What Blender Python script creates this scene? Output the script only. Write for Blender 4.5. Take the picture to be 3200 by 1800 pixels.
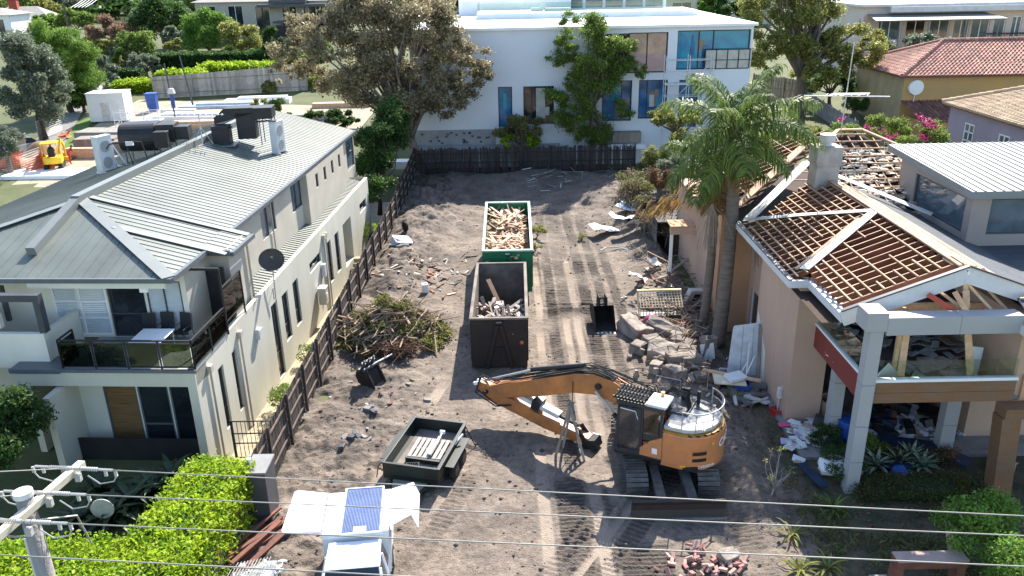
import bpy, bmesh, math, random
import numpy as np
from mathutils import Vector, Matrix, Euler
R_=math.radians
for o in list(bpy.data.objects): bpy.data.objects.remove(o)
sc=bpy.context.scene; col=sc.collection
# ---------------------------------------------------------------- camera, sky, sun, exposure
CAMH=16.5; TH=R_(21.4); RO=R_(1.1)
cam=bpy.data.cameras.new('camera'); cam.sensor_width=36; cam.lens=28.46; cam.clip_start=.5; cam.clip_end=3000
co=bpy.data.objects.new('camera',cam); col.objects.link(co); sc.camera=co
vF=Vector((0,math.cos(TH),-math.sin(TH))); vR0=Vector((1,0,0)); vU0=Vector((0,math.sin(TH),math.cos(TH)))
vR=vR0*math.cos(RO)-vU0*math.sin(RO); vU=vU0*math.cos(RO)+vR0*math.sin(RO)
m=Matrix((vR,vU,-vF)).transposed().to_4x4(); m.translation=(0,0,CAMH); co.matrix_world=m
SUN_EL=R_(42); SUN_AZ=R_(17)       # azimuth clockwise from +Y
sd=Vector((math.sin(SUN_AZ)*math.cos(SUN_EL),math.cos(SUN_AZ)*math.cos(SUN_EL),math.sin(SUN_EL)))
w=bpy.data.worlds.new('World'); sc.world=w; w.use_nodes=True
nt=w.node_tree; bg=nt.nodes['Background']; sky=nt.nodes.new('ShaderNodeTexSky'); sky.sky_type='NISHITA'
sky.sun_disc=False; sky.sun_elevation=SUN_EL; sky.sun_rotation=SUN_AZ; sky.altitude=20; sky.air_density=1; sky.dust_density=.6
nt.links.new(sky.outputs[0],bg.inputs[0]); bg.inputs[1].default_value=.125
sl=bpy.data.lights.new('sun','SUN'); sl.energy=4.6; sl.angle=R_(.53); sl.color=(1,.94,.84)
so=bpy.data.objects.new('sun',sl); col.objects.link(so); so.rotation_euler=sd.to_track_quat('Z','Y').to_euler(); so.location=(20,60,80)
sc.view_settings.view_transform='Standard'; sc.view_settings.look='None'; sc.view_settings.exposure=1.55; sc.view_settings.gamma=1
sc.render.engine='CYCLES'; sc.render.resolution_x=1024; sc.render.resolution_y=576
sc.cycles.max_bounces=6; sc.cycles.diffuse_bounces=3; sc.cycles.glossy_bounces=3; sc.cycles.transmission_bounces=5; sc.cycles.transparent_max_bounces=8
# ---------------------------------------------------------------- measuring: survey ray through a photo point (2576-wide scale)
KS=3200/2576
def ray(u,v): return vF+vR*((u*KS-1600)/2530)-vU*((v*KS-900)/2530)
def g(u,v,z=0.):
    d=ray(u,v); return Vector((0,0,CAMH))+d*((z-CAMH)/d.z)
def yv(u,v,y):
    d=ray(u,v); return Vector((0,0,CAMH))+d*(y/d.y)
def tz(x,y):
    return max(0.,y-70)*.05 if y<330 else 13.
def gt(u,v,dz=0):
    p=g(u,v,dz)
    for _ in range(12): p=g(u,v,.5*p.z+.5*(tz(p.x,p.y)+dz))
    return p
# ---------------------------------------------------------------- materials
def mat(name,c,rough=.8,metal=0,var=.12,scale=2.,c2=None,bump=0,bscale=20.,island=0,spec=.4,trans=0,det=5,streak=0):
    M=bpy.data.materials.new(name); M.use_nodes=True; N=M.node_tree.nodes; K=M.node_tree.links
    b=N['Principled BSDF']; b.inputs['Roughness'].default_value=rough; b.inputs['Metallic'].default_value=metal
    b.inputs['Specular IOR Level'].default_value=spec
    tc=N.new('ShaderNodeTexCoord'); src=tc.outputs['Object']
    n=N.new('ShaderNodeTexNoise'); n.inputs['Scale'].default_value=scale; n.inputs['Detail'].default_value=det; n.inputs['Roughness'].default_value=.62
    if streak:
        mp=N.new('ShaderNodeMapping'); mp.inputs['Scale'].default_value=(1,1,streak); K.new(src,mp.inputs[0]); K.new(mp.outputs[0],n.inputs[0])
    else: K.new(src,n.inputs[0])
    rp=N.new('ShaderNodeValToRGB'); K.new(n.outputs['Fac'],rp.inputs[0])
    c=tuple(c[:3]); d=tuple(c2) if c2 else tuple(x*(1-var*1.6) for x in c); e=c if c2 else tuple(min(1,x*(1+var)) for x in c)
    rp.color_ramp.elements[0].position=.32; rp.color_ramp.elements[1].position=.68
    rp.color_ramp.elements[0].color=(*d,1); rp.color_ramp.elements[1].color=(*e,1)
    out=rp.outputs[0]
    if island:
        ge=N.new('ShaderNodeNewGeometry'); hs=N.new('ShaderNodeHueSaturation')
        mr=N.new('ShaderNodeMapRange'); mr.inputs[3].default_value=1-island; mr.inputs[4].default_value=1+island
        K.new(ge.outputs['Random Per Island'],mr.inputs[0]); K.new(mr.outputs[0],hs.inputs['Value'])
        mr2=N.new('ShaderNodeMapRange'); mr2.inputs[3].default_value=.5-.035*min(1,island*2); mr2.inputs[4].default_value=.5+.02*min(1,island*2)
        ma=N.new('ShaderNodeMath'); ma.operation='FRACT'; mb_=N.new('ShaderNodeMath'); mb_.operation='MULTIPLY'; mb_.inputs[1].default_value=7.3
        K.new(ge.outputs['Random Per Island'],mb_.inputs[0]); K.new(mb_.outputs[0],ma.inputs[0]); K.new(ma.outputs[0],mr2.inputs[0]); K.new(mr2.outputs[0],hs.inputs['Hue'])
        K.new(out,hs.inputs['Color']); out=hs.outputs[0]
    K.new(out,b.inputs['Base Color'])
    if bump:
        n2=N.new('ShaderNodeTexNoise'); n2.inputs['Scale'].default_value=bscale; n2.inputs['Detail'].default_value=6; K.new(src,n2.inputs[0])
        bp=N.new('ShaderNodeBump'); bp.inputs['Strength'].default_value=bump; bp.inputs['Distance'].default_value=.05
        K.new(n2.outputs['Fac'],bp.inputs['Height']); K.new(bp.outputs[0],b.inputs['Normal'])
    if trans:
        ts=N.new('ShaderNodeBsdfTranslucent'); K.new(out,ts.inputs[0]); mx=N.new('ShaderNodeMixShader'); mx.inputs[0].default_value=trans
        K.new(b.outputs[0],mx.inputs[1]); K.new(ts.outputs[0],mx.inputs[2]); K.new(mx.outputs[0],N['Material Output'].inputs[0])
    return M
def glass(name,tint,fac=.6,rough=.03):
    M=bpy.data.materials.new(name); M.use_nodes=True; N=M.node_tree.nodes; K=M.node_tree.links
    t=N.new('ShaderNodeBsdfTransparent'); t.inputs[0].default_value=(*tint,1); gl=N.new('ShaderNodeBsdfGlossy'); gl.inputs['Roughness'].default_value=rough
    lw=N.new('ShaderNodeLayerWeight'); lw.inputs[0].default_value=.35; mx=N.new('ShaderNodeMixShader')
    ad=N.new('ShaderNodeMath'); ad.operation='MULTIPLY_ADD'; ad.inputs[1].default_value=fac; ad.inputs[2].default_value=.05
    K.new(lw.outputs['Fresnel'],ad.inputs[0]); K.new(ad.outputs[0],mx.inputs[0]); K.new(t.outputs[0],mx.inputs[1]); K.new(gl.outputs[0],mx.inputs[2])
    K.new(mx.outputs[0],N['Material Output'].inputs[0]); return M
def windowmat(name,c,rough=.06):
    return mat(name,c,rough,0,.25,.7,spec=.9)
m_cream=mat('cream_render',(.53,.505,.42),.85,var=.06,scale=.6,bump=.15,bscale=60,streak=.25)
m_creamd=mat('pale_render',(.68,.66,.57),.85,var=.05,scale=.6,bump=.1,bscale=60)
m_taupe=mat('taupe_render',(.45,.41,.34),.85,var=.06,scale=.8,bump=.1,bscale=60)
m_rmetal=mat('grey_green_roof_steel',(.118,.134,.116),.48,.0,.18,.35,spec=.6)
m_rmetal2=mat('roof_flashing_steel',(.165,.178,.17),.48,.0,.06,1.2,spec=.6)
m_gutter=mat('slate_gutter',(.11,.125,.135),.45,var=.1)
m_black=mat('matt_black_steel',(.018,.018,.02),.5,var=.2,scale=1.5)
m_dkgrey=mat('charcoal_metal',(.06,.065,.075),.45,var=.15)
m_white=mat('white_paint',(.80,.80,.79),.5,var=.05,scale=1)
m_whited=mat('scuffed_white',(.72,.71,.68),.6,c2=(.50,.48,.44),scale=3.5,det=8)
m_winD=windowmat('dark_window_glass',(.02,.026,.032))
m_winB=windowmat('grey_blue_window',(.10,.14,.17))
m_blue=mat('blue_film_glass',(.02,.17,.38),.15,c2=(.012,.05,.13),scale=.9,spec=.8)
m_teal=mat('teal_film_glass',(.015,.30,.40),.15,c2=(.015,.16,.32),scale=1,spec=.8)
m_blind=mat('white_shutter',(.58,.63,.66),.6,var=.05)
m_timberblind=mat('timber_blind',(.20,.11,.045),.6,var=.3,scale=1,streak=30)
m_wood=mat('fresh_timber',(.66,.47,.29),.75,c2=(.48,.30,.16),scale=4,island=.22)
m_batt=mat('roof_batten_timber',(.60,.42,.27),.8,c2=(.30,.18,.11),scale=1.3,island=.2)
m_raft=mat('aged_rafter_timber',(.22,.085,.04),.85,c2=(.11,.045,.025),scale=2,island=.2)
m_oldwood=mat('weathered_timber',(.30,.26,.22),.9,c2=(.17,.14,.12),scale=3,island=.2,streak=.2)
m_fenced=mat('dark_paling',(.06,.046,.038),.9,c2=(.026,.02,.018),scale=2.2,island=.35,streak=.2)
m_fencerail=mat('fence_rail_timber',(.19,.145,.115),.9,c2=(.10,.078,.063),scale=3,island=.2)
m_stainwood=mat('peeling_stained_timber',(.21,.095,.035),.7,c2=(.19,.125,.085),scale=1.6,det=9,streak=5)
m_redwood=mat('red_brown_timber',(.22,.09,.05),.8,c2=(.10,.05,.035),scale=2,island=.25)
m_tan=mat('tan_render',(.50,.34,.25),.9,var=.07,scale=.5,bump=.15,bscale=40,streak=.3)
m_tan2=mat('orange_tan_render',(.50,.29,.17),.9,var=.1,scale=.6,bump=.15,bscale=40)
m_panel=mat('grey_cladding',(.36,.355,.355),.45,var=.03,scale=.6)
m_redpan=mat('maroon_panel',(.20,.035,.03),.55,var=.06)
m_fascia=mat('white_fascia',(.62,.62,.62),.6,var=.05)
m_conc=mat('grey_concrete',(.28,.265,.245),.9,c2=(.18,.17,.155),scale=3,bump=.5,bscale=14)
m_rubble=mat('broken_concrete',(.36,.31,.26),.95,c2=(.15,.128,.11),scale=1.4,bump=.7,bscale=9,island=.15)
m_brick=mat('broken_red_brick',(.45,.20,.14),.9,c2=(.34,.22,.18),scale=4,island=.35)
m_orange=mat('excavator_orange',(.62,.205,.06),.45,c2=(.44,.19,.085),scale=3.4,det=10,spec=.5)
m_orangeb=mat('worn_orange_boom',(.52,.19,.05),.5,c2=(.26,.105,.04),scale=1.6,det=8,spec=.5)
m_steel=mat('bare_steel',(.35,.34,.33),.4,.5,.2,4)
m_track=mat('dusty_track_steel',(.15,.14,.13),.6,.2,c2=(.08,.07,.065),scale=4)
m_rust=mat('rusty_dark_steel',(.032,.023,.019),.8,c2=(.014,.012,.012),scale=1.6,det=9)
m_rustin=mat('scraped_bin_steel',(.22,.18,.15),.8,c2=(.09,.07,.058),scale=1.3,det=8)
m_green=mat('green_bin_paint',(.008,.15,.065),.5,c2=(.008,.11,.05),scale=1.2)
m_greenrim=mat('pale_green_rim',(.36,.50,.42),.55,var=.15,scale=4)
m_trailer=mat('dark_green_trailer_paint',(.015,.022,.020),.45,var=.25,scale=2)
m_rubber=mat('black_rubber',(.02,.02,.02),.85,var=.3,scale=5)
m_alu=mat('aluminium',(.52,.51,.49),.38,.4,.15,5)
m_solar=mat('solar_cells',(.018,.04,.14),.2,var=.2,spec=.8)
m_grey=mat('mid_grey_plastic',(.30,.31,.31),.6,var=.1)
m_greyl=mat('light_grey_paint',(.55,.56,.56),.5,var=.08)
m_yel=mat('yellow_paint',(.75,.45,.02),.5,var=.1)
m_red=mat('red_plastic',(.55,.03,.03),.5,var=.1)
m_pink=mat('pink_card',(.75,.10,.22),.7,var=.05)
m_bluep=mat('blue_plastic',(.02,.075,.30),.5,var=.1)
m_navy=mat('navy_panel',(.014,.032,.075),.5,var=.3)
m_card=mat('cardboard',(.38,.27,.17),.9,var=.1)
m_bark=mat('grey_bark',(.17,.14,.12),.95,c2=(.08,.065,.055),scale=6,bump=.6,bscale=14,streak=.25)
m_barkd=mat('dark_bark',(.10,.07,.055),.95,c2=(.045,.035,.03),scale=6,bump=.6,bscale=14)
def leafm(name,c,c2,isl=.4,tr=.3,sc_=.5,rough=.5):
    c=tuple(x*1.3 for x in c); c2=tuple(x*1.3 for x in c2); tr=min(.55,tr+.17)
    return mat(name,c,rough,c2=c2,scale=sc_,island=isl,trans=tr,spec=.2)
lf_lime=leafm('lime_hedge_leaf',(.29,.39,.025),(.14,.25,.016),.35,.35,1.2)
lf_olive=leafm('olive_brown_leaf',(.27,.235,.13),(.19,.168,.105),.4,.25,.35)
lf_mid=leafm('mid_green_leaf',(.16,.23,.05),(.085,.14,.03),.4)
lf_dark=leafm('dark_green_leaf',(.055,.11,.026),(.028,.062,.018),.4)
lf_grey=leafm('grey_green_leaf',(.17,.20,.14),(.10,.13,.085),.35,.2)
lf_conif=leafm('conifer_needle',(.15,.25,.04),(.065,.13,.025),.35)
lf_yel=leafm('yellow_green_leaf',(.25,.26,.075),(.15,.165,.045),.4,.3,.5)
lf_palm=leafm('palm_leaflet',(.135,.19,.042),(.055,.095,.022),.4,.25,.6,.5)
lf_palmd=leafm('dead_palm_leaflet',(.24,.15,.055),(.13,.08,.035),.35,.2)
lf_pink=leafm('magenta_bract',(.40,.035,.15),(.30,.03,.12),.3,.3)
lf_dry=leafm('dry_leaf',(.20,.11,.05),(.10,.055,.03),.4,.1)
lf_brush=leafm('cut_brush_leaf',(.17,.19,.055),(.11,.10,.045),.4,.25,1)
# ---------------------------------------------------------------- mesh builder
class MB:
    def __init__(s,M=None): s.v=[]; s.f=[]; s.mi=[]; s.k=0; s.M=M
    def mt(s,k): s.k=k; return s
    def add(s,vs,fs):
        b=len(s.v)
        if s.M is not None: vs=[s.M@Vector(p) for p in vs]
        s.v.extend([tuple(p) for p in vs]); s.f.extend([tuple(b+i for i in f) for f in fs]); s.mi.extend([s.k]*len(fs)); return s
    def bx(s,x0,x1,y0,y1,z0,z1):
        return s.add([(x,y,z) for z in (z0,z1) for y in (y0,y1) for x in (x0,x1)],[(0,2,3,1),(4,5,7,6),(0,1,5,4),(2,6,7,3),(0,4,6,2),(1,3,7,5)])
    def box(s,c,sz,rot=(0,0,0)):
        E_=Euler(rot).to_matrix(); c=Vector(c); h=[q/2 for q in sz]
        return s.add([c+E_@Vector((x*h[0],y*h[1],z*h[2])) for z in (-1,1) for y in (-1,1) for x in (-1,1)],[(0,2,3,1),(4,5,7,6),(0,1,5,4),(2,6,7,3),(0,4,6,2),(1,3,7,5)])
    def beam(s,p,q,w,h,up=(0,0,1),off=0):
        p=Vector(p); q=Vector(q); d=(q-p).normalized(); up=Vector(up)
        sx=d.cross(up)
        if sx.length<1e-4: sx=d.cross(Vector((0,1,0)))
        sx.normalize(); uz=sx.cross(d).normalized(); o=uz*off
        vs=[a+o+sx*(i*w/2)+uz*(j*h/2) for a in (p,q) for j in (-1,1) for i in (-1,1)]
        return s.add(vs,[(0,1,3,2),(4,6,7,5),(0,4,5,1),(2,3,7,6),(0,2,6,4),(1,5,7,3)])
    def tube(s,pts,r,n=8,cap=True):
        pts=[Vector(p) for p in pts]; L=len(pts); rs=r if isinstance(r,(list,tuple)) else [r]*L
        vs=[];fs=[];prev=None
        for i,p in enumerate(pts):
            d=(pts[min(i+1,L-1)]-pts[max(i-1,0)])
            if d.length<1e-6: d=Vector((0,0,1))
            d.normalize()
            a=prev if prev is not None else (Vector((0,0,1)) if abs(d.z)<.9 else Vector((1,0,0)))
            x=(a-d*a.dot(d))
            if x.length<1e-4: x=d.orthogonal()
            x.normalize(); prev=x; y=d.cross(x)
            for j in range(n):
                t=2*math.pi*j/n; vs.append(p+(x*math.cos(t)+y*math.sin(t))*rs[i])
        for i in range(L-1):
            for j in range(n):
                k=(j+1)%n; fs.append((i*n+j,i*n+k,(i+1)*n+k,(i+1)*n+j))
        if cap: fs.append(tuple(range(n))[::-1]); fs.append(tuple((L-1)*n+j for j in range(n)))
        return s.add(vs,fs)
    def poly(s,pts): return s.add(pts,[tuple(range(len(pts)))])
    def ext(s,pts,vec):
        n=len(pts); vec=Vector(vec); a=[Vector(p) for p in pts]; vs=a+[p+vec for p in a]
        fs=[tuple(range(n))[::-1],tuple(range(n,2*n))]+[(i,(i+1)%n,n+(i+1)%n,n+i) for i in range(n)]
        return s.add(vs,fs)
    def slab(s,pts,t):
        a=[Vector(p) for p in pts]; nn=(a[1]-a[0]).cross(a[2]-a[0]).normalized(); return s.ext([p-nn*t for p in a],nn*t)
    def ball(s,c,r,n=8,mrg=5,jit=0,rnd=None):
        c=Vector(c); r=(r,r,r) if isinstance(r,(int,float)) else r; vs=[];fs=[]
        for i in range(mrg+1):
            ph=math.pi*i/mrg
            for j in range(n):
                t=2*math.pi*j/n; k=1+(rnd.uniform(-jit,jit) if rnd else 0)
                vs.append(c+Vector((math.sin(ph)*math.cos(t)*r[0]*k,math.sin(ph)*math.sin(t)*r[1]*k,math.cos(ph)*r[2]*k)))
        for i in range(mrg):
            for j in range(n):
                k=(j+1)%n; fs.append((i*n+j,(i+1)*n+j,(i+1)*n+k,i*n+k))
        return s.add(vs,fs)
    def grid(s,fn,nu,nv):
        vs=[fn(i/nu,j/nv) for j in range(nv+1) for i in range(nu+1)]
        return s.add(vs,[(j*(nu+1)+i,j*(nu+1)+i+1,(j+1)*(nu+1)+i+1,(j+1)*(nu+1)+i) for j in range(nv) for i in range(nu)])
    def build(s,name,mats,parent=None,smooth=False,bevel=0):
        me=bpy.data.meshes.new(name); me.from_pydata(s.v,[],s.f)
        for M in (mats if isinstance(mats,(list,tuple)) else [mats]): me.materials.append(M)
        if any(s.mi): me.polygons.foreach_set('material_index',s.mi)
        if smooth: me.polygons.foreach_set('use_smooth',[True]*len(s.f))
        me.update(); o=bpy.data.objects.new(name,me); col.objects.link(o)
        if parent: o.parent=parent
        if bevel:
            b=o.modifiers.new('bevel','BEVEL'); b.width=bevel; b.segments=2; b.limit_method='ANGLE'
            if smooth is None: pass
        return o
def tag(o,label=None,cat=None,group=None,kind=None):
    if label: o['label']=label
    if cat: o['category']=cat
    if group: o['group']=group
    if kind: o['kind']=kind
    return o
def E(name,label,cat,loc=(0,0,0),rz=0,group=None):
    o=bpy.data.objects.new(name,None); o.empty_display_size=.2; o.location=loc; o.rotation_euler=(0,0,rz); col.objects.link(o); return tag(o,label,cat,group)
def dup(r,loc=None,rot=None,scale=None,label=None):
    c=r.copy(); col.objects.link(c)
    if loc is not None: c.location=loc
    if rot is not None: c.rotation_euler=rot
    if scale is not None: c.scale=scale if isinstance(scale,(tuple,list)) else (scale,)*3
    if label: c['label']=label
    for ch in [x for x in r.children]:
        d=ch.copy(); col.objects.link(d); d.parent=c
        for g2 in list(ch.children):
            e=g2.copy(); col.objects.link(e); e.parent=d
    return c
def npmesh(name,V_,F_,M,parent=None,smooth=False):
    me=bpy.data.meshes.new(name); nv=len(V_); nf=len(F_); k=F_.shape[1]
    me.vertices.add(nv); me.vertices.foreach_set('co',V_.astype(np.float32).ravel())
    me.loops.add(nf*k); me.loops.foreach_set('vertex_index',F_.astype(np.int32).ravel())
    me.polygons.add(nf); me.polygons.foreach_set('loop_start',np.arange(0,nf*k,k,dtype=np.int32)); me.polygons.foreach_set('loop_total',np.full(nf,k,dtype=np.int32))
    if smooth: me.polygons.foreach_set('use_smooth',np.ones(nf,dtype=bool))
    me.update(calc_edges=True); me.materials.append(M)
    o=bpy.data.objects.new(name,me); col.objects.link(o)
    if parent: o.parent=parent
    return o
def leafquads(P,size,rng,up=.4,asp=.5,fold=.25,dirs=None):
    n=len(P); nrm=rng.normal(size=(n,3)); nrm[:,2]+=up*2; nrm/=np.linalg.norm(nrm,axis=1)[:,None]
    t=rng.normal(size=(n,3)) if dirs is None else dirs+rng.normal(size=(n,3))*.25
    t-=nrm*(t*nrm).sum(1)[:,None]; t/=np.linalg.norm(t,axis=1)[:,None]+1e-9; b=np.cross(nrm,t)
    L=size*rng.uniform(.6,1.35,(n,1)); W=L*asp*rng.uniform(.7,1.2,(n,1))
    v0=P-t*L*.5; v2=P+t*L*.5-nrm*L*fold*.5; v1=P+b*W*.5+nrm*L*fold*.3; v3=P-b*W*.5+nrm*L*fold*.3
    V_=np.stack([v0,v1,v2,v3],1).reshape(-1,3); F_=np.arange(4*n).reshape(n,4); return V_,F_
def clumppts(cl,n,rng,shell=.55):
    C=np.array([c[:3] for c in cl],float); Rr=np.array([c[3] if np.ndim(c[3])==0 else 0 for c in cl],float)
    Rx=np.array([(c[3],c[3],c[3]*(c[4] if len(c)>4 else .8)) for c in cl],float)
    wgt=Rr**2; idx=rng.choice(len(cl),n,p=wgt/wgt.sum())
    d=rng.normal(size=(n,3)); d/=np.linalg.norm(d,axis=1)[:,None]; rad=(shell+(1-shell)*rng.random((n,1)))*(1+.12*rng.normal(size=(n,1)))
    return C[idx]+d*rad*Rx[idx]
def crown_clumps(c,r,n,cr,rng,hollow=.45,low=-.6):
    out=[]
    while len(out)<n:
        d=rng.normal(size=3); d/=np.linalg.norm(d)
        if d[2]<low: continue
        k=hollow+(1-hollow)*rng.random()**.6
        out.append((c[0]+d[0]*r[0]*k,c[1]+d[1]*r[1]*k,c[2]+d[2]*r[2]*k,cr*rng.uniform(.6,1.35),rng.uniform(.6,.9)))
    return out
def split(cl,k,f,seed,sp=.8):
    rd=random.Random(seed); out=[]
    for c in cl:
        for _ in range(k):
            d=Vector((rd.gauss(0,1),rd.gauss(0,1),rd.gauss(0,.8))).normalized()*c[3]*sp*rd.uniform(.5,1.05)
            out.append((c[0]+d.x,c[1]+d.y,c[2]+d.z,c[3]*f*rd.uniform(.65,1.35),rd.uniform(.55,.9)))
    return out
def tree(name,label,base,h,cc,cr,nclump,clr,nleaf,lsize,leaf,bark=None,trunk_r=.25,seed=1,cat='tree',group=None,limbs=14,asp=.5,up=.4,low=-.6,hollow=.45,lean=(0,0),extra=None,shell=.5,twigs=0,forks=None):
    """base world point; h = trunk fork height; cc crown centre offset; cr crown radii"""
    rng=np.random.default_rng(seed); rd=random.Random(seed); root=E(name,label,cat,base,0,group)
    cl=crown_clumps(cc,cr,nclump,clr,rng,hollow,low)
    if extra: cl+=extra
    tb=MB(); top=Vector((lean[0],lean[1],h))
    tb.tube([(0,0,-.2),(lean[0]*.25+rd.uniform(-.1,.1),lean[1]*.25,h*.35),(lean[0]*.65,lean[1]*.65+rd.uniform(-.1,.1),h*.7),top],[trunk_r*1.25,trunk_r,trunk_r*.85,trunk_r*.7],9)
    order=sorted(range(len(cl)),key=lambda i:-cl[i][3])
    for i in order[:limbs]:
        c=Vector(cl[i][:3]); s=Vector((0,0,h*.75)).lerp(top,1)+ (c-top)*0
        st=top*rd.uniform(.72,1.0); mid=st.lerp(c,.5)+Vector((rd.uniform(-.12,.12),rd.uniform(-.12,.12),rd.uniform(-.05,.15)))*(c-st).length
        tb.tube([st,st.lerp(mid,.55)+Vector((0,0,.05)),mid,c],[trunk_r*.5,trunk_r*.4,trunk_r*.26,trunk_r*.08],6)
        for _ in range(twigs):
            d=Vector((rd.gauss(0,1),rd.gauss(0,1),rd.gauss(.3,.8))).normalized()*cl[i][3]*rd.uniform(.8,1.25)
            q=mid.lerp(c,rd.uniform(.3,1)); tb.tube([q,q+d*.5+Vector((0,0,.1)),q+d],[trunk_r*.12,trunk_r*.08,trunk_r*.03],4,False)
    tb.build('trunk',bark or m_bark,root,True)
    P=clumppts(cl,nleaf,rng,shell); V_,F_=leafquads(P,lsize,rng,up,asp)
    npmesh('crown',V_,F_,leaf,root); return root
def hedge(name,label,poly,z0,z1,n,lsize,leaf,seed,cat='hedge',rough=.12,stem=True,zf=None,core=(.02,.045,.012)):
    """poly: list of convex quads in plan [(x,y)*4]; leaves on shell of the prism"""
    rng=np.random.default_rng(seed); cx=sum(p[0] for q in poly for p in q)/(4*len(poly)); cy=sum(p[1] for q in poly for p in q)/(4*len(poly))
    root=E(name,label,cat,(cx,cy,z0)); P=[]; cb=MB()
    ar=[]
    for q in poly:
        q=np.array(q); w_=np.linalg.norm(q[1]-q[0]); l_=np.linalg.norm(q[3]-q[0]); ar.append(w_*l_+2*(w_+l_)*(z1-z0)*.7)
    for q,a in zip(poly,ar):
        q=np.array(q,float); k=int(n*a/sum(ar)); w_=np.linalg.norm(q[1]-q[0]); l_=np.linalg.norm(q[3]-q[0]); hh=(z1-z0)
        s=rng.random(k); t=rng.random(k); zz=rng.random(k)**.7
        face=rng.choice(5,k,p=np.array([w_*l_,w_*hh*.7,w_*hh*.7,l_*hh*.7,l_*hh*.7])/(w_*l_+1.4*hh*(w_+l_)))
        zz=np.where(face==0,1,zz); t=np.where(face==1,0,np.where(face==2,1,t)); s=np.where(face==3,0,np.where(face==4,1,s))
        xy=(1-t)[:,None]*((1-s)[:,None]*q[0]+s[:,None]*q[1])+t[:,None]*((1-s)[:,None]*q[3]+s[:,None]*q[2])
        Z=z0+hh*zz; lump=.5*np.sin(xy[:,0]*3.1+xy[:,1]*1.7)+.5*np.sin(xy[:,0]*1.3-xy[:,1]*2.9+1)
        edge=np.minimum(np.minimum(s,1-s)*w_,np.minimum(t,1-t)*l_); Z=np.where(face==0,Z-.22*np.exp(-edge*3.5)+lump*rough,Z)
        p=np.stack([xy[:,0]-cx,xy[:,1]-cy,Z-z0],1)+rng.normal(size=(k,3))*np.array([rough,rough,rough*.8]); P.append(p)
        c=q.mean(0); qi=c+(q-c)*.86; cb.ext([(x-cx,y-cy,.0) for x,y in qi],(0,0,hh*.86))
    P=np.concatenate(P); V_,F_=leafquads(P,lsize,rng,.5,.55); npmesh('foliage',V_,F_,leaf,root)
    cb.build('shade_core',mat('hedge_shade_core',core,.95,var=.3,scale=4),root)  # solid dark block: the shade inside the hedge put into its colour
    return root
# ================================================================ ground
GC={}
def fbm(X,Y,scale,seed,octv=4):
    if seed not in GC:
        rng=np.random.default_rng(seed); GC[seed]=[rng.random((97,97)) for _ in range(5)]
    out=np.zeros_like(X); a=1.; tot=0
    for o in range(octv):
        G_=GC[seed][o]; x=X/scale*(2**o)+13.7*o; y=Y/scale*(2**o)+7.1*o
        xi=np.floor(x).astype(int); yi=np.floor(y).astype(int); fx=x-xi; fy=y-yi; fx=fx*fx*(3-2*fx); fy=fy*fy*(3-2*fy)
        a00=G_[xi%97,yi%97]; a10=G_[(xi+1)%97,yi%97]; a01=G_[xi%97,(yi+1)%97]; a11=G_[(xi+1)%97,(yi+1)%97]
        out+=a*((a00*(1-fx)+a10*fx)*(1-fy)+(a01*(1-fx)+a11*fx)*fy); tot+=a; a*=.5
    return out/tot-.5
STR=[(1.15,1.6,26,48,.9,-.5,0),(1.75,2.35,22,57,.02,1,0),(2.5,2.95,26,38,.9,-.5,0),(3.05,3.5,22,47,.9,-.5,0),(3.6,4.3,26,57,.02,1,0),(4.5,5.1,28,56,.02,.9,0),(5.3,5.9,30,50,.02,.7,0),(2.4,3.5,38,58,.35,.5,0),
 (.7,1.2,14,26,.9,-.5,.0),(1.3,2.3,14,24,.02,1,.0),(2.4,2.9,14,26,.9,-.5,.0),(3.0,4.6,13,20.5,.02,1,0),(4.8,6.6,13,19.5,.02,.9,.0),(6.7,7.6,13,30,.02,.6,0),
 (-2.6,-1.7,14,24,.02,.8,.62),(-1.5,-1.1,14,23,.9,-.4,.62),(-.9,-.1,14,24,.02,.8,.62),(-4.6,-3.8,17,26,.02,.5,.4),(-5.5,-4.9,22,31,.9,-.3,.25)]
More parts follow.
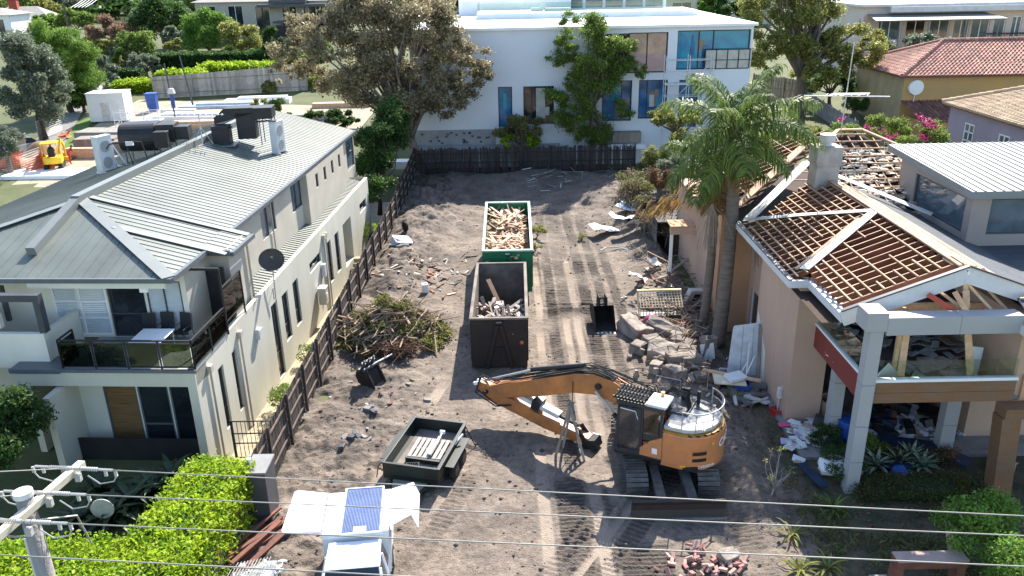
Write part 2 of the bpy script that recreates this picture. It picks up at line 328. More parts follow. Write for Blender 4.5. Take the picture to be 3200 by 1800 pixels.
def site_height(X,Y):
    z=fbm(X,Y,3.2,1)*.26+fbm(X,Y,.8,2)*.10+fbm(X,Y,.28,3)*.05
    z=z+fbm(X,Y,.16,6,2)*.06*np.clip(fbm(X,Y,2.0,8)*3+.6,0,1)
    rough=np.clip((Y-46)/10,0,1)*.6+np.clip((-X-2.9)/2.2,0,1)*1.25+np.clip((X-6.2)/2,0,1)*.6
    z=z+rough*(fbm(X,Y,1.5,4)*.55+fbm(X,Y,.5,5)*.26)
    def mound(cx,cy,rx,ry,h): return h*np.exp(-((X-cx)/rx)**2-((Y-cy)/ry)**2)
    z=z+mound(-5,65.5,5,2.6,.5)+mound(1,65.5,3.2,2.6,.75)+mound(7.6,61,3.2,5,1.1)+mound(4.5,66,3,2,.45)+mound(8.4,52,1.6,6,.7)+mound(-.15,47,2.4,3.6,.8)+mound(-6.2,52,1.7,8,.8)+mound(-6.8,43,1.2,4,.45)+mound(-5.5,38,2.6,3,.25)+mound(3.2,38.7,1.4,.35,.22)-mound(3.2,39.3,1.6,.3,.25)+mound(2.6,33.5,.5,.9,.15)
    z=z+mound(8,23.8,.7,4,.3)
    wob=.18*fbm(X*0,Y,3,9); brk=np.clip(.75+fbm(X,Y,1.6,7)*2.4,0,1); dk=np.zeros_like(X); lt=np.zeros_like(X)
    for (x0,x1,y0,y1,l,d,sl) in STR:
        xs=X-(Y-y0)*sl-wob; e=.07
        mk=np.clip((xs-x0)/e,0,1)*np.clip((x1-xs)/e,0,1)*np.clip((Y-y0)/.6,0,1)*np.clip((y1-Y)/.6,0,1)*brk
        if d>0:
            wv=np.abs(((Y+xs*sl*.6)/.19)%1-.5)*2; z=z+mk*(wv-.5)*.11*d; dk=np.maximum(dk,mk*min(1,d*1.15)*(.45+.55*(1-wv))); 
        else:
            z=z*(1-mk)+(-.05)*mk; lt=np.maximum(lt,mk*.8)
    dk=np.clip(dk+np.clip(fbm(X,Y,.55,13)*2.2-.12,0,1)*.45+rough*np.clip(fbm(X,Y,.9,12)*2.6,0,1)*.55+np.clip(fbm(X,Y,2.6,11)*3.2-.25,0,1)*.55+np.clip((Y-60)/6,0,1)*.5+mound(3.3,38.5,1.8,.7,.8)+mound(3,34,1.2,1.2,.5)+mound(-6.5,30,1.5,3,.3),0,1)
    return z,dk,lt
GH={}
def ground_mesh():
    xs=np.arange(-8.45,9.7,.055); ys=np.concatenate([np.arange(12,46,.055),np.arange(46,70.2,.11)])
    X,Y=np.meshgrid(xs,ys); z,dk,lt=site_height(X,Y)
    ed=np.clip((9.65-X)/.5,0,1); z=(z+.10)*ed-.03
    GH.update(xs=xs,ys=ys,z=z); nx=len(xs); ny=len(ys); V_=np.stack([X,Y,z],2).reshape(-1,3); i=np.arange(nx*ny).reshape(ny,nx)
    F_=np.stack([i[:-1,:-1],i[:-1,1:],i[1:,1:],i[1:,:-1]],2).reshape(-1,4)
    M=mat('sandy_demolition_soil',(.225,.18,.144),.95,c2=(.11,.087,.071),scale=.55,bump=1,bscale=17,det=10)
    N=M.node_tree.nodes; K=M.node_tree.links; at=N.new('ShaderNodeAttribute'); at.attribute_name='soil'; sp=N.new('ShaderNodeSeparateColor'); K.new(at.outputs['Color'],sp.inputs[0])
    b=N['Principled BSDF']; src=b.inputs['Base Color'].links[0].from_socket
    nz=N.new('ShaderNodeTexNoise'); nz.inputs['Scale'].default_value=5.5; nz.inputs['Detail'].default_value=9; nz.inputs['Roughness'].default_value=.75; tcn=N.new('ShaderNodeTexCoord'); K.new(tcn.outputs['Object'],nz.inputs[0])
    mr=N.new('ShaderNodeMapRange'); mr.inputs[1].default_value=.36; mr.inputs[2].default_value=.64; mr.inputs[3].default_value=.62; mr.inputs[4].default_value=1.32; K.new(nz.outputs['Fac'],mr.inputs[0])
    hv=N.new('ShaderNodeHueSaturation'); K.new(src,hv.inputs['Color']); K.new(mr.outputs[0],hv.inputs['Value']); src=hv.outputs[0]
    m1=N.new('ShaderNodeMix'); m1.data_type='RGBA'; m1.inputs['B'].default_value=(.052,.041,.034,1); K.new(sp.outputs[0],m1.inputs['Factor']); K.new(src,m1.inputs['A'])
    m2=N.new('ShaderNodeMix'); m2.data_type='RGBA'; m2.inputs['B'].default_value=(.30,.24,.19,1); K.new(sp.outputs[1],m2.inputs['Factor']); K.new(m1.outputs['Result'],m2.inputs['A'])
    K.new(m2.outputs['Result'],b.inputs['Base Color'])
    o=npmesh('site_ground',V_,F_,M,smooth=True); a=o.data.color_attributes.new('soil','FLOAT_COLOR','POINT')
    a.data.foreach_set('color',np.stack([dk,lt,dk*0,dk*0+1],2).astype(np.float32).ravel()); tag(o,kind='structure')
    return o
ground_mesh()
def hz(x,y):
    xs,ys=GH['xs'],GH['ys']
    if x<xs[0] or x>xs[-1] or y<ys[0] or y>ys[-1]: return .04
    return float(GH['z'][min(len(ys)-1,int(np.searchsorted(ys,y))),min(len(xs)-1,int(np.searchsorted(xs,x)))])
rng=np.random.default_rng(40); n=5200; X_=rng.uniform(-8,9,n); Y_=np.where(rng.random(n)<.6,rng.uniform(14,40,n),rng.uniform(40,68,n)); kp=(fbm(X_,Y_,2.2,45)+.12*np.clip(-X_/4,0,1)+.1*np.clip((X_-5)/3,0,1))>-.02; X_=X_[kp];Y_=Y_[kp]; n=len(X_)
ct=np.stack([X_,Y_,np.array([hz(a,b_) for a,b_ in zip(X_,Y_)])],1); sz_=(.02+.075*rng.random(n)**3)[:,None,None]
oc=np.array([[1,0,0],[0,1,0],[-1,0,0],[0,-1,0],[0,0,.8],[0,0,-.5]],float)[None]*(1+.5*rng.normal(size=(n,6,1))*.5)*rng.uniform(.6,1.3,(n,1,3)); V_=(ct[:,None,:]+oc*sz_).reshape(-1,3); fo=np.array([[0,1,4],[1,2,4],[2,3,4],[3,0,4],[1,0,5],[2,1,5],[3,2,5],[0,3,5]]); F_=(fo[None]+6*np.arange(n)[:,None,None]).reshape(-1,3)
tag(npmesh('soil_clods',V_,F_,mat('soil_clod',(.16,.128,.103),.95,c2=(.07,.056,.047),scale=1.2,island=.4)),'loose soil clods and stones scattered over the churned lot','soil clods',kind='stuff')
m_earth=mat('garden_earth',(.11,.11,.045),.95,c2=(.055,.075,.025),scale=.35,bump=.6,bscale=6,det=8)
def sheet(name,x0,x1,y0,y1,dz,M,nx=2,ny=None,fn=None):
    b=MB(); ny=ny or max(2,int((y1-y0)/4)); b.grid(lambda s,t:(x0+(x1-x0)*s,y0+(y1-y0)*t,(fn or tz)(x0+(x1-x0)*s,y0+(y1-y0)*t)+dz),nx,ny)
    return tag(b.build(name,M),kind='structure')
b=MB(); xsn=sorted([-260+8*i for i in range(69)]+[-11.7,-11.6,-8.6,-8.5]); ysn=[-20+5*i for i in range(18)]+[70+10*i for i in range(1,27)]
b.add([(x,y,(-1.3 if -11.65<x<-8.55 and 22<y<67 else tz(x,y)-.12)) for y in ysn for x in xsn],[(j*73+i,j*73+i+1,(j+1)*73+i+1,(j+1)*73+i) for j in range(len(ysn)-1) for i in range(72)])
tag(b.build('terrain',m_earth,smooth=False),kind='structure')
# garden ground in front of the right house (leaf litter), patio, left side passage and front yard
m_litter=mat('leaf_litter',(.125,.10,.065),.95,c2=(.04,.045,.022),scale=1.1,bump=.9,bscale=9,det=9)
b=MB(); b.grid(lambda s,t:(8.9+21*s,11+30*t,(hz(8.9+21*s,11+30*t)*.5 if s>.02 else -.1)+.02),60,90); tag(b.build('garden_ground',m_litter,smooth=True),kind='structure')
tag(MB().bx(10.2,30,24.6,31,-.05,.16).build('patio',m_conc),kind='structure')
m_path=mat('sandstone_path',(.42,.35,.24),.9,c2=(.26,.22,.15),scale=1.5,bump=.3)
b=MB(); b.grid(lambda s,t:(-11.58+2.96*s,25.5+39*t,-1.0),2,20); tag(b.build('side_path',m_path),kind='structure')
m_lawn=mat('lawn',(.10,.18,.03),.95,c2=(.06,.11,.02),scale=1.2,bump=.5,bscale=30)
m_asph=mat('pale_asphalt',(.20,.19,.18),.9,var=.15,scale=1)
# left background: street, verge, building site floor
def strip(name,pts,dz,M):
    b=MB(); L=[gt(*p) for p in pts]; 
    n=len(L)//2; vs=[(p.x,p.y,tz(p.x,p.y)+dz) for p in L]; b.add(vs,[(2*i,2*i+1,2*i+3,2*i+2) for i in range(n-1)]); return tag(b.build(name,M),kind='structure')
strip('street',[(-120,470),(60,470),(20,400),(150,385),(130,320),(190,310),(200,240),(232,235),(218,190),(240,185)],-.05,m_asph)
strip('grass_verge',[(60,470),(170,405),(150,385),(222,318),(190,310),(250,285)],-.03,m_lawn)
m_site=mat('pale_site_sand',(.38,.32,.23),.95,c2=(.25,.21,.15),scale=.5,bump=.4,bscale=12)
strip('building_site_floor',[(20,470),(420,470),(150,385),(560,400),(260,300),(900,330),(350,250),(950,270)],-.02,m_site)
# ================================================================ fences
def fence(name,label,p0,p1,h,M,Mr,pw=.1,gap=.012,side=1,panel=2.4,seed=1,jit=.05,nr=3,posts=True,lean=0,top=None,miss=0,cat='fence',postM=None,zf=None):
    rd=random.Random(seed); p0=Vector((*p0,0)); p1=Vector((*p1,0)); L=(p1-p0).length; d=(p1-p0)/L; n=Vector((-d.y,d.x,0))*side; a=math.atan2(d.y,d.x)
    zf=zf or (lambda x,y:0.); root=E(name,label,cat,(p0.x,p0.y,zf(p0.x,p0.y))); z0=zf(p0.x,p0.y); P=MB(); s=0
    while s<L:
        w_=pw*rd.uniform(.9,1.05)
        if rd.random()>miss:
            hh=h*(top(s/L) if top else 1)+rd.uniform(-jit,jit); c=d*(s+w_/2)+n*rd.uniform(-.01,.01); zb=zf(p0.x+c.x,p0.y+c.y)-z0
            P.box((c.x,c.y,zb+hh/2-.05),(w_,.016,hh+.1),(rd.uniform(-.01,.01)+lean,rd.gauss(0,.006),a))
        s+=w_+gap
    P.build('palings',M,root)
    k=max(1,round(L/panel)); 
    for i in range(k):
        q0=d*(L*i/k)+n*.03; q1=d*(L*(i+1)/k)+n*.03; zz=zf(p0.x+(q0.x+q1.x)/2,p0.y+(q0.y+q1.y)/2)-z0
        for r in range(nr):
            z=zz+h*(.16+.66*r/(max(1,nr-1))); MB().beam((q0.x,q0.y,z+rd.uniform(-.03,.03)),(q1.x,q1.y,z+rd.uniform(-.03,.03)),.05,.085).build('rail',Mr,root,bevel=.008)
    if posts:
        for i in range(k+1):
            q=d*(L*i/k)+n*.1; zz=zf(p0.x+q.x,p0.y+q.y)-z0; MB().box((q.x,q.y,zz+h*.5),(.115,.1,h*1.02+.2),(0,rd.gauss(0,.015),a)).build('post',postM or M,root)
    return root
fence('paling_fence','dark timber paling fence with three rough rails between the cream house and the demolition lot',(-8.55,21.6),(-8.1,55),1.95,m_fenced,m_fencerail,.095,.006,-1,2.45,3,.02,zf=lambda x,y:0.1)
fence('paling_fence','taller weathered side fence of dark palings near the rear corner by the brown tree',(-8.1,55.1),(-8.2,68.9),2.0,m_fenced,m_oldwood,.1,.01,-1,2.3,4,.08,zf=lambda x,y:.15+max(0,(y-55))*.02)
fence('paling_fence','gappy dark rear paling fence in shade at the foot of the white building',(-8.2,69),(10.8,69),2.4,m_fenced,m_fenced,.1,.012,-1,2.5,5,.13,miss=.05,postM=m_fenced)
fence('paling_fence','grey paling fence stepping up under the lime hedge beyond the left building site',tuple(gt(390,245).xy),tuple(gt(770,225).xy),2.6,mat('grey_paling',(.42,.38,.33),.9,c2=(.30,.27,.23),scale=2,island=.25),m_oldwood,.3,.005,-1,5,6,.03,nr=2,zf=tz,top=lambda t:1+.25*t)
fence('paling_fence','blue grey paling fence running down the bougainvillea garden behind the stripped roof',tuple(gt(2012,258).xy),tuple(gt(2150,350).xy),1.7,mat('blue_grey_paling',(.20,.22,.25),.9,c2=(.13,.14,.16),scale=2,island=.2),m_oldwood,.12,.005,1,2.4,7,.02,zf=tz)
fence('paling_fence','weathered brown paling fence between the white building and the big leafy tree',tuple(gt(1893,240).xy),tuple(gt(2010,258).xy),2.6,m_oldwood,m_oldwood,.13,.02,-1,2.4,8,.06,zf=tz)
# ================================================================ building helpers
class Wall:
    """vertical wall: O base corner, U horizontal unit, inward normal I"""
    def __init__(s,O,U,I,w,h,z0=0): s.O=Vector(O); s.U=Vector(U).normalized(); s.I=Vector(I).normalized(); s.w=w; s.h=h; s.holes=[]
    def P(s,u,v,d=0): return s.O+s.U*u+Vector((0,0,v))+s.I*d
    def hole(s,u0,u1,v0,v1): s.holes.append((u0,u1,v0,v1)); return s
    def mesh(s,mb,dep=.16,top=None):
        us=sorted({0,s.w,*[h[0] for h in s.holes],*[h[1] for h in s.holes]}); vs=sorted({0,s.h,*[h[2] for h in s.holes],*[h[3] for h in s.holes]})
        us=[u for u in us if -1e-6<=u<=s.w+1e-6]; vs=[v for v in vs if -1e-6<=v<=s.h+1e-6]
        for a,b in zip(us,us[1:]):
            for c,d in zip(vs,vs[1:]):
                m_=((a+b)/2,(c+d)/2)
                if any(h[0]<m_[0]<h[1] and h[2]<m_[1]<h[3] for h in s.holes): continue
                mb.poly([s.P(a,c),s.P(b,c),s.P(b,d),s.P(a,d)])
        for (a,b,c,d) in s.holes:
            for p,q in (((a,c),(b,c)),((b,c),(b,d)),((b,d),(a,d)),((a,d),(a,c))): mb.poly([s.P(*p),s.P(*q),s.P(*q,dep),s.P(*p,dep)])
    def window(s,root,u0,u1,v0,v1,gm,fm,mu=(),mv=(),dep=.12,fw=.055,name='window',hole=True,label=None,pane='pane'):
        if hole: s.hole(u0,u1,v0,v1)
        f=MB()
        def bar(a,b,c,d): 
            f.add([s.P(x,y,z) for z in (dep-.05,dep+.03) for y in (c,d) for x in (a,b)],[(0,1,3,2),(4,6,7,5),(0,4,5,1),(2,3,7,6),(0,2,6,4),(1,5,7,3)])
        bar(u0,u0+fw,v0,v1); bar(u1-fw,u1,v0,v1); bar(u0+fw,u1-fw,v0,v0+fw); bar(u0+fw,u1-fw,v1-fw,v1)
        for t in mu: u=u0+(u1-u0)*t; bar(u-fw/2,u+fw/2,v0+fw,v1-fw)
        for t in mv: v=v0+(v1-v0)*t; bar(u0+fw,u1-fw,v-fw*.4,v+fw*.4)
        fo=f.build(name,fm,root)
        if label: fo['label']=label
        if gm: MB().poly([s.P(u0+.01,v0+.01,dep),s.P(u1-.01,v0+.01,dep),s.P(u1-.01,v1-.01,dep),s.P(u0+.01,v1-.01,dep)]).build(pane,gm,fo)
        return fo
def roofplane(mb,mr,pts,sp,rh=.04,rw=.06,axis=0,th=.06):
    """pts: quad a(eave0) b(eave1) c(top1) d(top0); ribs run eave->top"""
    a,b,c,d=[Vector(p) for p in pts]; mb.slab([a,b,c,d],th); n=(b-a).cross(d-a).normalized()
    k=max(1,int((b-a).length/sp))
    for i in range(k+1):
        t=(i+.3)/(k+.6); p=a.lerp(b,t); q=d.lerp(c,t)
        if (q-p).length>.15: mr.beam(p+n*rh*.5,q+n*rh*.5,rw,rh,n)
def ribs_clip(mr,poly,dirv,sp,n,rh=.04,rw=.06):
    """ribs parallel to dirv clipped to convex polygon"""
    poly=[Vector(p) for p in poly]; dirv=Vector(dirv).normalized(); n=Vector(n).normalized(); s=dirv.cross(n).normalized()
    ts=[p.dot(s) for p in poly]; t=min(ts)+sp*.4
    while t<max(ts):
        hits=[]
        for i in range(len(poly)):
            a=poly[i]; b=poly[(i+1)%len(poly)]; da=a.dot(s)-t; db=b.dot(s)-t
            if da*db<0: hits.append(a.lerp(b,da/(da-db)))
        if len(hits)==2 and (hits[0]-hits[1]).length>.1: mr.beam(hits[0]+n*rh*.5,hits[1]+n*rh*.5,rw,rh,n)
        t+=sp
# ================================================================ cream two-storey house (left)
LH=E('cream_house','cream rendered two storey house with grey green ribbed steel roof and glass balcony','house',(-11.2,25.5,0),-R_(3.2))
def lw(b,a,z): return LH.matrix_world@Vector((b,a,z))
LM=Matrix.Translation((-11.2,25.5,0))@Matrix.Rotation(-R_(3.2),4,'Z')
def LP(b,a,z): return LM@Vector((b,a,z))
wl=MB()
W=Wall((0,0,-1.4),(0,1,0),(-1,0,0),28.2,5.1)
for (a0,a1,z0,z1) in ((1.75,2.25,.15,2.75),(3.15,3.6,.15,2.75),(7.85,8.7,-.9,2.75),(9.35,10.2,.3,2.65),(11.0,11.85,.35,2.65),(13.9,16.0,2.05,2.6),(17.2,18.1,.2,2.6),(18.95,19.85,.2,2.55),(25.4,27.3,1.95,2.55)):
    W.window(LH,a0,a1,z0+1.4,z1+1.4,m_winD,m_dkgrey,mv=(.33,) if z1-z0>1.5 else (),dep=.13)
W.hole(20.9,22.9,1.25,3.95)
W.mesh(wl)
# recess of the side entry
for p in ([(-.16,20.9,-.15),(-1.5,20.9,-.15),(-1.5,20.9,2.55),(-.16,20.9,2.55)],[(-.16,22.9,-.15),(-1.5,22.9,-.15),(-1.5,22.9,2.55),(-.16,22.9,2.55)],[(-1.5,20.9,-.15),(-1.5,22.9,-.15),(-1.5,22.9,2.55),(-1.5,20.9,2.55)],[(-.16,20.9,-.15),(-.16,22.9,-.15),(-1.5,22.9,-.15),(-1.5,20.9,-.15)],[(-.16,20.9,2.55),(-.16,22.9,2.55),(-1.5,22.9,2.55),(-1.5,20.9,2.55)]): wl.poly(p)
wl.bx(-.2,0,.0,28.2,3.7,3.702); wl.poly([(-.2,0,3.7),(-.2,28.2,3.7),(-.2,28.2,3.3),(-.2,0,3.3)])
wl.poly([(-16,28.2,-1.4),(0,28.2,-1.4),(0,28.2,3.7),(-16,28.2,3.7)])
# front: pillar, beam, fin, party wall
wl.bx(-.32,-.001,.0,.9,-1.4,3.0); wl.bx(-6.6,.0,-.06,.9,3.0,3.55); wl.bx(-.32,-.001,-.06,.0,-1.4,3.0)
wl.bx(-5.15,-4.9,-.9,.9,-.4,2.95); wl.bx(-4.9,-.32,.85,1.0,2.75,3.0)
wl.bx(-16,-5.2,2.2,2.4,-.4,3.3); wl.bx(-6.75,-6.5,.5,2.4,-.4,3.0)
wl.build('wall',m_cream,LH)
up=MB()
UW=Wall((-1.2,2.8,3.3),(0,1,0),(-1,0,0),27.3,3.15)
for a0,a1,z0,z1 in ((8.4,10.4,4.75,6.4),(13.1,14.9,4.75,6.35)):
    UW.window(LH,a0,a1,z0-3.3,z1-3.3,m_winB if a0<15 else m_winD,m_dkgrey,mu=(.5,) if a0<15 else (),dep=.1)
UW.window(LH,25.1,27.2,4.2-3.3,6.3-3.3,m_winB,m_dkgrey,mv=(.5,),dep=.1)
UW.mesh(up)
up.poly([(-16,30.1,0),(-1.2,30.1,0),(-1.2,30.1,6.5),(-16,30.1,6.5)])
BW=Wall((-.86,17.75,3.45),(0,1,0),(-1,0,0),8.2,2.95)
for a0 in (19.4,21.1,22.8,24.5): BW.window(LH,a0-17.75,a0+.5-17.75,5.2-3.45,6.0-3.45,m_winD,m_dkgrey,dep=.1)
BW.mesh(up,.12); up.poly([(-.86,17.75,3.45),(-1.2,17.75,3.45),(-1.2,17.75,6.4),(-.86,17.75,6.4)]); up.poly([(-.86,25.95,3.45),(-1.2,25.95,3.45),(-1.2,25.95,6.4),(-.86,25.95,6.4)])
# upper front bay beside the balcony
up.bx(-1.3,-.42,5.15,7.1,3.45,6.38)
up.build('upper_wall',m_taupe,LH)
# upper front wall with shutters and sliding doors
F=Wall((-6.6,2.8,3.6),(1,0,0),(0,1,0),5.4,2.75); fb=MB()
F.window(LH,.15,2.25,.1,2.2,m_blind,m_white,mu=(.5,),mv=(.33,.66),dep=.06,name='shutter_panel')
F.window(LH,2.3,3.75,.02,2.25,m_winD,m_dkgrey,mv=(.42,),dep=.1,name='sliding_door')
F.window(LH,3.85,5.2,.1,2.3,m_blind,m_dkgrey,mu=(.5,),dep=.06,name='shutter_panel')
F.mesh(fb); fb.poly([(-16,2.82,3.4),(-6.6,2.82,3.4),(-6.6,2.82,6.5),(-16,2.82,6.5)]); fb.build('front_wall',m_creamd,LH)
lv=MB()
for i in range(14): lv.bx(-5.5,-4.5,2.84,2.855,4.6+.08*i,4.635+.08*i)
lv.build('open_louvre',m_white,LH)
for x0,x1 in ((-6.4,-5.6),(-5.45,-4.4),(-2.7,-2.1),(-2.05,-1.45)):
    s=MB()
    for i in range(26): s.box(((x0+x1)/2,2.845,3.75+.08*i),(x1-x0,.012,.06),(.5,0,0))
    s.build('shutter_slats',m_blind,LH)
# neighbour unit's solid balcony and dark opening frame on the left
n=MB(); n.bx(-13,-5.55,.55,.75,3.4,4.75); n.bx(-5.75,-5.55,.75,2.8,3.4,4.75); n.bx(-13,-7.4,1.0,1.2,4.75,5.3); n.build('solid_balcony_wall',m_creamd,LH)
n=MB(); n.bx(-13,-5.5,.62,.9,5.95,6.2); n.bx(-5.72,-5.5,.62,.9,4.75,5.95); n.bx(-7.9,-7.75,2.0,2.15,4.6,6.0); n.build('dark_opening_frame',m_dkgrey,LH)
MB().bx(-13,-5.75,1.0,2.79,3.4,3.5).build('neighbour_floor',m_grey,LH)
# ground floor doors
F=Wall((-4.9,.8,-.3),(1,0,0),(0,1,0),4.6,3.05)
for u0,u1,gm in ((.9,2.15,m_timberblind),(2.2,3.35,m_winD),(3.4,4.5,m_winD)): F.window(LH,u0,u1,.3,2.95,gm,m_gutter,mv=(.36,) if 2<u0<3 else (),dep=.06,name='sliding_door')
fb=MB(); F.mesh(fb); fb.build('door_surround',m_creamd,LH)
b=MB(); b.bx(-4.85,-.35,.02,.06,-.3,.75); b.bx(-4.85,-.35,.0,.08,.75,.8); b.build('mesh_balustrade',m_black,LH)
# balcony slab, ledge, glass balustrade
b=MB(); b.bx(-4.9,.02,-.08,2.79,3.55,3.62); b.build('balcony_floor',m_grey,LH)
b=MB(); b.bx(-6.7,-4.85,-.1,1.0,3.5,3.66); b.bx(-6.7,.06,-.12,-.02,3.56,3.68); b.build('ledge_capping',m_gutter,LH)
bal=MB(); gl=MB()
def balrun(p,q,n,h0,h1):
    p=Vector(p); q=Vector(q)
    for i in range(n+1):
        c=p.lerp(q,i/n); bal.beam((c.x,c.y,h0),(c.x,c.y,h1),.05,.05)
    bal.beam((p.x,p.y,h1),(q.x,q.y,h1),.07,.05); bal.beam((p.x,p.y,h0+.1),(q.x,q.y,h0+.1),.04,.04); bal.beam((p.x,p.y,h1-.12),(q.x,q.y,h1-.12),.03,.03)
    for i in range(n):
        a=p.lerp(q,(i+.05)/n); c=p.lerp(q,(i+.95)/n); gl.beam((a.x,a.y,(h0+h1)/2),(c.x,c.y,(h0+h1)/2),.012,h1-h0-.22)
balrun((-4.75,.02,0),(.02,.02,0),4,3.64,4.75); balrun((.02,.02,0),(.02,3.1,0),2,3.64,4.75); balrun((-4.75,.02,0),(-4.75,.95,0),1,3.64,4.75)
balrun((.02,3.1,0),(-.02,5.1,0),1,4.0,5.5)
bal.beam((.02,3.1,3.6),(.02,3.1,6.3),.07,.07); bal.beam((.02,3.1,6.28),(-1.2,3.1,6.28),.08,.1); bal.beam((-.02,5.1,3.6),(-.02,5.1,5.5),.06,.06)
bo=bal.build('balustrade_frame',m_black,LH); gl.build('balustrade_glass',glass('smoky_glass',(.33,.36,.34),.8),bo)
MB().bx(-1.18,-.45,4.6,4.66,3.65,5.8).build('privacy_screen',m_black,LH)
# roofs
rp=MB(); rr=MB(); zr=8.0; ze=6.5; A=(-6.9,6.7,zr); B=(-6.9,30.3,zr)
eR0=(-1.1,1.5,ze); eR1=(-1.1,30.3,ze); eL0=(-12.9,1.5,ze); eL1=(-12.9,30.3,ze)
rp.slab([eR0,eR1,B,A],.05); rp.slab([eL0,eR0,A],.05); LP5=[(-15.2,30.3,5.925),(-15.2,1.5,5.925),eL0,A,B]; rp.slab(LP5,.05)
nR=(Vector(eR1)-Vector(eR0)).cross(Vector(A)-Vector(eR0)); nL=(Vector(eL0)-Vector(eL1)).cross(Vector(A)-Vector(eL1)); nF=(Vector(eR0)-Vector(eL0)).cross(Vector(A)-Vector(eL0))
dR=Vector((-5.8,0,1.5)); dL=Vector((6,0,1.5)); dF=Vector((0,5.2,1.5))
ribs_clip(rr,[eR0,eR1,B,A],dR,.37,nR,.024,.042); ribs_clip(rr,LP5,dL,.37,nL,.024,.042); ribs_clip(rr,[eL0,eR0,A],dF,.42,nF,.016,.03)
# bay roof extension
s0=(-1.12,4.95,6.52); sl_=1.5/5.8
def zR(b_): return ze+(-1.1-b_)*sl_
rp.slab([(-.22,4.95,zR(-.22)+.03),(-.22,7.3,zR(-.22)+.03),(-1.3,7.3,zR(-1.3)+.03),(-1.3,4.95,zR(-1.3)+.03)],.05)
ribs_clip(rr,[(-.22,5.2,zR(-.22)+.03),(-.22,7.1,zR(-.22)+.03),(-1.3,7.1,zR(-1.3)+.03),(-1.3,5.2,zR(-1.3)+.03)],dR,.37,nR,.024,.042)
# low strip roof between parapet and upper wall
rp.slab([(-.2,6.9,3.42),(-.2,28.1,3.42),(-1.2,28.1,3.62),(-1.2,6.9,3.62)],.04); ribs_clip(rr,[(-.2,6.9,3.42),(-.2,28.1,3.42),(-1.2,28.1,3.62),(-1.2,6.9,3.62)],(-1,0,.2),.3,(.2,0,1),.035,.06)
ro=rp.build('roof',m_rmetal,LH); rr.build('roof_ribs',m_rmetal,ro)
fl=MB()
def hipcap(p,q,w_=.42): fl.beam(Vector(p)+Vector((0,0,.06)),Vector(q)+Vector((0,0,.06)),w_,.025)
hipcap(A,eR0,.5); hipcap(A,eL0); 
for t0 in (4.7,7.15):   # pale plain flashing strips beside the bay roof
    zz=[(b_,t0) for b_ in (-.25,-(6.0 if t0<5 else 5.8))]; b1=-.25; b2=-1.1-(t0-1.5)*1.09
    fl.beam((b1,t0,zR(b1)+.075),(b2,t0,zR(b2)+.075),.34,.02,(0,0,1))
fl.build('hip_capping',m_rmetal2,ro)
pw=MB(); pw.bx(-7.08,-6.72,6.3,30.2,7.75,8.28); pw.beam((-6.9,2.9,7.0),(-6.9,6.35,8.0),.36,.45); pw.build('party_wall_parapet',m_rmetal2,LH)
gu=MB(); gu.bx(-13,-.98,1.38,1.5,6.36,6.53); gu.bx(-1.1,-.96,1.5,4.9,6.36,6.53); gu.bx(-1.1,-.94,7.3,30.4,6.36,6.53); gu.bx(-.2,-.06,4.9,7.35,6.16,6.33); gu.bx(-1.1,-.2,4.83,4.95,6.2,6.42); gu.bx(-13,-.9,30.3,30.4,6.4,6.6)
gu.build('gutter',m_gutter,LH)
so_=MB(); so_.poly([(-13,1.5,6.36),(-1.0,1.5,6.36),(-1.0,2.9,6.36),(-13,2.9,6.36)]); so_.bx(-6.4,-1.3,1.5,1.62,6.12,6.35); so_.build('soffit_beam',m_creamd,LH)
for a in (1.0,4.0,16.6,17.0): dp=MB(); dp.tube([(.07,a,3.1),(.07,a,-1.0)],.045,8); dp.box((.09,a,3.2),(.16,.22,.26)); dp.build('downpipe',m_taupe,LH)
dp=MB(); dp.tube([(-.34,7.0,6.3),(-.34,7.0,3.6)],.05,8); dp.build('downpipe',m_taupe,LH); dp=MB(); dp.tube([(-1.13,12.5,6.3),(-1.13,12.5,3.75),(-.6,12.5,3.72)],.04,8); dp.build('downpipe',m_taupe,LH)
mb_=MB(); mb_.box((.1,5.9,2.35),(.2,.4,.42)); mb_.build('meter_box',m_greyl,LH)
st=MB()
for i in range(4): st.bx(.15,1.5,21.2+.32*i,21.6+.32*i+(3-i)*.4,-1.0,-.6+.2*i)
st.build('side_steps',m_path,LH)
for a,z0,z1,d in ((13.2,.0,.85,.35),): pass
hw=E('water_heater','cream box water heater on the house side wall beside the paling fence','heater',LP(.28,14.8,.05),-R_(3.2)); b=MB(); b.bx(-.2,.2,-.25,.25,.0,.9); b.build('casing',m_cream,hw,bevel=.02); b=MB(); b.bx(-.22,.22,-.27,.27,.9,.95); b.bx(.2,.215,-.12,.12,.3,.6); b.build('lid',m_white,hw)
hw=E('hose_reel','grey round hose housing and pipe on the cream wall behind the satellite dish','meter',LP(.12,15.9,1.2),-R_(3.2)); b=MB(); b.bx(-.1,.1,-.16,.16,0,.7); b.build('box',m_greyl,hw,bevel=.02); b=MB(); b.tube([(0,0,0),(0,0,-1.3)],.03); b.build('pipe',m_greyl,hw)
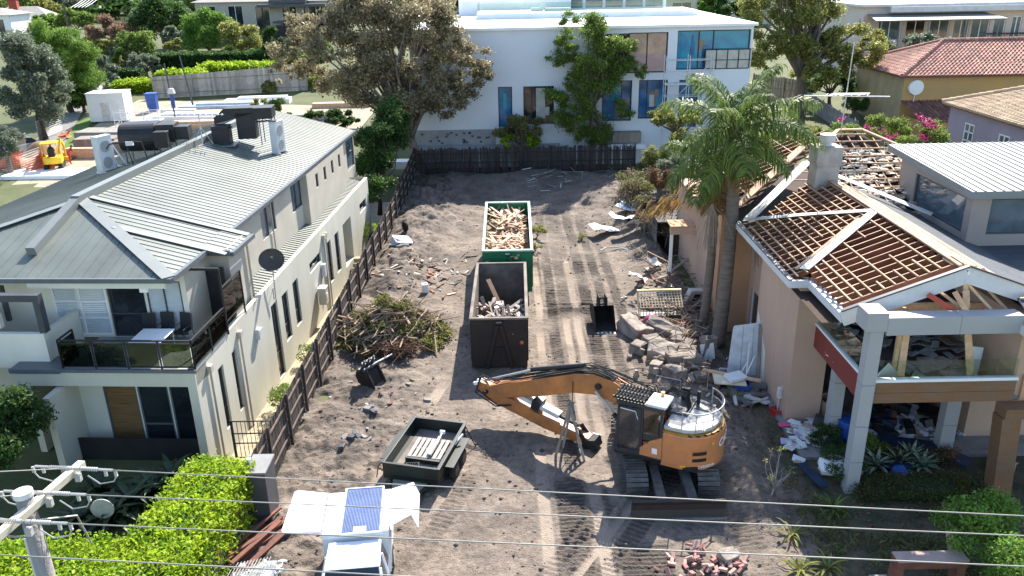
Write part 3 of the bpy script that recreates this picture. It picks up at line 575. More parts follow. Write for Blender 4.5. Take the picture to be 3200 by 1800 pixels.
# satellite dish
d=E('satellite_dish','dark round satellite dish on a thin mast above the cream parapet','satellite dish',LP(.15,8.2,2.9),-R_(3.2))
b=MB(); b.tube([(0,0,0),(.05,-.05,1.35),(.05,-.02,1.75)],.025); b.tube([(-.15,.2,0),(-.15,.2,.5),(0,0,.6)],.02); b.tube([(-.15,-.2,.9),(0,0,1.0)],.02); b.build('mast',m_grey,d)
b=MB(); ax=Vector((.35,-.8,.45)).normalized(); q=ax.to_track_quat('Z','Y').to_matrix()
pts=lambda s,t:Vector((.05,-.05,1.95))+q@Vector((.55*s*math.cos(2*math.pi*t),.5*s*math.sin(2*math.pi*t),.16*s*s))
b.grid(pts,6,24); b.build('dish',mat('dish_grey',(.05,.047,.045),.5,var=.1),d,True); b=MB(); b.beam((.05,-.05,1.95),Vector((.05,-.05,1.95))+ax*.55,.025,.025); b.box(Vector((.05,-.05,1.95))+ax*.58,(.08,.08,.1)); b.build('feed_arm',m_dkgrey,d)
# balcony furniture
def chair(name,label,loc,rz,group='dark sling chairs on the balcony'):
    c=E(name,label,'chair',loc,rz,group); 
    MB().box((0,0,.45),(.48,.46,.03)).build('seat',m_black,c); MB().box((0,.24,.78),(.48,.03,.6),(-.15,0,0)).build('backrest',m_black,c)
    f=MB()
    for x in (-.26,.26): f.tube([(x,-.24,0),(x,-.26,.62),(x,.22,.64)],.016,6); f.tube([(x,.3,0),(x,.22,.45),(x,.32,1.05)],.016,6)
    f.build('frame',m_dkgrey,c); return c
c0=chair('outdoor_chair','leftmost dark sling chair behind the white balcony table',LP(-2.75,2.35,3.62),-.05)
dup(c0,LP(-2.1,2.45,3.62),(0,0,-.1),label='middle dark sling chair behind the white balcony table'); dup(c0,LP(-1.4,2.4,3.62),(0,0,-.3),label='rightmost dark sling chair behind the white balcony table, by the privacy screen')
t=E('outdoor_table','white square table on the glass fronted balcony','table',LP(-2.05,1.35,3.62),-R_(3.2)); MB().bx(-.6,.6,-.6,.6,.7,.73).build('tabletop',m_white,t,bevel=.01)
for x in (-.52,.52):
    for y in (-.52,.52): MB().tube([(x,y,0),(x,y,.7)],.02,6).build('leg',m_greyl,t)
c=E('rattan_chair','brown curved back cane chair at the left end of the glass balcony','chair',LP(-3.85,.75,3.62),2.9)
b=MB(); b.tube([(.32*math.cos(x),.3*math.sin(x),.72+.1*math.sin(x)) for x in [math.pi*i/10 for i in range(11)]],.035); b.build('backrest',mat('brown_cane',(.13,.09,.08),.8),c); MB().tube([(0,0,.38),(0,0,.44)],[.3,.3],14).build('seat',m_taupe,c)
b=MB(); [b.tube([(x,y,0),(x,y,.4 if y<0 else .72)],.02,6) for x in (-.25,.25) for y in (-.2,.15)]; b.build('frame',m_taupe,c)
c=E('bistro_chair','thin pale wire chair on the neighbouring solid balcony','chair',LP(-7.2,1.7,3.5),2.0); b=MB(); b.tube([(.25*math.cos(x),.25*math.sin(x),.75+.15*math.sin(x)) for x in [math.pi*i/10 for i in range(11)]],.015); [b.tube([(.25*math.cos(x),.25*math.sin(x),.45),(.25*math.cos(x),.25*math.sin(x),.75+.15*math.sin(x))],.01) for x in [math.pi*i/7 for i in range(8)]]; b.build('backrest',m_greyl,c); b=MB(); b.tube([(0,0,.43),(0,0,.46)],[.24,.24],12); [b.tube([(x,y,0),(x,y,.44)],.012) for x in (-.18,.18) for y in (-.18,.18)]; b.build('seat',m_greyl,c)
c=E('wall_speaker','small white box light under the balcony eave','light',LP(-2.2,1.75,6.0),0); MB().box((0,0,.05),(.32,.25,.3)).build('housing',m_white,c,bevel=.04); MB().box((0,0,.3),(.06,.06,.2)).build('bracket',m_grey,c)
# roof plant
def duct(name,label,loc,rz,fn,cat='air duct'):
    o=E(name,label,cat,loc,rz); fn(o); return o
def f1(o):
    FY=Matrix.Diagonal((1,-1,1,1)); MB=lambda:globals()['MB'](FY)
    b=MB(); prof=[(.75-.75*math.cos(t),.6+.75*math.sin(t)) for t in [-1.57+.24*k for k in range(14)]]+[(1.7,1.35),(1.7,-.15)]
    b.ext([(0,-p[0],p[1]) for p in prof],(1.9,0,0)); b.build('duct_body',m_black,o,bevel=.03)
    b=MB(); b.bx(1.9,2.9,-1.5,-.3,.35,1.3); b.bx(2.0,2.7,-1.0,.5,.2,1.05); b.bx(2.9,3.6,-1.3,-.4,.45,1.15); b.build('duct_branch',m_black,o,bevel=.02)
    b=MB(); [b.tube([(x,y,-.75),(x,y,.3)],.03) for x in (.2,1.7,2.6,3.3) for y in (-1.4,-.3)]; b.beam((1.9,-1.8,.25),(2.6,-1.8,.3),.5,.03); b.build('support_frame',m_dkgrey,o)
duct('roof_duct','black curved sheet metal air duct on the far slope of the cream house roof','',) if False else None
duct('roof_duct','large black round ended air duct on the left slope of the grey roof',LP(-10.9,17.6,7.75),.12,f1)
def f2(o):
    b=MB(); b.bx(-.55,.55,-.45,.45,0,1.75); b.bx(-.62,.62,-.5,.5,1.4,1.5); b.ext([(-.5,.4,1.75),(2.1,.4,2.6),(2.1,.4,3.1),(.2,.4,3.1),(-.5,.4,2.3)],(0,1.1,0)); b.bx(2.1,3.3,.2,1.6,2.1,3.1); b.bx(.9,2.1,.4,1.5,.3,2.65)
    b.build('duct_body',m_black,o,bevel=.02); b=MB(); [b.tube([(x,y,-.3),(x,y,2.1)],.03) for x in (2.4,3.2) for y in (.4,1.5)]; b.beam((2.2,.1,1.9),(3.6,.1,2.0),.6,.03); b.build('support_frame',m_dkgrey,o)
    MB().bx(-.9,.9,-.8,.7,-.02,.05).build('flashing',m_rmetal2,o)
f2o=duct('roof_duct','black square chimney duct with overhead box standing beside the roof ridge',LP(-5.95,19.6,7.7),.1,f2); f2o.scale=(.85,.9,.62)
def acu(label,loc,rz,h=1.75):
    o=E('air_conditioner',label,'air conditioner',loc,rz,'roof air conditioners'); MB().bx(-.48,.48,-.2,.2,.12,h).build('casing',m_greyl,o,bevel=.03)
    b=MB(); b.bx(-.4,.4,.2,.215,.2,h-.1); b.build('coil_grille',m_dkgrey,o); b=MB()
    for z in (.45,1.2):
        b.tube([(-.03,-.2,z*h/1.75+.05),(-.03,-.225,z*h/1.75+.05)],[.3,.3],18)
    b.build('fan_guard',m_grey,o); b=MB(); [b.beam((x,-.3,.06),(x,.3,.06),.06,.12) for x in (-.4,.4)]; b.build('feet',m_greyl,o); return o
acu('white air conditioner alone on the sunny slope near the far roof edge',LP(-3.1,20.4,6.98),1.35,1.9)
o=acu('white air conditioner with stays at the left end of the roof ducts',LP(-11.0,16.2,6.95),1.2,1.95); b=MB(); [b.beam((.2,y,1.7),(1.1,y,.1),.05,.05) for y in (-.3,.3)]; b.beam((1.1,-.4,.08),(1.1,.4,.08),.06,.06); b.build('stay',m_white,o)
o=E('tv_antenna','silver television antenna on a tripod beside the black square duct','antenna',LP(-6.55,18.3,8.2),.3); b=MB(); b.tube([(0,0,-.2),(0,0,1.5)],.025); [b.tube([(0,0,.7),(.6*math.cos(t),.6*math.sin(t),-.3)],.02) for t in (.5,2.6,4.7)]; b.build('mast',m_alu,o)
b=MB(); b.tube([(-1.2,0,1.5),(1.3,.0,1.3)],.02); [b.tube([(x,-.5+.02*i,1.41-.08*x),(x,.5-.02*i,1.41-.08*x)],.014) for i,x in enumerate([-1.1,-.8,-.5,-.2,.1,.4,.7,1.0,1.2])]; b.build('elements',m_alu,o)
o=E('roof_pipe_bracket','low black pipe rail standing on the dark roof left of the parapet','pipe',LP(-9.2,15.8,7.4),.1); b=MB(); b.tube([(-1.3,0,.9),(-1.1,0,1.15),(0,0,1.25),(.5,0,1.2),(.7,0,.1)],.035); b.tube([(-.3,0,1.2),(-.1,0,0)],.03); b.build('pipe',m_black,o); MB().box((-.1,0,1.15),(.35,.2,.2)).build('junction_box',m_greyl,o)
# ================================================================ half demolished house (right)
RH=E('stripped_house','tan rendered house under demolition with bare roof battens and grey framed balcony','house',(10.5,27.5,0))
o3=Vector((10.5,27.5,0))
class RB(MB):
    def add(s,vs,fs): return MB.add(s,[Vector(p)-o3 for p in vs],fs)
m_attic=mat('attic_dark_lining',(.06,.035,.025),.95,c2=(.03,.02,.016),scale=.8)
b=RB()
W=Wall((10.45,27.5,-.1),(0,1,0),(1,0,0),4.25,5.95)
def rwin(W,*a,**k):
    f=W.window(RH,*a,**k); 
    for o in [f]+list(f.children): o.data.transform(Matrix.Translation(-o3))
    return f
W.mesh(b)
W2=Wall((11.2,31.75,-.1),(0,1,0),(1,0,0),3.9,5.95); rwin(W2,.5,1.6,.3,2.9,m_winB,m_white,mv=(.5,),name='side_window'); rwin(W2,.5,1.5,3.6,5.0,m_winD,m_white,name='side_window'); rwin(W2,2.2,3.4,.8,2.6,m_winD,m_white,name='side_window'); W2.mesh(b)
b.poly([(10.45,31.75,-.1),(11.2,31.75,-.1),(11.2,31.75,5.85),(10.45,31.75,5.85)])
b.bx(10.45,11.75,27.2,27.5,-.1,5.85); b.bx(10.44,10.6,29.1,29.22,0,5.8)
b.build('wall',m_tan,RH)
b=RB(); b.bx(10.3,11.3,35.6,39.5,-.1,5.6); b.bx(10.1,10.45,37.2,37.5,-.1,5.7); b.build('orange_wall',m_tan2,RH)
b=RB(); b.bx(10.25,17,39.5,48,-.1,4.6); b.build('rear_wall',m_tan,RH)
b=RB(); b.poly([(10.442,30.0,.05),(10.442,31.6,.05),(10.442,31.6,2.9),(10.442,30.2,1.6)]); b.build('bare_render_patch',m_creamd,RH)
# interior core seen through the openings
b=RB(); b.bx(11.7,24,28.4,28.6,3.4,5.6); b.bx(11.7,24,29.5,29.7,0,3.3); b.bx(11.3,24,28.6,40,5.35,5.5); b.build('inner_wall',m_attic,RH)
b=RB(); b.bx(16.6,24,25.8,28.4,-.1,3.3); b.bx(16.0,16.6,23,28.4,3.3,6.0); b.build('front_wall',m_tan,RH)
# balcony
b=RB(); b.bx(11.3,16.3,22.95,28.4,3.28,3.42); b.build('balcony_floor',m_conc,RH)
b=RB(); b.bx(11.18,11.26,23.1,27.2,3.28,4.16); b.build('side_spandrel',m_redpan,RH)
b=RB(); b.bx(11.14,11.3,23.0,27.2,4.162,4.24); b.bx(11.45,16.0,22.72,22.9,4.12,4.22); b.build('white_rail',m_white,RH)
g_=RB(); g_.bx(11.21,11.225,23.2,27.1,4.24,5.15); g_.bx(11.6,15.95,22.8,22.815,4.22,4.85); g_.build('glass_balustrade',glass('green_glass',(.84,.90,.87),.22),RH)
b=RB(); b.bx(11.45,16.0,22.78,22.93,3.72,4.12); b.bx(11.46,16.0,22.765,22.915,3.36,3.715); b.build('timber_beam',m_stainwood,RH)
for (x,y,w_,h,lx) in ((11.2,22.78,.42,6.0,0),(11.64,25.75,.42,3.28,0),(15.4,24.96,.5,3.28,0)):
    b=RB(); 
    for z0,z1 in ((0,1.25),(1.255,2.6),(2.605,4.1),(4.105,5.99)):
        if z0<h: b.bx(x-w_/2,x+w_/2,y-.2,y+.22,z0,min(z1,h)-.012)
    b.build('clad_column',m_panel,RH,bevel=.006)
b=RB(); b.bx(10.8,11.45,22.5,23.3,6.0,6.62); b.build('corner_block',m_panel,RH,bevel=.01)
b=RB(); b.bx(11.46,13.7,22.52,23.05,5.86,6.45); b.bx(13.71,15.6,22.52,23.05,5.86,6.45); b.build('portal_beam',m_panel,RH,bevel=.006)
b=RB(); b.beam((15.95,22.4,-.1),(15.75,22.5,3.0),.6,.55,(0,1,0)); b.build('timber_post',m_stainwood,RH); b=RB(); b.bx(15.5,21,22.2,22.8,3.0,3.35); b.build('timber_lintel',m_stainwood,RH)
b=RB(); b.bx(16.3,21,22.9,23.3,3.36,4.2); b.build('parapet_panel',m_tan2,RH)
# ---- roof: wing with ridge along the lot
ZE,ZR,XE,XR=6.0,7.6,10.0,14.15; sl2=(ZR-ZE)/(XR-XE)
def zl(x): return ZE+(x-XE)*sl2
YB=lambda x:36.4 if x>14.1 else 33.0+(x-XE)*(36.4-33.0)/(XR-XE)
rd=random.Random(5)
rf=RB(); bt=RB()
y=24.15
while y<36.4:
    x0=XE+.05 if y>27.2 else 10.7
    if y>33: x0=max(x0,XE+(y-33.0)*(XR-XE)/3.4)
    if XR-x0>.3: rf.beam((x0,y,zl(x0)-.11),(XR,y,ZR-.11),.045,.2)
    y+=.47
rf.build('rafters',m_raft,RH)
bt2=RB()
nb=12
for i in range(nb):
    x=XE+.25+(XR-XE-.4)*i/(nb-1); ys=27.1 if x<10.7 else 24.1; ye=YB(x)
    segs=[(ys,ye)]
    if x>11.3 and i%2==1: segs=[(ys,ys+rd.uniform(.6,1.4)),(29.6+rd.uniform(-.5,.5),ye)]
    elif x>11.2 and i%2==0 and rd.random()<.5: segs=[(ys,26+rd.uniform(0,1)),(28.2,ye)]
    for a,c in segs:
        if c-a>.3: bt.beam((x,a,zl(x)+.03),(x,c,zl(x)+.03+rd.uniform(-.01,.01)),.05,.045)
y=24.15
while y<36.2:      # thin paler strips along the rafter top faces
    x0=XE+.05 if y>27.2 else 10.7
    if y>33: x0=max(x0,XE+(y-33.0)*(XR-XE)/3.4)
    if XR-x0>.3: bt.beam((x0,y,zl(x0)-.004),(XR,y,ZR-.004),.045,.012)
    y+=.47
bt.build('battens',m_batt,RH)
b=RB(); 
for k in range(9): x=XR+.02+.16*k; b.beam((x,24+rd.uniform(0,.6),ZR+.02-.385*(x-XR)+rd.uniform(0,.05)),(x+rd.uniform(-.05,.05),35.2-rd.uniform(0,2),ZR+.02-.385*(x-XR)+rd.uniform(0,.05)),rd.uniform(.05,.11),.05)
b.beam((XR-.08,23.8,ZR+.05),(XR-.08,36.2,ZR+.05),.13,.05); b.build('ridge_boards',m_batt,RH)
m_tar=mat('dark_slate_underlay',(.075,.085,.10),.75,c2=(.05,.055,.065),scale=1.5,bump=.4,bscale=18)
b=RB(); b.slab([(XR,23.8,ZR-.05),(18.6,23.8,5.95),(18.6,36,5.95),(XR,36,ZR-.05)],.05); b.bx(18.6,26,24.5,31,5.7,5.93); b.build('slate_roof',m_tar,RH)
b=RB(); [b.beam((20.3+.35*i,27.2,5.98),(20.5+.35*i,29.0,5.98),.06,.06) for i in range(6)]; b.bx(20.2,22.3,27.3,28.9,5.93,5.945); b.build('roof_hole_battens',m_raft,RH)
# valley and hip flashings
b=RB(); 
def flash(p,q,w_,t=.03,up=(-sl2,0,1)): b.beam(p,q,w_,t,up)
flash((10.55,27.35,zl(10.55)+.09),(14.0,30.0,zl(14.0)+.09),.42); flash((10.2,34.0,zl(10.2)+.1),(12.0,32.3,zl(12.0)+.09),.24); flash((12.0,32.3,zl(12.0)+.09),(14.0,30.15,zl(14.0)+.09),.22)
flash((10.3,33.6,6.35),(14.0,37.4,7.95),.55); flash((14.4,36.2,7.75),(18.0,33.2,6.5),.4,.03,(.3,-.3,1)); b.build('valley_flashing',m_whited,RH)
b=RB(); b.beam((10.1,35.0,6.5),(14.4,39.4,8.2),.38,.08,(-.3,-.3,1)); b.build('hip_board',m_batt,RH); b=RB(); b.beam((10.35,27.6,zl(10.35)+.08),(13.4,29.9,zl(13.4)+.08),.11,.06); b.build('hip_board',m_raft if 0 else m_batt,RH)
# rear block front slope, facing the viewer
def zrb(y_): return 7.6+.37*(y_-38.2)
rf=RB(); bt=RB(); ins=RB()
for i in range(13):
    y_=33.2+i*.62; xl=max(10.4,14.15+(36.5-y_)*-1.0) if y_<36.5 else (13.2 if y_<38.5 else 14.6+(y_-38.5)*.75)
    if y_<36.5: xl=14.4+(36.5-y_)*1.15
    xr=21.5-(y_-33)*.30 if y_<40.5 else 19.0
    if y_>38.0: xr=min(xr,20.2-(y_-38)*.85)
    bt.beam((xl,y_,zrb(y_)+.03),(xr,y_,zrb(y_)+.03),.06,.05)
for i in range(12):
    x=14.6+i*.6; y0=max(33.0,36.5-(x-14.4)*.87); y1=min(41,38+ (20.2-x)/.85) if x>17.6 else min(41,38.5+(x-14.6)/.75)
    if y1-y0>.5: rf.beam((x,y0,zrb(y0)-.09),(x,y1,zrb(y1)-.09),.05,.18); bt.beam((x,y0,zrb(y0)+.002),(x,y1,zrb(y1)+.002),.05,.012)
bt.beam((16.7,41.05,zrb(41)+.05),(17.9,41.05,zrb(41)+.05),.2,.08); bt.beam((17.9,41.05,zrb(41)+.05),(20.6,38,zrb(38)+.05),.2,.08); bt.beam((16.7,41.05,zrb(41)+.05),(14.4,38.6,zrb(38.6)+.05),.2,.08)
for k in range(9):   # left hand end of the rear block
    x=10.4+k*.62; bt.beam((x,35.4+(x-10.4)*1.0,6.35+(x-10.4)*.39),(x,44.5-max(0,(x-13))*.9,6.35+(x-10.4)*.39),.05,.045)
for k in range(14):
    y_=36+k*.6; xe=min(16.6,10.4+(y_-35.4)) if y_<41 else 16.6-(y_-41)*1.1
    if xe>10.8: rf.beam((10.4,y_,6.25),(xe,y_,6.25+(xe-10.4)*.39),.05,.16); bt.beam((10.4,y_,6.345),(xe,y_,6.345+(xe-10.4)*.39),.05,.012)
for k in range(620):
    x=rd.uniform(14.8,20); y_=rd.uniform(33.3,39.6)
    if y_<36.5-(x-14.4)*.8 or y_>39.5: continue
    ins.ball((x,y_,zrb(y_)-.08+rd.uniform(-.04,.05)),(rd.uniform(.1,.28),rd.uniform(.1,.2),.05),6,4,.25,rd)
rf.build('rafters',m_raft,RH); bt.build('battens',m_batt,RH); ins.build('insulation_batts',mat('beige_insulation',(.80,.70,.54),.95,c2=(.60,.50,.38),scale=2,island=.2),RH)
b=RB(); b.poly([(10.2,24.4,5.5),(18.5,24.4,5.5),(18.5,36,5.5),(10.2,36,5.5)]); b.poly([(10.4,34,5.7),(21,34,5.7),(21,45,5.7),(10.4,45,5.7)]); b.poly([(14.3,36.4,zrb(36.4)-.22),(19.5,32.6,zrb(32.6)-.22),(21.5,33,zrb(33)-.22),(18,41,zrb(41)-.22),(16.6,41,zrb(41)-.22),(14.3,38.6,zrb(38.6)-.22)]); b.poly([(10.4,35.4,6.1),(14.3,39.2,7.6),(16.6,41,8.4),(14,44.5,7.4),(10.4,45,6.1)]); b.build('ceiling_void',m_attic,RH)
# eaves, fascia, gable barge boards
b=RB(); b.bx(9.93,10.05,27.0,34.6,5.72,6.0); b.bx(9.95,10.62,26.96,27.08,5.72,6.0); b.bx(10.6,10.72,23.9,27.0,5.72,6.0); 
for (p,q) in (((10.6,23.88,5.86),(14.15,23.45,7.46)),((14.15,23.45,7.46),(18.0,23.95,5.98))): b.beam(p,q,.1,.52)
b.poly([(10.72,23.95,5.73),(11.5,23.95,5.73),(11.5,27.1,5.73),(10.72,27.1,5.73)]); b.build('fascia',m_fascia,RH)
b=RB(); b.bx(9.9,10.03,27.0,34.6,6.002,6.05); b.bx(10.03,10.12,27.1,34.6,5.95,6.02)
for (p,q) in (((10.55,23.86,6.15),(14.15,23.43,7.76)),((14.15,23.43,7.76),(18.05,23.93,6.26))): b.beam(p,q,.16,.05)
b.build('gutter',m_dkgrey,RH)
for k in range(14):   # broken mortar and tile bits left in the gutter line
    pass
# gable framing
b=RB(); b.bx(11.2,17,25.2,25.35,5.35,5.75); b.bx(12.4,12.52,23.6,23.72,3.4,6.3); b.beam((14.2,23.6,7.2),(15.0,23.3,3.5),.14,.05,(0,1,0)); b.beam((14.2,24.2,7.3),(15.4,22.9,5.9),.12,.04); b.beam((14.7,24.4,7.3),(15.9,23.0,5.9),.12,.04); b.beam((13.4,24.0,6.9),(14.8,22.8,5.9),.14,.05)
b.beam((16.6,24,3.4),(16.4,24.4,5.9),.25,.25,(0,1,0)); b.build('gable_framing',m_wood,RH)
# tower (clerestory room)
tw=RB(); TX,TY=18.1,30.6
F=Wall((TX,TY,5.5),(0,1,0),(1,0,0),6.2,2.7); rwin(F,.45,4.7,.85,2.3,m_winB,m_dkgrey,fw=.07,name='tower_window'); F.mesh(tw,.1)
F=Wall((TX,TY,5.5),(1,0,0),(0,1,0),8,2.7); rwin(F,.75,3.6,.9,2.35,m_winB,m_dkgrey,fw=.06,name='tower_window'); rwin(F,3.9,7.4,.9,2.35,m_winB,m_dkgrey,fw=.06,name='tower_window'); F.mesh(tw,.1)
tw.build('tower_wall',mat('mauve_taupe_render',(.34,.29,.26),.85,var=.06,scale=.6),RH)
b=RB(); rr=RB(); p4=[(17.75,30.15,8.28),(27,30.15,8.28),(27,37.6,8.62),(17.75,37.6,8.62)]; b.slab(p4,.3)
bo=b.build('tower_roof',mat('zinc_grey_roof',(.22,.228,.23),.5,var=.05),RH); ribs_clip(rr,p4,(0,1,.045),.36,(0,-.045,1),.035,.06); rr.build('roof_ribs',m_rmetal,bo)
# interior seen in tower windows: pale rail
# chimney
b=RB(); b.box((13.95,35.3,7.9),(1.02,.95,2.4)); b.box((13.95,35.3,8.7),(1.12,1.05,.82)); ch=b.build('chimney',mat('stained_render_chimney',(.47,.44,.41),.9,c2=(.26,.235,.21),scale=1.4,det=9),RH,bevel=.02)
b=RB(); b.tube([(13.95,35.3,9.1),(13.95,35.3,9.3),(13.95,35.3,9.32),(13.95,35.3,9.6)],[.2,.2,.32,.34],14); b.build('chimney_pot',m_greyl,ch)
# antenna on rear roof
o=E('tv_antenna','flat white television antenna on a tall thin mast behind the chimney','antenna',tuple(yv(2115,330,41)-Vector((0,0,.3)))); b=MB(); b.tube([(0,0,0),(.1,0,4.6)],.03,6); b.build('mast',m_alu,o)
zt=(yv(2130,240,41)-yv(2115,330,41)).z+.3; b=MB(); b.tube([(-2.0,.2,zt),(2.1,-.3,zt-.05)],.03,6); [b.tube([(x,-.45,zt+.04),(x+.5,.45,zt+.04)],.02,5) for x in (-1.2,-.7,-.3,.1,.5,.9)]; [b.beam((-.9+.1*i,.1*i-.2,zt+.08),(.9+.1*i,.1*i-.2,zt+.06),.05,.03) for i in range(5)]; b.build('elements',m_white,o)
# right hand neighbour roof fragment
rd=random.Random(8)
def debris(name,label,cat,group,n,area,zf,mk,M,seed,parent=None):
    rd=random.Random(seed); protos=[]
    for i in range(n):
        x=rd.uniform(area[0],area[1]); y=rd.uniform(area[2],area[3])
        if len(protos)<5:
            b=MB(); mk(b,rd); o=b.build(name,M[len(protos)%len(M)] if isinstance(M,list) else M); protos.append(o); tag(o,label,cat,group)
        else: o=rd.choice(protos).copy(); col.objects.link(o)
        o.location=(x,y,zf(x,y)); o.rotation_euler=(rd.gauss(0,.18),rd.gauss(0,.18),rd.uniform(0,6.28)); k=rd.uniform(.7,1.35); o.scale=(k,k*rd.uniform(.8,1.2),1)
m_slate=mat('grey_roof_slate',(.42,.41,.42),.8,c2=(.24,.235,.245),scale=3)
debris('roof_slate','broken grey roof slate strewn over the open balcony floor','slate','broken slates on the balcony',240,(11.6,16.4,23.2,28.3),lambda x,y:3.48+.24*max(0,(y-24.2))+random.random()*.08,lambda b,r:b.box((0,0,0),(r.uniform(.25,.5),r.uniform(.2,.4),.02)),[m_slate,m_slate,mat('brown_slate',(.30,.25,.22),.85)],11)
debris('roof_slate','pale slate fragment in the sun along the balcony side glass','slate','pale slates along the red balcony side',12,(11.35,11.7,23.3,27),lambda x,y:3.56,lambda b,r:b.box((0,0,0),(r.uniform(.25,.45),r.uniform(.2,.35),.02)),m_whited,12)
def lean(name,label,cat,p,q,w_,t,M,group=None,up=(0,0,1)):
    p=Vector(p);q=Vector(q); c=(p+q)/2; b=MB(); b.beam(p-c,q-c,w_,t,up); o=b.build(name,M); o.location=c; return tag(o,label,cat,group)
lean('timber_plank','pale upright timber prop behind the grey portal column','plank',(12.4,23.0,3.45),(12.35,23.1,6.1),.22,.06,m_wood,up=(0,1,0))
lean('timber_plank','pale leaning plank crossing the middle of the balcony opening','plank',(14.7,22.95,3.6),(14.1,23.3,7.0),.2,.05,m_wood,up=(0,1,0))
lean('timber_plank','sunlit yellow batten hanging down from the gable near its apex','plank',(13.7,23.2,7.0),(14.3,22.95,6.1),.16,.04,m_wood,up=(0,1,.3))
lean('red_batten','red painted batten hanging under the gable barge board','batten',(13.0,23.4,6.85),(13.9,23.1,6.3),.16,.04,mat('red_paint',(.5,.10,.06),.7),up=(0,1,.3))
lean('white_sheet','torn white sheet standing at the left of the balcony front','sheet',(11.7,23.3,3.5),(12.4,23.5,4.2),.05,.7,m_white)
lean('white_sheet','narrow white board standing at the right end of the balcony','sheet',(15.4,24.2,3.5),(15.55,24.4,4.5),.4,.03,m_white,up=(0,1,0))
b=RB(); b.slab([(15.7,21.6,6.1),(19,21.6,6.1),(19,23.2,6.75),(15.7,23.2,6.75)],.05); b.build('porch_roof',m_tar,RH); b=RB(); [b.beam((15.75,21.65+.3*i,6.16+.12*i),(19,21.65+.3*i,6.16+.12*i),.05,.05) for i in range(6)]; [b.beam((15.9+.6*i,21.6,6.12),(15.9+.6*i,23.2,6.77),.05,.08) for i in range(6)]; b.build('porch_battens',m_batt,RH); b=RB(); b.bx(15.55,15.7,21.5,23.2,5.85,6.15); b.bx(15.6,19,21.45,21.6,5.85,6.12); b.build('porch_fascia',m_fascia,RH)
# ================================================================ white apartment building behind
WB=E('white_building','large white three level modern building with blue and dark windows behind the fence','building',(6,72,1.9))
o4=Vector((6,72,1.9))
m_wb=mat('smooth_white_render',(.64,.67,.71),.7,var=.03,scale=.25)
b=MB(); Fw=Wall((-8.4,72,-.3),(1,0,0),(0,1,0),29.4,12.1)
def ww(x0,x1,z0,z1,gm,mu=(),mv=(),fm=m_black,**k): return Fw.window(WB,x0+8.4,x1+8.4,z0+.3,z1+.3,gm,fm,mu=mu,mv=mv,dep=.28,fw=.09,**k)
m_pinkint=windowmat('tan_pink_interior_glass',(.42,.27,.2),.25)
ww(-.89,.33,3.6,7.1,m_blue); ww(1.31,4.0,3.8,7.1,m_winD,mu=(.28,)); ww(7.5,10.4,8.05,11.35,m_winD,mu=(.5,)); ww(10.4,13.75,8.05,11.4,m_pinkint,mu=(.48,)); ww(8.2,10.8,3.95,7.45,m_blue,mu=(.66,)); ww(11.4,13.9,4.1,7.45,m_blue,mu=(.3,)); ww(14.9,16.6,5.2,7.4,m_blue,mu=(.5,)); ww(14.9,16.6,3.3,4.6,m_blue)
f=ww(14.55,20.8,8.25,11.5,m_teal,mu=(.3,.5),label='corner window with blue and teal film')
rf_=random.Random(17); FC=[0]
def film(x0,x1,z0,z1,mats,n):
    for k in range(n):
        FC[0]=k+1; a=rf_.uniform(x0+.1,x1-.7); w_=rf_.uniform(.25,.8); c=rf_.uniform(z0+.1,z0+(z1-z0)*.5); q=MB(); q.bx(a,min(a+w_,x1-.1),72.262-.0045*FC[0],72.2635-.0045*FC[0],c,rf_.uniform(c+.6,z1-.1)); q.build('film_sheet',rf_.choice(mats),WB)
fm_=[mat('pale_interior',(.40,.42,.40),.3),m_teal,mat('cyan_film',(.02,.42,.46),.25),m_blue,mat('brown_interior',(.22,.17,.13),.3)]
film(14.55,18.5,8.25,11.5,fm_,9); film(11.4,13.9,4.1,7.45,fm_,6); film(8.2,10.8,3.95,7.45,[fm_[1],m_blue,fm_[4]],5); film(1.31,4,3.8,7.1,[fm_[0],fm_[4]],3); film(-.89,.33,3.6,7.1,[m_teal],1)
q=MB(); q.bx(10.5,13.65,72.255,72.262,8.15,9.6); q.build('pink_board',mat('pink_board',(.50,.32,.30),.5,c2=(.40,.26,.24),scale=1),WB)
Fw.mesh(b,.3)
b.poly([(-8.4,72,-.3),(-8.4,95,-.3),(-8.4,95,11.8),(-8.4,72,11.8)]); b.poly([(21,72,-.3),(21,95,-.3),(21,95,11.8),(21,72,11.8)]); 
o=b.build('facade',m_wb,WB)
b=MB(); b.bx(-8.6,21.3,71.75,96,11.8,12.02); b.build('roof_slab',m_white,WB)
b=MB(); b.bx(-3,19,84.8,92,12.02,12.55); b.bx(-5.2,7,93,100,12.02,13.6); b.build('roof_terrace',m_white,WB)
b=MB(); b.bx(-2.9,18.9,84.9,84.93,12.55,13.55); b.bx(-2.9,-2.87,84.9,92,12.55,13.55); b.build('glass_rail',glass('clear_green_glass',(.86,.95,.92),.5),WB)
b=MB(); P_=Wall((6,94,12.0),(1,0,0),(0,1,0),11.5,4.5); [P_.window(WB,.4+2.2*i,2.4+2.2*i,.5,3.9,m_winB,m_white,dep=.12,name='penthouse_window',label=None) for i in range(5)]; P_.mesh(b); b.bx(5.7,18,93.5,100,16.5,16.8); b.build('penthouse',m_wb,WB)
b=MB(); b.bx(2.5,3.4,88,88.5,12.5,12.9); b.beam((3.4,88,12.6),(3.9,88.1,13.2),.1,.5); b.bx(3.9,6.6,88,88.8,12.5,12.85); b.build('terrace_planter',m_greyl,WB)
b=MB(); 
for i in range(5): x=17+.95*i; b.bx(x-.05,x+.03,71.86,71.94,8.3,9.9)
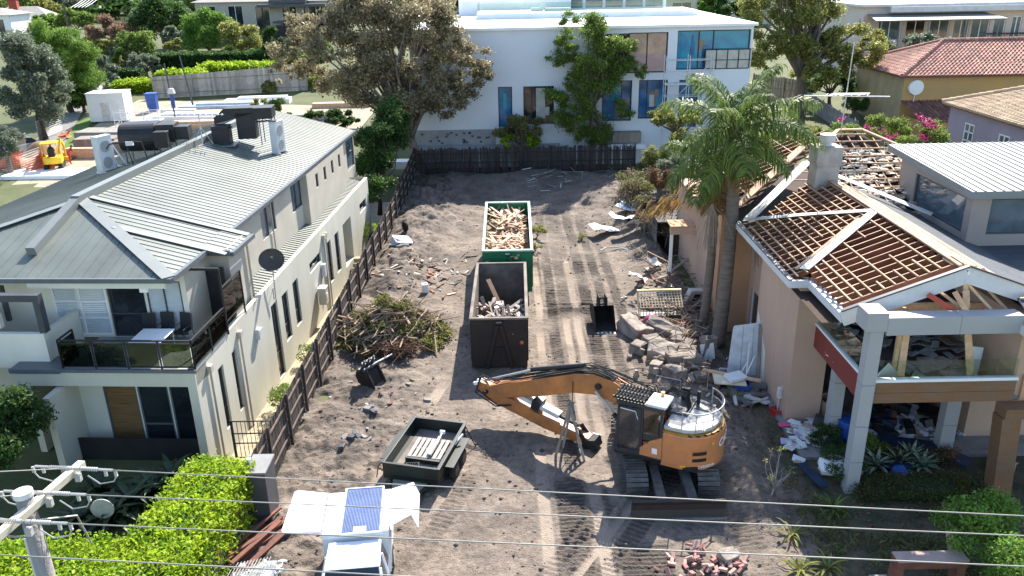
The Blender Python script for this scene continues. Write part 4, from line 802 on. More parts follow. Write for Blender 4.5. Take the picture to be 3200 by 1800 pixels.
b.bx(16.9,20.9,71.86,71.94,9.86,9.94); b.bx(16.9,20.9,71.86,71.94,9.0,9.06); b.build('balustrade_frame',m_black,WB); b=MB(); b.bx(17,20.9,71.89,71.9,8.35,9.85); b.build('frosted_panel',mat('frosted_panel',(.42,.42,.38),.3),WB)
b=MB(); b.bx(-8.5,-1.2,71.9,71.99,1.2,3.45); b.bx(-8.5,4.5,71.3,71.89,.8,2.1); b.build('unrendered_base',mat('patched_grey_render',(.33,.34,.35),.9,c2=(.24,.245,.25),scale=1.1,det=7),WB)
b=MB(); rd=random.Random(3)
for i in range(22):
    b=MB(); x=-7.9+rd.uniform(0,6); z=rd.uniform(2.2,3.2); b.bx(x,x+.22,71.88,71.897,z,z+.16); b.build('render_patch',m_dkgrey,WB)
b=MB(); b.bx(9.1,11.6,71.0,71.9,2.2,3.1); b.build('timber_formwork',m_oldwood,WB); 
b=MB(); b.bx(7,12,70.6,71.6,1.7,2.1); b.build('lower_ledge',m_white,WB)
# scaffold
S=E('scaffold','thin steel scaffold tower with ladders against the white facade','scaffold',(15,70.9,0)); b=MB()
for x in (-1.6,.4,2.4):
    for y in (-.45,.45): b.tube([(x,y,0),(x,y,9.6)],.04,5)
for z in (3.2,4.2,5.2,6.2,7.2,8.2,9.2): b.tube([(-1.6,-.45,z),(2.4,-.45,z)],.03,5); b.tube([(-1.6,.45,z),(2.4,.45,z)],.03,5); [b.tube([(x,-.45,z),(x,.45,z)],.03,5) for x in (-1.6,.4,2.4)]
b.tube([(-1.6,-.45,5.2),(.4,-.45,7.2)],.03,5); b.tube([(.4,-.45,7.2),(2.4,-.45,9.2)],.03,5); b.build('tube_frame',m_greyl,S); b=MB(); b.bx(-1.6,2.4,-.4,.4,5.22,5.27); b.bx(-1.6,2.4,-.4,.4,7.22,7.27); b.build('platform',m_whited,S)
# white sign on window
# ================================================================ tiled roof houses on the right
def tiles(mb,a,b_,c,d,cw,cl,rd,n=None):
    """lay barrel tiles on quad eave a->b, top d->c"""
    a,b_,c,d=[Vector(p) for p in (a,b_,c,d)]; n=(b_-a).cross(d-a).normalized(); H=((a+b_)/2-(c+d)/2).length; rows=max(1,int(H/cl))
    for j in range(rows):
        t0=j/rows; t1=(j+1.12)/rows; p0=a.lerp(d,t0); p1=b_.lerp(c,t0); q0=a.lerp(d,min(1,t1)); q1=b_.lerp(c,min(1,t1)); L=(p1-p0).length; k=max(1,int(L/cw))
        u=(b_-a).normalized(); off0=(p0-a).dot(u); 
        for i in range(k):
            s=(i+.5)/k; p=p0.lerp(p1,s); q=p+(a.lerp(d,min(1,t1))-p0).dot((d-a).normalized())*((d-a)-u*((d-a).dot(u))).normalized() if False else q0.lerp(q1,s)
            w_=cw*.5; e=n*.07
            mb.add([p-u*w_*.9,p+e*1.3-u*w_*.35,p+e*1.3+u*w_*.35,p+u*w_*.9,q-u*w_*.8-n*.02,q+e*.7-u*w_*.3,q+e*.7+u*w_*.3,q+u*w_*.8-n*.02],[(0,1,5,4),(1,2,6,5),(2,3,7,6),(0,3,2,1)])
m_tile=mat('terracotta_tile',(.40,.20,.14),.85,c2=(.30,.16,.12),scale=1,island=.3); m_tileb=mat('sandy_roof_tile',(.48,.35,.22),.85,var=.1,scale=1,island=.2); m_tiled=mat('dark_brown_tile',(.20,.09,.07),.85,c2=(.12,.06,.05),scale=1,island=.35)
m_ochre=mat('ochre_render',(.52,.31,.11),.9,c2=(.43,.28,.13),scale=.35,bump=.1); m_ochred=mat('mouldy_ochre_render',(.48,.37,.20),.9,c2=(.27,.24,.15),scale=.45,det=8); m_lilac=mat('lilac_render',(.36,.29,.36),.9,c2=(.30,.25,.29),scale=.5)
YHp=Vector((39.3,82,0)); YH=E('ochre_house','ochre rendered house with a terracotta barrel tile hip roof','house',YHp)
b=MB(); b.add([(0,0,0),(0,11.5,0),(0,11.5,6.1),(0,0,6.1)],[(0,1,2,3)]); b.build('side_wall',m_ochred,YH)
b=MB(); b.bx(.001,32,0,11.5,-.2,6.1); b.build('wall',m_ochre,YH)
rt=MB(); rd=random.Random(4); ap0=(6.2,5.8,8.9); ap1=(34,5.8,8.9); c0=(-.6,-.6,6.15);c1=(34,-.6,6.15);c2=(-.6,12.1,6.15)
tiles(rt,c0,c1,ap1,ap0,.42,.5,rd); tiles(rt,c2,c0,ap0,ap0,.42,.5,rd); ro=rt.build('roof',m_tile,YH)
b=MB(); b.slab([c0,c1,ap1,ap0],.1); b.slab([c2,c0,ap0],.1); b.build('roof_deck',m_tiled,ro)
b=MB()
for p,q in ((c0,ap0),(c2,ap0),(ap0,ap1)):
    p=Vector(p);q=Vector(q);k=int((q-p).length/.45)
    for i in range(k): b.tube([p.lerp(q,i/k)+Vector((0,0,.1)),p.lerp(q,(i+1.1)/k)+Vector((0,0,.08))],[.19,.16],7)
b.build('ridge_tiles',m_tile,ro); b=MB(); b.bx(-.5,34,-.55,-.35,5.95,6.15); b.bx(-.55,-.35,-.5,12,5.95,6.15); b.build('eave_tiles',m_tiled,YH)
pr=MB(); pe=[(.4,-4.2,2.2),(9,-4.2,2.2),(9,0,3.7),(-.1,0,3.7)]; tiles(pr,pe[0],pe[1],pe[2],pe[3],.4,.5,rd); pr.build('porch_roof',m_tiled,YH); b=MB(); b.bx(.8,9,-3.9,-.01,-.2,2.15); b.build('porch_wall',m_ochre,YH)
p_=yv(2305,220,81.8)-YHp; b=MB(); b.tube([(p_.x,-.03,p_.z),(p_.x,-.3,p_.z)],[.75,.72],24); b.tube([(p_.x,-.1,p_.z-.7),(p_.x,-.1,p_.z-2)],.05); b.build('wall_dish',m_white,YH)
LHp=Vector((35.2,54,0)); LI=E('lilac_house','lilac rendered house with white barred windows and sandy tile roof','house',LHp)
b=MB(); Fl=Wall((0,0,0),(0,1,0),(1,0,0),11,6.0); [Fl.window(LI,y0,y0+1.35,2.4,5.0,m_winB,m_white,mu=(.5,),mv=(.25,.5,.75),dep=.06,fw=.1) for y0 in (2.6,7.2)]; Fl.mesh(b,.1); b.poly([(0,0,0),(14,0,0),(14,0,6),(0,0,6)]); b.build('wall',m_lilac,LI)
rt=MB(); c0=(-.5,11.5,6.1); c1=(-.5,-3,6.1); t0=(5.5,6,8.3); t1=(5.5,-3,8.3); tiles(rt,c0,c1,t1,t0,.4,.5,rd); ro=rt.build('roof',m_tileb,LI); b=MB(); b.slab([c0,c1,t1,t0],.1); b.slab([(14,11.5,6.1),c0,t0,(14,6,8.3)],.1); b.build('roof_deck',m_tileb,ro)
b=MB(); p=Vector(c0);q=Vector(t0); [b.tube([p.lerp(q,i/16)+Vector((0,0,.1)),p.lerp(q,(i+1.1)/16)+Vector((0,0,.08))],[.17,.14],7) for i in range(16)]; b.build('ridge_tiles',m_tileb,ro); b=MB(); b.bx(-.45,-.28,-3,11.3,5.9,6.1); b.build('eave_tiles',m_tiled,LI)
# pale apartment block top right
AY=112; a0=yv(2165,100,AY); APp=Vector((a0.x,AY,2.0)); AP=E('pale_apartments','long pale flat roofed apartment block with a metal awning and tall glazing','building',APp)
zz=lambda v:yv(2350,v,AY).z-2.0; xx_=lambda u:yv(u,60,AY).x-APp.x
Fa=Wall((0,0,-1),(1,0,0),(0,1,0),40,zz(14)+1); b=MB()
for u0,u1 in ((2210,2270),(2280,2330),(2340,2390),(2400,2440),(2445,2490),(2500,2530),(2545,2570)): Fa.window(AP,xx_(u0),xx_(u1),max(.3,zz(100))+1,zz(44)+1,m_winB if u0!=2280 else m_winD,m_white,mu=(.5,),dep=.2,fw=.12)
Fa.mesh(b,.2); b.poly([(0,0,-1),(0,14,-1),(0,14,zz(14)),(0,0,zz(14))]); b.build('wall',mat('pale_pink_render',(.55,.47,.42),.85,var=.05,scale=.4),AP)
b=MB(); b.bx(-.5,41,-.6,14,zz(14)+.002,zz(14)+.3); b.bx(3,22,-1.2,0,zz(28),zz(14)-.01); b.build('roof',m_greyl,AP)
b=MB(); b.slab([(0,-4,zz(44)),(xx_(2490),-4,zz(44)),(xx_(2470),0,zz(32)),(0.5,0,zz(32))],.15); [b.tube([(xx_(u),-3.9,zz(44)),(xx_(u),-3.9,-1)],.09,6) for u in (2185,2230,2300,2390,2470)]; b.build('awning',m_rmetal2,AP)
b=MB(); [b.tube([(14+1.3*i,6,zz(14)+.3),(14+1.3*i+.5,9,zz(14)+1.6)],.06,5) for i in range(18)]; b.build('roof_frames',m_dkgrey,AP)
b=MB(); b.bx(xx_(2475),40,-1.0,-.95,zz(88),zz(84)); [b.tube([(xx_(2475)+.35*i,-.97,zz(84)),(xx_(2475)+.35*i,-.97,zz(105))],.03,4) for i in range(30)]; b.build('balcony_rail',m_black,AP)
def rel(root):
    T_=Matrix.Translation(-root.location)
    for c in root.children:
        c.data.transform(T_)
        for d in c.children: d.data.transform(T_)
rel(WB)
# ================================================================ trees and plants
def depth(y,z): return y*math.cos(TH)+(CAMH-z)*math.sin(TH)
def PT(name,label,u,v,ru,rv,y,leaf,nl,ls,nc=14,cl=.42,seed=1,bark=None,tr=.22,cat='tree',group=None,dz=0,ry=None,**k):
    c=yv(u,v,y); s=KS*depth(y,c.z)/2530; rx=ru*s; rz=rv*s*1.05; z0=tz(c.x,y)+dz; base=(c.x,y,z0)
    nc=int(nc*2.2); cl=cl*.66; k.setdefault('shell',.3)
    return tree(name,label,base,max(.3,(c.z-z0)-rz*.55),(0,0,c.z-z0),(rx,ry or rx*.8,rz),nc,cl*min(rx,rz*1.3),nl,ls,leaf,bark,tr,seed,cat,group,**k)
# the two that frame the rear fence
c=yv(1000,150,69.5); 
xs_=[]
for (u,v,ru,y) in ((1000,10,95,69.5),(880,20,80,70),(820,90,75,69),(930,90,80,69),(1060,60,85,69),(1120,110,70,69),(1190,150,50,68.3),(1215,190,30,68.3),(1130,190,60,68.3),(1010,170,85,68.3),(900,170,80,69),(800,180,60,69.5),(730,130,50,69.5),(710,180,30,69.5),(760,70,40,70),(1060,250,60,68),(1140,270,35,68),(1000,260,60,68.3),(900,240,55,69),(850,-10,70,71),(930,-40,80,71),(1160,235,35,68)):
    p=yv(u,v,y); s=KS*depth(y,p.z)/2530; xs_.append((p.x-(-7.7),p.y-69.8,p.z-.6,ru*s*.98,.72))
tree('brown_leaf_tree','huge olive brown leaved tree with grey limbs left of the white building',(-7.7,69.8,.6),3.0,(xs_[9][0],0,xs_[9][2]),(3.5,2.5,2.6),8,1.2,95000,.26,lf_olive,mat('pale_grey_limb',(.23,.195,.165),.95,c2=(.12,.10,.085),scale=4,bump=.5,bscale=12),.40,21,limbs=60,extra=split(xs_,9,.46,1,.9),shell=.02,twigs=3,lean=(-.9,-.2))
xs_=[]
for (u,v,ru,y) in ((960,300,45,60),(930,350,42,59),(985,350,42,60),(915,420,35,57),(960,410,42,58),(1000,300,28,62),(940,470,32,55),(925,500,25,54),(975,450,25,56),(985,265,25,62)):
    p=yv(u,v,y); s=KS*depth(y,p.z)/2530; xs_.append((p.x+9.7,p.y-58,p.z,ru*s,1.0))
tree('dark_green_tree','dense dark green tree squeezed between the cream house and the side fence',(-9.7,58,0),2,(0,0,5),(.8,1.2,2),4,1,42000,.19,lf_dark,m_barkd,.16,22,limbs=16,extra=split(xs_,5,.7,4,.65),shell=.1)
xs_=[]
for (u,v,ru,y) in ((1430,50,24,70.2),(1420,95,26,70.2),(1500,50,26,70.2),(1520,90,25,70.2),(1400,150,26,70.2),(1440,130,22,70.2),(1535,140,26,70.2),(1580,150,28,70.2),(1610,180,20,70.2),(1590,110,18,70.2),(1460,190,26,70.2),(1540,190,22,70.2),(1390,240,24,70.0),(1430,250,38,70.0),(1490,255,42,70.0),(1400,285,30,70.0),(1450,310,40,70.0),(1510,310,38,70.0),(1560,260,22,70.2),(1575,285,20,70.8),(1500,345,34,70.3),(1440,205,24,70.2),(1500,150,55,70.1),(1455,150,42,70.1),(1545,105,40,70.1),(1475,85,42,70.1),(1560,190,40,70.1),(1500,210,45,70.1),(1470,345,25,70.3)):
    p=yv(u,v,y); s=KS*depth(y,p.z)/2530; xs_.append((p.x-7.2,p.y-70.2,p.z,ru*s*1.05,.95))
tree('leafy_tree','upright green tree with sparse twiggy top in front of the white facade',(7.2,70.2,0),6,(0,0,7),(.5,.5,1),2,.5,62000,.2,lf_mid,m_bark,.22,23,limbs=40,extra=split(xs_,8,.55,2,.85),shell=.02,asp=.42,twigs=3)
xs_=[]
for (u,v,ru,y) in ((2000,20,70,90),(1920,30,50,90),(1890,70,38,89),(2080,40,60,90),(2120,110,60,89),(2180,130,45,88),(2200,100,30,89),(1940,110,45,88),(1990,100,45,89),(2050,110,50,90),(1900,150,35,87),(2060,180,45,88),(2140,170,40,88),(1960,-30,60,92),(2060,-30,60,92),(1940,180,22,87),(2010,190,25,91)):
    p=yv(u,v,y); s=KS*depth(y,p.z)/2530; xs_.append((p.x-gt(1998,285).x,p.y-90,p.z-1,ru*s*.95,.75))
tree('big_leafy_tree','large yellow green tree with stout grey trunk right of the white building',(gt(1998,285).x,90,1.0),5.2,(.3,0,9),(2,2,2),3,1,60000,.29,lf_yel,m_bark,.68,24,limbs=40,extra=split(xs_,8,.48,3,.9),twigs=3,shell=.25)
# background vegetation, left and top
bgroup='trees on the far hillside'
PT('grey_leaf_tree','grey green broad tree at the left edge above the street',80,215,88,120,86,lf_grey,46000,.28,26,.44,31,m_barkd,.4)
PT('conifer','tall feathery bright green conifer left of the street verge',155,170,78,112,100,lf_conif,60000,.36,26,.52,32,m_barkd,.35,asp=.24,up=0,low=-.9)
PT('small_dark_tree','small dark round tree standing on the grass verge below the conifer',205,245,32,38,100,lf_dark,7000,.26,8,.5,33,m_barkd,.22)
PT('grey_shrub','pale grey shrub cut by the left photo edge above the excavation fence',10,365,50,45,72,lf_grey,9000,.16,10,.45,34,cat='shrub')
PT('grey_leaf_tree','slim grey green tree between the street and the clipped hedges',262,175,34,48,118,lf_grey,7000,.34,8,.5,35)
PT('pink_brown_tree','bare looking pink brown tree behind the conifer at upper left',285,75,70,38,150,leafm('pinkish_brown_leaf',(.25,.16,.10),(.15,.10,.07)),9000,.38,12,.45,36,twigs=4)
PT('dark_green_tree','wide dark tree with forked trunk behind the bright green tree',400,45,80,60,150,lf_dark,16000,.45,16,.42,37)
PT('bright_green_tree','bright green round tree standing over the long dark hedge',520,85,68,55,135,leafm('fresh_green_leaf',(.13,.24,.04),(.07,.15,.025)),16000,.36,14,.45,38)
PT('yellow_green_tree','yellow green bushy tree at the right end above the long dark hedge',612,95,56,42,132,lf_yel,11000,.34,12,.45,39)
PT('dark_green_tree','dark column tree beside the grey roofed house above the hedge end',690,130,34,58,128,lf_dark,9000,.34,10,.5,40)
PT('umbrella_shrub','grey domed shrub in front of the long dark hedge',365,160,38,25,122,lf_grey,6000,.28,9,.5,41,cat='shrub')
PT('green_shrub','mid green shrub mass left of the long dark hedge',340,110,45,40,130,lf_mid,8000,.34,10,.5,42,cat='shrub')
PT('green_shrub','fresh green shrub behind the grey shrub near the hedge',315,150,30,35,128,lf_mid,5000,.34,8,.5,43,cat='shrub')
PT('green_shrub','lime topped low shrub row behind the long dark hedge',440,115,30,14,136,lf_yel,3500,.32,8,.6,44,cat='shrub')
rd=random.Random(77); nbg=0
for (u,v,ru,rv,y,lf) in ((20,10,60,45,190,lf_mid),(95,25,50,45,200,lf_yel),(170,20,60,42,210,lf_grey),(245,15,60,35,215,lf_dark),(310,5,50,38,225,lf_mid),(190,55,40,28,170,lf_mid),(500,10,60,35,200,lf_mid),(560,25,45,35,190,lf_grey),(470,55,35,30,160,lf_grey),(30,60,45,30,170,lf_yel),(120,60,35,26,175,lf_conif),(390,-5,60,30,230,lf_yel),(1720,2,40,22,180,lf_mid),(1790,12,35,25,175,lf_conif),(1835,18,38,32,160,lf_dark),(700,-5,50,22,240,lf_dark),(620,-8,40,20,240,lf_mid),(1130,0,40,25,230,lf_dark),(2560,2,30,18,230,lf_dark),(440,95,30,32,145,lf_grey),(350,60,32,30,165,lf_grey)):
    nbg+=1; nm={lf_mid:'mid green',lf_yel:'yellow green',lf_grey:'grey green',lf_dark:'dark green',lf_conif:'fresh green'}[lf]
    pos='left top corner of the photo' if u<60 else 'upper left of the photo' if u<330 else 'top of the photo left of the brown tree' if u<760 else 'top edge above the brown tree' if u<1300 else 'top edge behind the white building terrace' if u<2000 else 'top right corner of the photo'
    PT('hillside_tree',nm+' far tree at the '+pos,u,v,ru,rv,y,lf,6000,.5 if y<180 else .65,9,.5,100+nbg,group=bgroup,limbs=6)
# far wooded hillside that closes the view
rng=np.random.default_rng(5); n=26000
X_=rng.uniform(-150,150,n); Y_=rng.uniform(205,290,n); lump=np.abs(fbm(X_,Y_,16,33,3))*18; Z_=np.array([tz(a,b_) for a,b_ in zip(X_,Y_)])+rng.random(n)**.5*(3+lump)
V_,F_=leafquads(np.stack([X_,Y_,Z_],1),2.1,rng,.5,.6); tag(npmesh('far_woodland',V_,F_,lf_dark),kind='stuff',label='far wooded hillside reading as one dark green mass',cat='woodland')
# clipped hedges
def hq(u0,u1,v,y,d):
    a=yv(u0,v,y); b_=yv(u1,v,y); return [(a.x,a.y),(b_.x,b_.y),(b_.x,b_.y+d),(a.x,a.y+d)],a.z
q,z1=hq(378,690,140,124,4); hedge('clipped_hedge','long dark clipped hedge with flat lime top behind the lime hedge',[q],2.4,z1,30000,.42,lf_dark,51,rough=.12)
q,z1=hq(500,680,172,117,3.0); q2,z2=hq(395,500,186,113,2.6); q3,z3_=hq(285,400,212,112,2.6)
hedge('clipped_hedge','bright lime hedge along the top of the grey stepped fence, tall right hand length',[q],2.2,z1+.2,12000,.42,lf_lime,52,rough=.25); hedge('clipped_hedge','bright lime hedge along the grey stepped fence, middle length',[q2],2.0,z2,8000,.42,lf_lime,53,rough=.25); hedge('clipped_hedge','bright lime hedge along the grey stepped fence, low left length',[q3],2.0,z3_,8000,.42,lf_lime,54,rough=.25)
q,z1=hq(300,345,178,116,2); hedge('clipped_hedge','small dark square hedge beside the grey domed shrub',[q],2,z1,4000,.34,lf_dark,55)
hedge('front_hedge','bright lime clipped hedge forming an L round the front garden by the power pole',[[(-10.9,14.6),(-9.0,14.6),(-8.45,21.9),(-10.3,22.2)],[(-16.5,15.0),(-10.5,14.4),(-10.6,18.3),(-16.5,18.1)]],0,2.25,42000,.135,lf_lime,56,rough=.115)
# foreground right shrub
def blob(name,label,p,r,n,ls,leaf,seed,nc=12,clr=.45,cat='shrub',group=None,low=-.2,hollow=.35,th=.2,tr=.04,**k):
    return tree(name,label,p,r[2]*.4,(0,0,r[2]*.9),r,nc,clr*min(r),n,ls,leaf,m_barkd,tr,seed,cat,group,low=low,hollow=hollow,**k)
p=g(2540,1400,1.0); blob('round_shrub','bright green rounded shrub at the lower right corner of the photo',(p.x,p.y,0),(1.9,1.7,1.25),16000,.105,leafm('fresh_shrub_leaf',(.17,.28,.05),(.09,.18,.03)),61,22,.4)
p=g(20,1130,2); blob('dark_climber','tall dark green climber at the left edge beside the cream house front',(p.x-1.3,p.y,0),(2.2,1.6,2.6),16000,.15,lf_dark,62,22,.4)
# olive weedy shrub against the rear fence and pale shrub
xs_=[]
p0=g(1310,372,2.0); 
PT('pale_shrub','airy pale grey shrub with lime base standing behind the rear fence',1312,335,55,42,70.4,lf_brush,6500,.20,10,.45,63,twigs=8,cat='shrub',ry=1.6)
PT('lime_shrub','lime green low growth at the foot of the pale airy shrub',1310,358,55,20,70.0,lf_lime,3500,.2,9,.6,64,cat='shrub',ry=1)
PT('dark_undergrowth','dark shrubs below the brown tree behind the cream house roof',830,305,75,25,78,lf_dark,8000,.25,12,.5,65,cat='shrub')
PT('green_shrub','light green sapling beside the far roof edge of the cream house',705,285,28,35,66,lf_mid,4000,.2,8,.5,66,cat='shrub')
PT('green_shrub','thin sapling behind the black ducts on the cream house roof',655,275,22,30,68,lf_yel,2200,.2,7,.5,67,cat='shrub')
# bougainvillea
p=gt(2235,345); blob('bougainvillea','bougainvillea with magenta flowers in front of the dark porch tiles',(yv(2235,330,60).x,60,yv(2235,352,60).z-1),(4.6,2.4,1.5),13000,.16,leafm('bougainvillea_leaf',(.17,.23,.05),(.10,.15,.03)),68,22,.4)
bg_=bpy.data.objects['bougainvillea']; rng=np.random.default_rng(9); cl=[(rng.uniform(-3.8,3.8),rng.uniform(-1.6,-.2),rng.uniform(1.2,2.7),.42,.7) for _ in range(16)]; V_,F_=leafquads(clumppts(cl,850,rng,.05),.15,rng,.4,.8); npmesh('flowers',V_,F_,lf_pink,bg_)
PT('grey_shrub','grey green soft shrubs in front of the pale apartment block',2310,125,95,35,104,lf_grey,11000,.3,14,.5,69,cat='shrub')
PT('green_shrub','dark undergrowth below the big yellow green tree by the ochre house',2090,215,60,35,93,lf_dark,9000,.3,12,.5,70,cat='shrub')
PT('yucca','dark spiky yucca beside the ochre house wall',2150,262,28,22,86,lf_dark,2500,.5,6,.6,71,asp=.12,cat='plant')
PT('weedy_shrub','olive weeds behind the palm left of the stripped roof',1700,300,80,28,64,lf_yel,7000,.2,12,.5,72,cat='shrub',twigs=6)
PT('weedy_shrub','yellow green weeds and twigs behind the battened rear roof',2000,345,110,22,56,lf_yel,7000,.18,14,.6,73,cat='shrub',dz=2.5,twigs=5)
# ---- palms
def palm(name,label,base,top,rt,nf,L,seed,leaf=lf_palm,dead=2,el=(-.5,1.3),cat='palm'):
    rd=random.Random(seed); root=E(name,label,cat,base); B=Vector(base); T_=Vector(top)-B
    t=MB(); k=26; pts=[]; rs=[]
    for i in range(k+1):
        s=i/k; pts.append(Vector((T_.x*s+.15*math.sin(s*3),T_.y*s,T_.z*s))); rs.append(rt*(1.15-.3*s)*(1+.05*(i%2)))
    t.tube(pts,rs,12); t.build('trunk',mat('ringed_palm_trunk',(.20,.165,.135),.9,c2=(.11,.09,.075),scale=1.2,streak=6,bump=.3,bscale=10),root,True)
    t=MB(); t.tube([T_-Vector((0,0,.9)),T_-Vector((0,0,.3)),T_+Vector((0,0,.6))],[rt*.9,rt*1.1,rt*.5],10); t.build('crownshaft',mat('green_crownshaft',(.16,.19,.07),.6,c2=(.22,.15,.08)),root,True)
    for j in range(nf):
        isd=j>=nf-dead; az=2.4*j+rd.uniform(-.25,.25); e0=(el[1]-(el[1]-el[0])*(j/nf)**.9)+rd.uniform(-.1,.1) if not isd else rd.uniform(-1.25,-.9)
        ln=L*rd.uniform(.85,1.1)*(.75 if isd else 1); ns=20; p=T_+Vector((0,0,.2)); e=e0; R=[p.copy()]
        ds=ln/ns; cv=rd.uniform(.45,1.0)
        for i in range(ns):
            p=p+Vector((math.cos(az)*math.cos(e),math.sin(az)*math.cos(e),math.sin(e)))*ds; e-=(.052+.10*(i/ns)**1.5)*(cv if not isd else .3); R.append(p.copy())
        rb=MB(); rb.tube(R,[.05*(1-.85*i/ns) for i in range(ns+1)],5)
        f=rb.build('frond',leaf if not isd else lf_palmd,root)
        P=[];F_=[];side=Vector((-math.sin(az),math.cos(az),0)); n=0; M_=3
        for i in range(3,ns):
            for q in range(M_*2):
                s=(q//2)/M_; a=R[i].lerp(R[i+1 if i<ns else ns],s); d=(R[min(i+1,ns)]-R[i]).normalized(); sg=1 if q%2 else -1
                tt=(i+s)/ns; l=.215*ln*(.55+1.0*math.sin(math.pi*min(1,tt*.95+.08)))*rd.uniform(.8,1.15); dr=(side*sg*rd.uniform(.75,1.1)+d*rd.uniform(.35,.75)+Vector((0,0,rd.uniform(-.25,.3)))).normalized()
                wv=d.cross(dr).cross(dr).normalized()*.023 if d.cross(dr).length>.01 else d*.02
                m1=a+dr*l*.45; m2=a+dr*l*.78+Vector((0,0,-.28*l)); m3=a+dr*l*.84+Vector((0,0,-.72*l))
                P+=[a-wv*.6,a+wv*.6,m1+wv*1.3,m1-wv*1.3,m2+wv,m2-wv,m3]; F_+=[(n,n+1,n+2,n+3),(n+3,n+2,n+4,n+5),(n+5,n+4,n+6)]; n+=7
        mb=MB(); mb.v=[tuple(x) for x in P]; mb.f=F_; mb.mi=[0]*len(F_); mb.build('leaflets',leaf if not isd else lf_palmd,f)
    return root
pt=yv(1850,345,34.6); palm('feather_palm','tall feather palm with thick trunk and glossy drooping crown beside the stripped house',(9.55,34.2,0),tuple(pt),.29,24,3.5,81,el=(-.55,1.5))
pt=yv(1800,420,36.2); palm('feather_palm','second thinner palm trunk just left of the tall palm with browning fronds',(9.25,36.0,0),tuple(pt),.2,13,3.0,82,dead=5,el=(-.8,.9))
for (u0,v0,L_,n_) in ((1790,600,2.2,40),(1905,640,2.3,34)):   # hanging dry seed strands
    p=yv(u0,v0-70,34.0); b=MB(); rd=random.Random(u0)
    for i in range(n_):
        x=rd.gauss(0,.28); y=rd.gauss(0,.2); b.tube([(0,0,.3),(x*.6,y*.6,-.3),(x,y,-L_*rd.uniform(.4,.9))],.012,4,False)
    o=b.build('dry_palm_strands',mat('dry_strands',(.30,.23,.17),.95)); o.location=p; tag(o,'dry grey seed strands hanging '+('left' if u0<1850 else 'right')+' of the thick palm trunk','palm strands')
# ---- cut brush heap and weeds
p=g(985,850,0); bh=E('brush_heap','heap of cut green branches dumped on the soil beside the dark bin','brush heap',(p.x,p.y,hz(p.x,p.y)-.1)); rng=np.random.default_rng(91); n=190
th_=rng.uniform(0,6.28,n); rr0=np.sqrt(rng.random(n))*2.9; hh=1.75*np.exp(-(rr0/2.0)**2)*(.75+.5*rng.random(n)); cl=[(rr0[i]*math.cos(th_[i]),rr0[i]*.85*math.sin(th_[i]),hh[i],rng.uniform(.16,.42),.55) for i in range(n)]
V_,F_=leafquads(clumppts(cl,19000,rng,.1),.15,rng,.3,.5); npmesh('cut_foliage',V_,F_,lf_brush,bh)
rd=random.Random(12); b=MB()
for i in range(190):
    a=rd.uniform(0,6.28); r=rd.uniform(.3,2.6); c=Vector((r*math.cos(a),r*.85*math.sin(a),1.6*math.exp(-(r/2)**2)*rd.uniform(.7,1.15)+.08)); d=Vector((rd.gauss(0,1),rd.gauss(0,1),rd.gauss(.1,.35))).normalized()*rd.uniform(.5,1.3)
    b.tube([c-d,c+Vector((0,0,.12)),c+d],[.045*rd.uniform(.5,1.5),.035,.012],5)
b.build('cut_branches',mat('cut_branch_wood',(.36,.27,.18),.9,c2=(.20,.14,.095),scale=3,island=.3),bh)
p=g(1000,895,0); b=MB()
for i in range(150):
    a=rd.uniform(0,6.28); b.tube([(rd.gauss(0,.3),rd.gauss(0,.3),.2),(rd.gauss(0,.5),rd.gauss(0,.4),.7),(rd.gauss(0,.8),rd.gauss(0,.55),.3)],.014,4,False)
o=b.build('root_tangle',mat('reddish_roots',(.17,.09,.06),.95)); o.location=(p.x,p.y,.1); tag(o,'tangle of reddish brown roots at the near end of the brush heap','roots')
def weed(label,u,v,r,leaf,n,seed,z=None,ls=.1,nm='weed',cat='weed',zadd=0):
    p=g(u,v,0); z=hz(p.x,p.y) if z is None else z; return blob(nm,label,(p.x,p.y,z+zadd),(r,r*.9,r*.8),n,ls,leaf,seed,8,.5,cat)
weed('lime weed clump beside the green bin',1352,612,.75,lf_yel,1500,201); weed('small lime weed at the near right corner of the green bin',1345,650,.4,lf_yel,600,202)
weed('lime weed sprouting against the wall behind the fence steps',930,598,.75,lf_lime,1500,203,z=-.2); weed('green weeds on the passage behind the fence near the downpipe',778,868,.6,lf_mid,900,204,z=-.9); weed('ivy growing by the passage at the cream wall foot',712,985,.8,lf_mid,1600,205,z=-.8)
weed('lone lime weed tuft on the soil near the white metal sheets',1465,606,.3,lf_yel,250,206)
# right garden
rdg=random.Random(31)
for i,(u,v,r,lf,lb) in enumerate(((2110,1205,.75,lf_dark,'dark green clipped ball shrub left of the grey front column'),(2075,1135,.6,lf_dark,'dark low shrub in front of the rear grey column'),(2180,1150,.55,lf_mid,'low green shrub under the balcony by the front column'))): weed(lb,u,v,r,lf,2600,300+i,z=.05,ls=.08,nm='ball_shrub',cat='shrub')
q=[(g(2160,1235,.5).x,g(2160,1235,.5).y),(g(2425,1235,.5).x,g(2425,1235,.5).y),(g(2425,1195,.5).x,g(2425,1195,.5).y),(g(2160,1195,.5).x,g(2160,1195,.5).y)]
hedge('low_hedge','low brownish green box hedge along the garden bed under the timber beam',[q],0,.55,6500,.075,leafm('box_hedge_leaf',(.075,.10,.025),(.07,.055,.025)),310)
q=[(g(2190,1155,.4).x,g(2190,1155,.4).y),(g(2400,1150,.4).x,g(2400,1150,.4).y),(g(2400,1130,.4).x,g(2400,1130,.4).y),(g(2190,1135,.4).x,g(2190,1135,.4).y)]
hedge('low_hedge','browning low hedge at the edge of the littered patio',[q],0,.5,4000,.075,lf_dry,311)
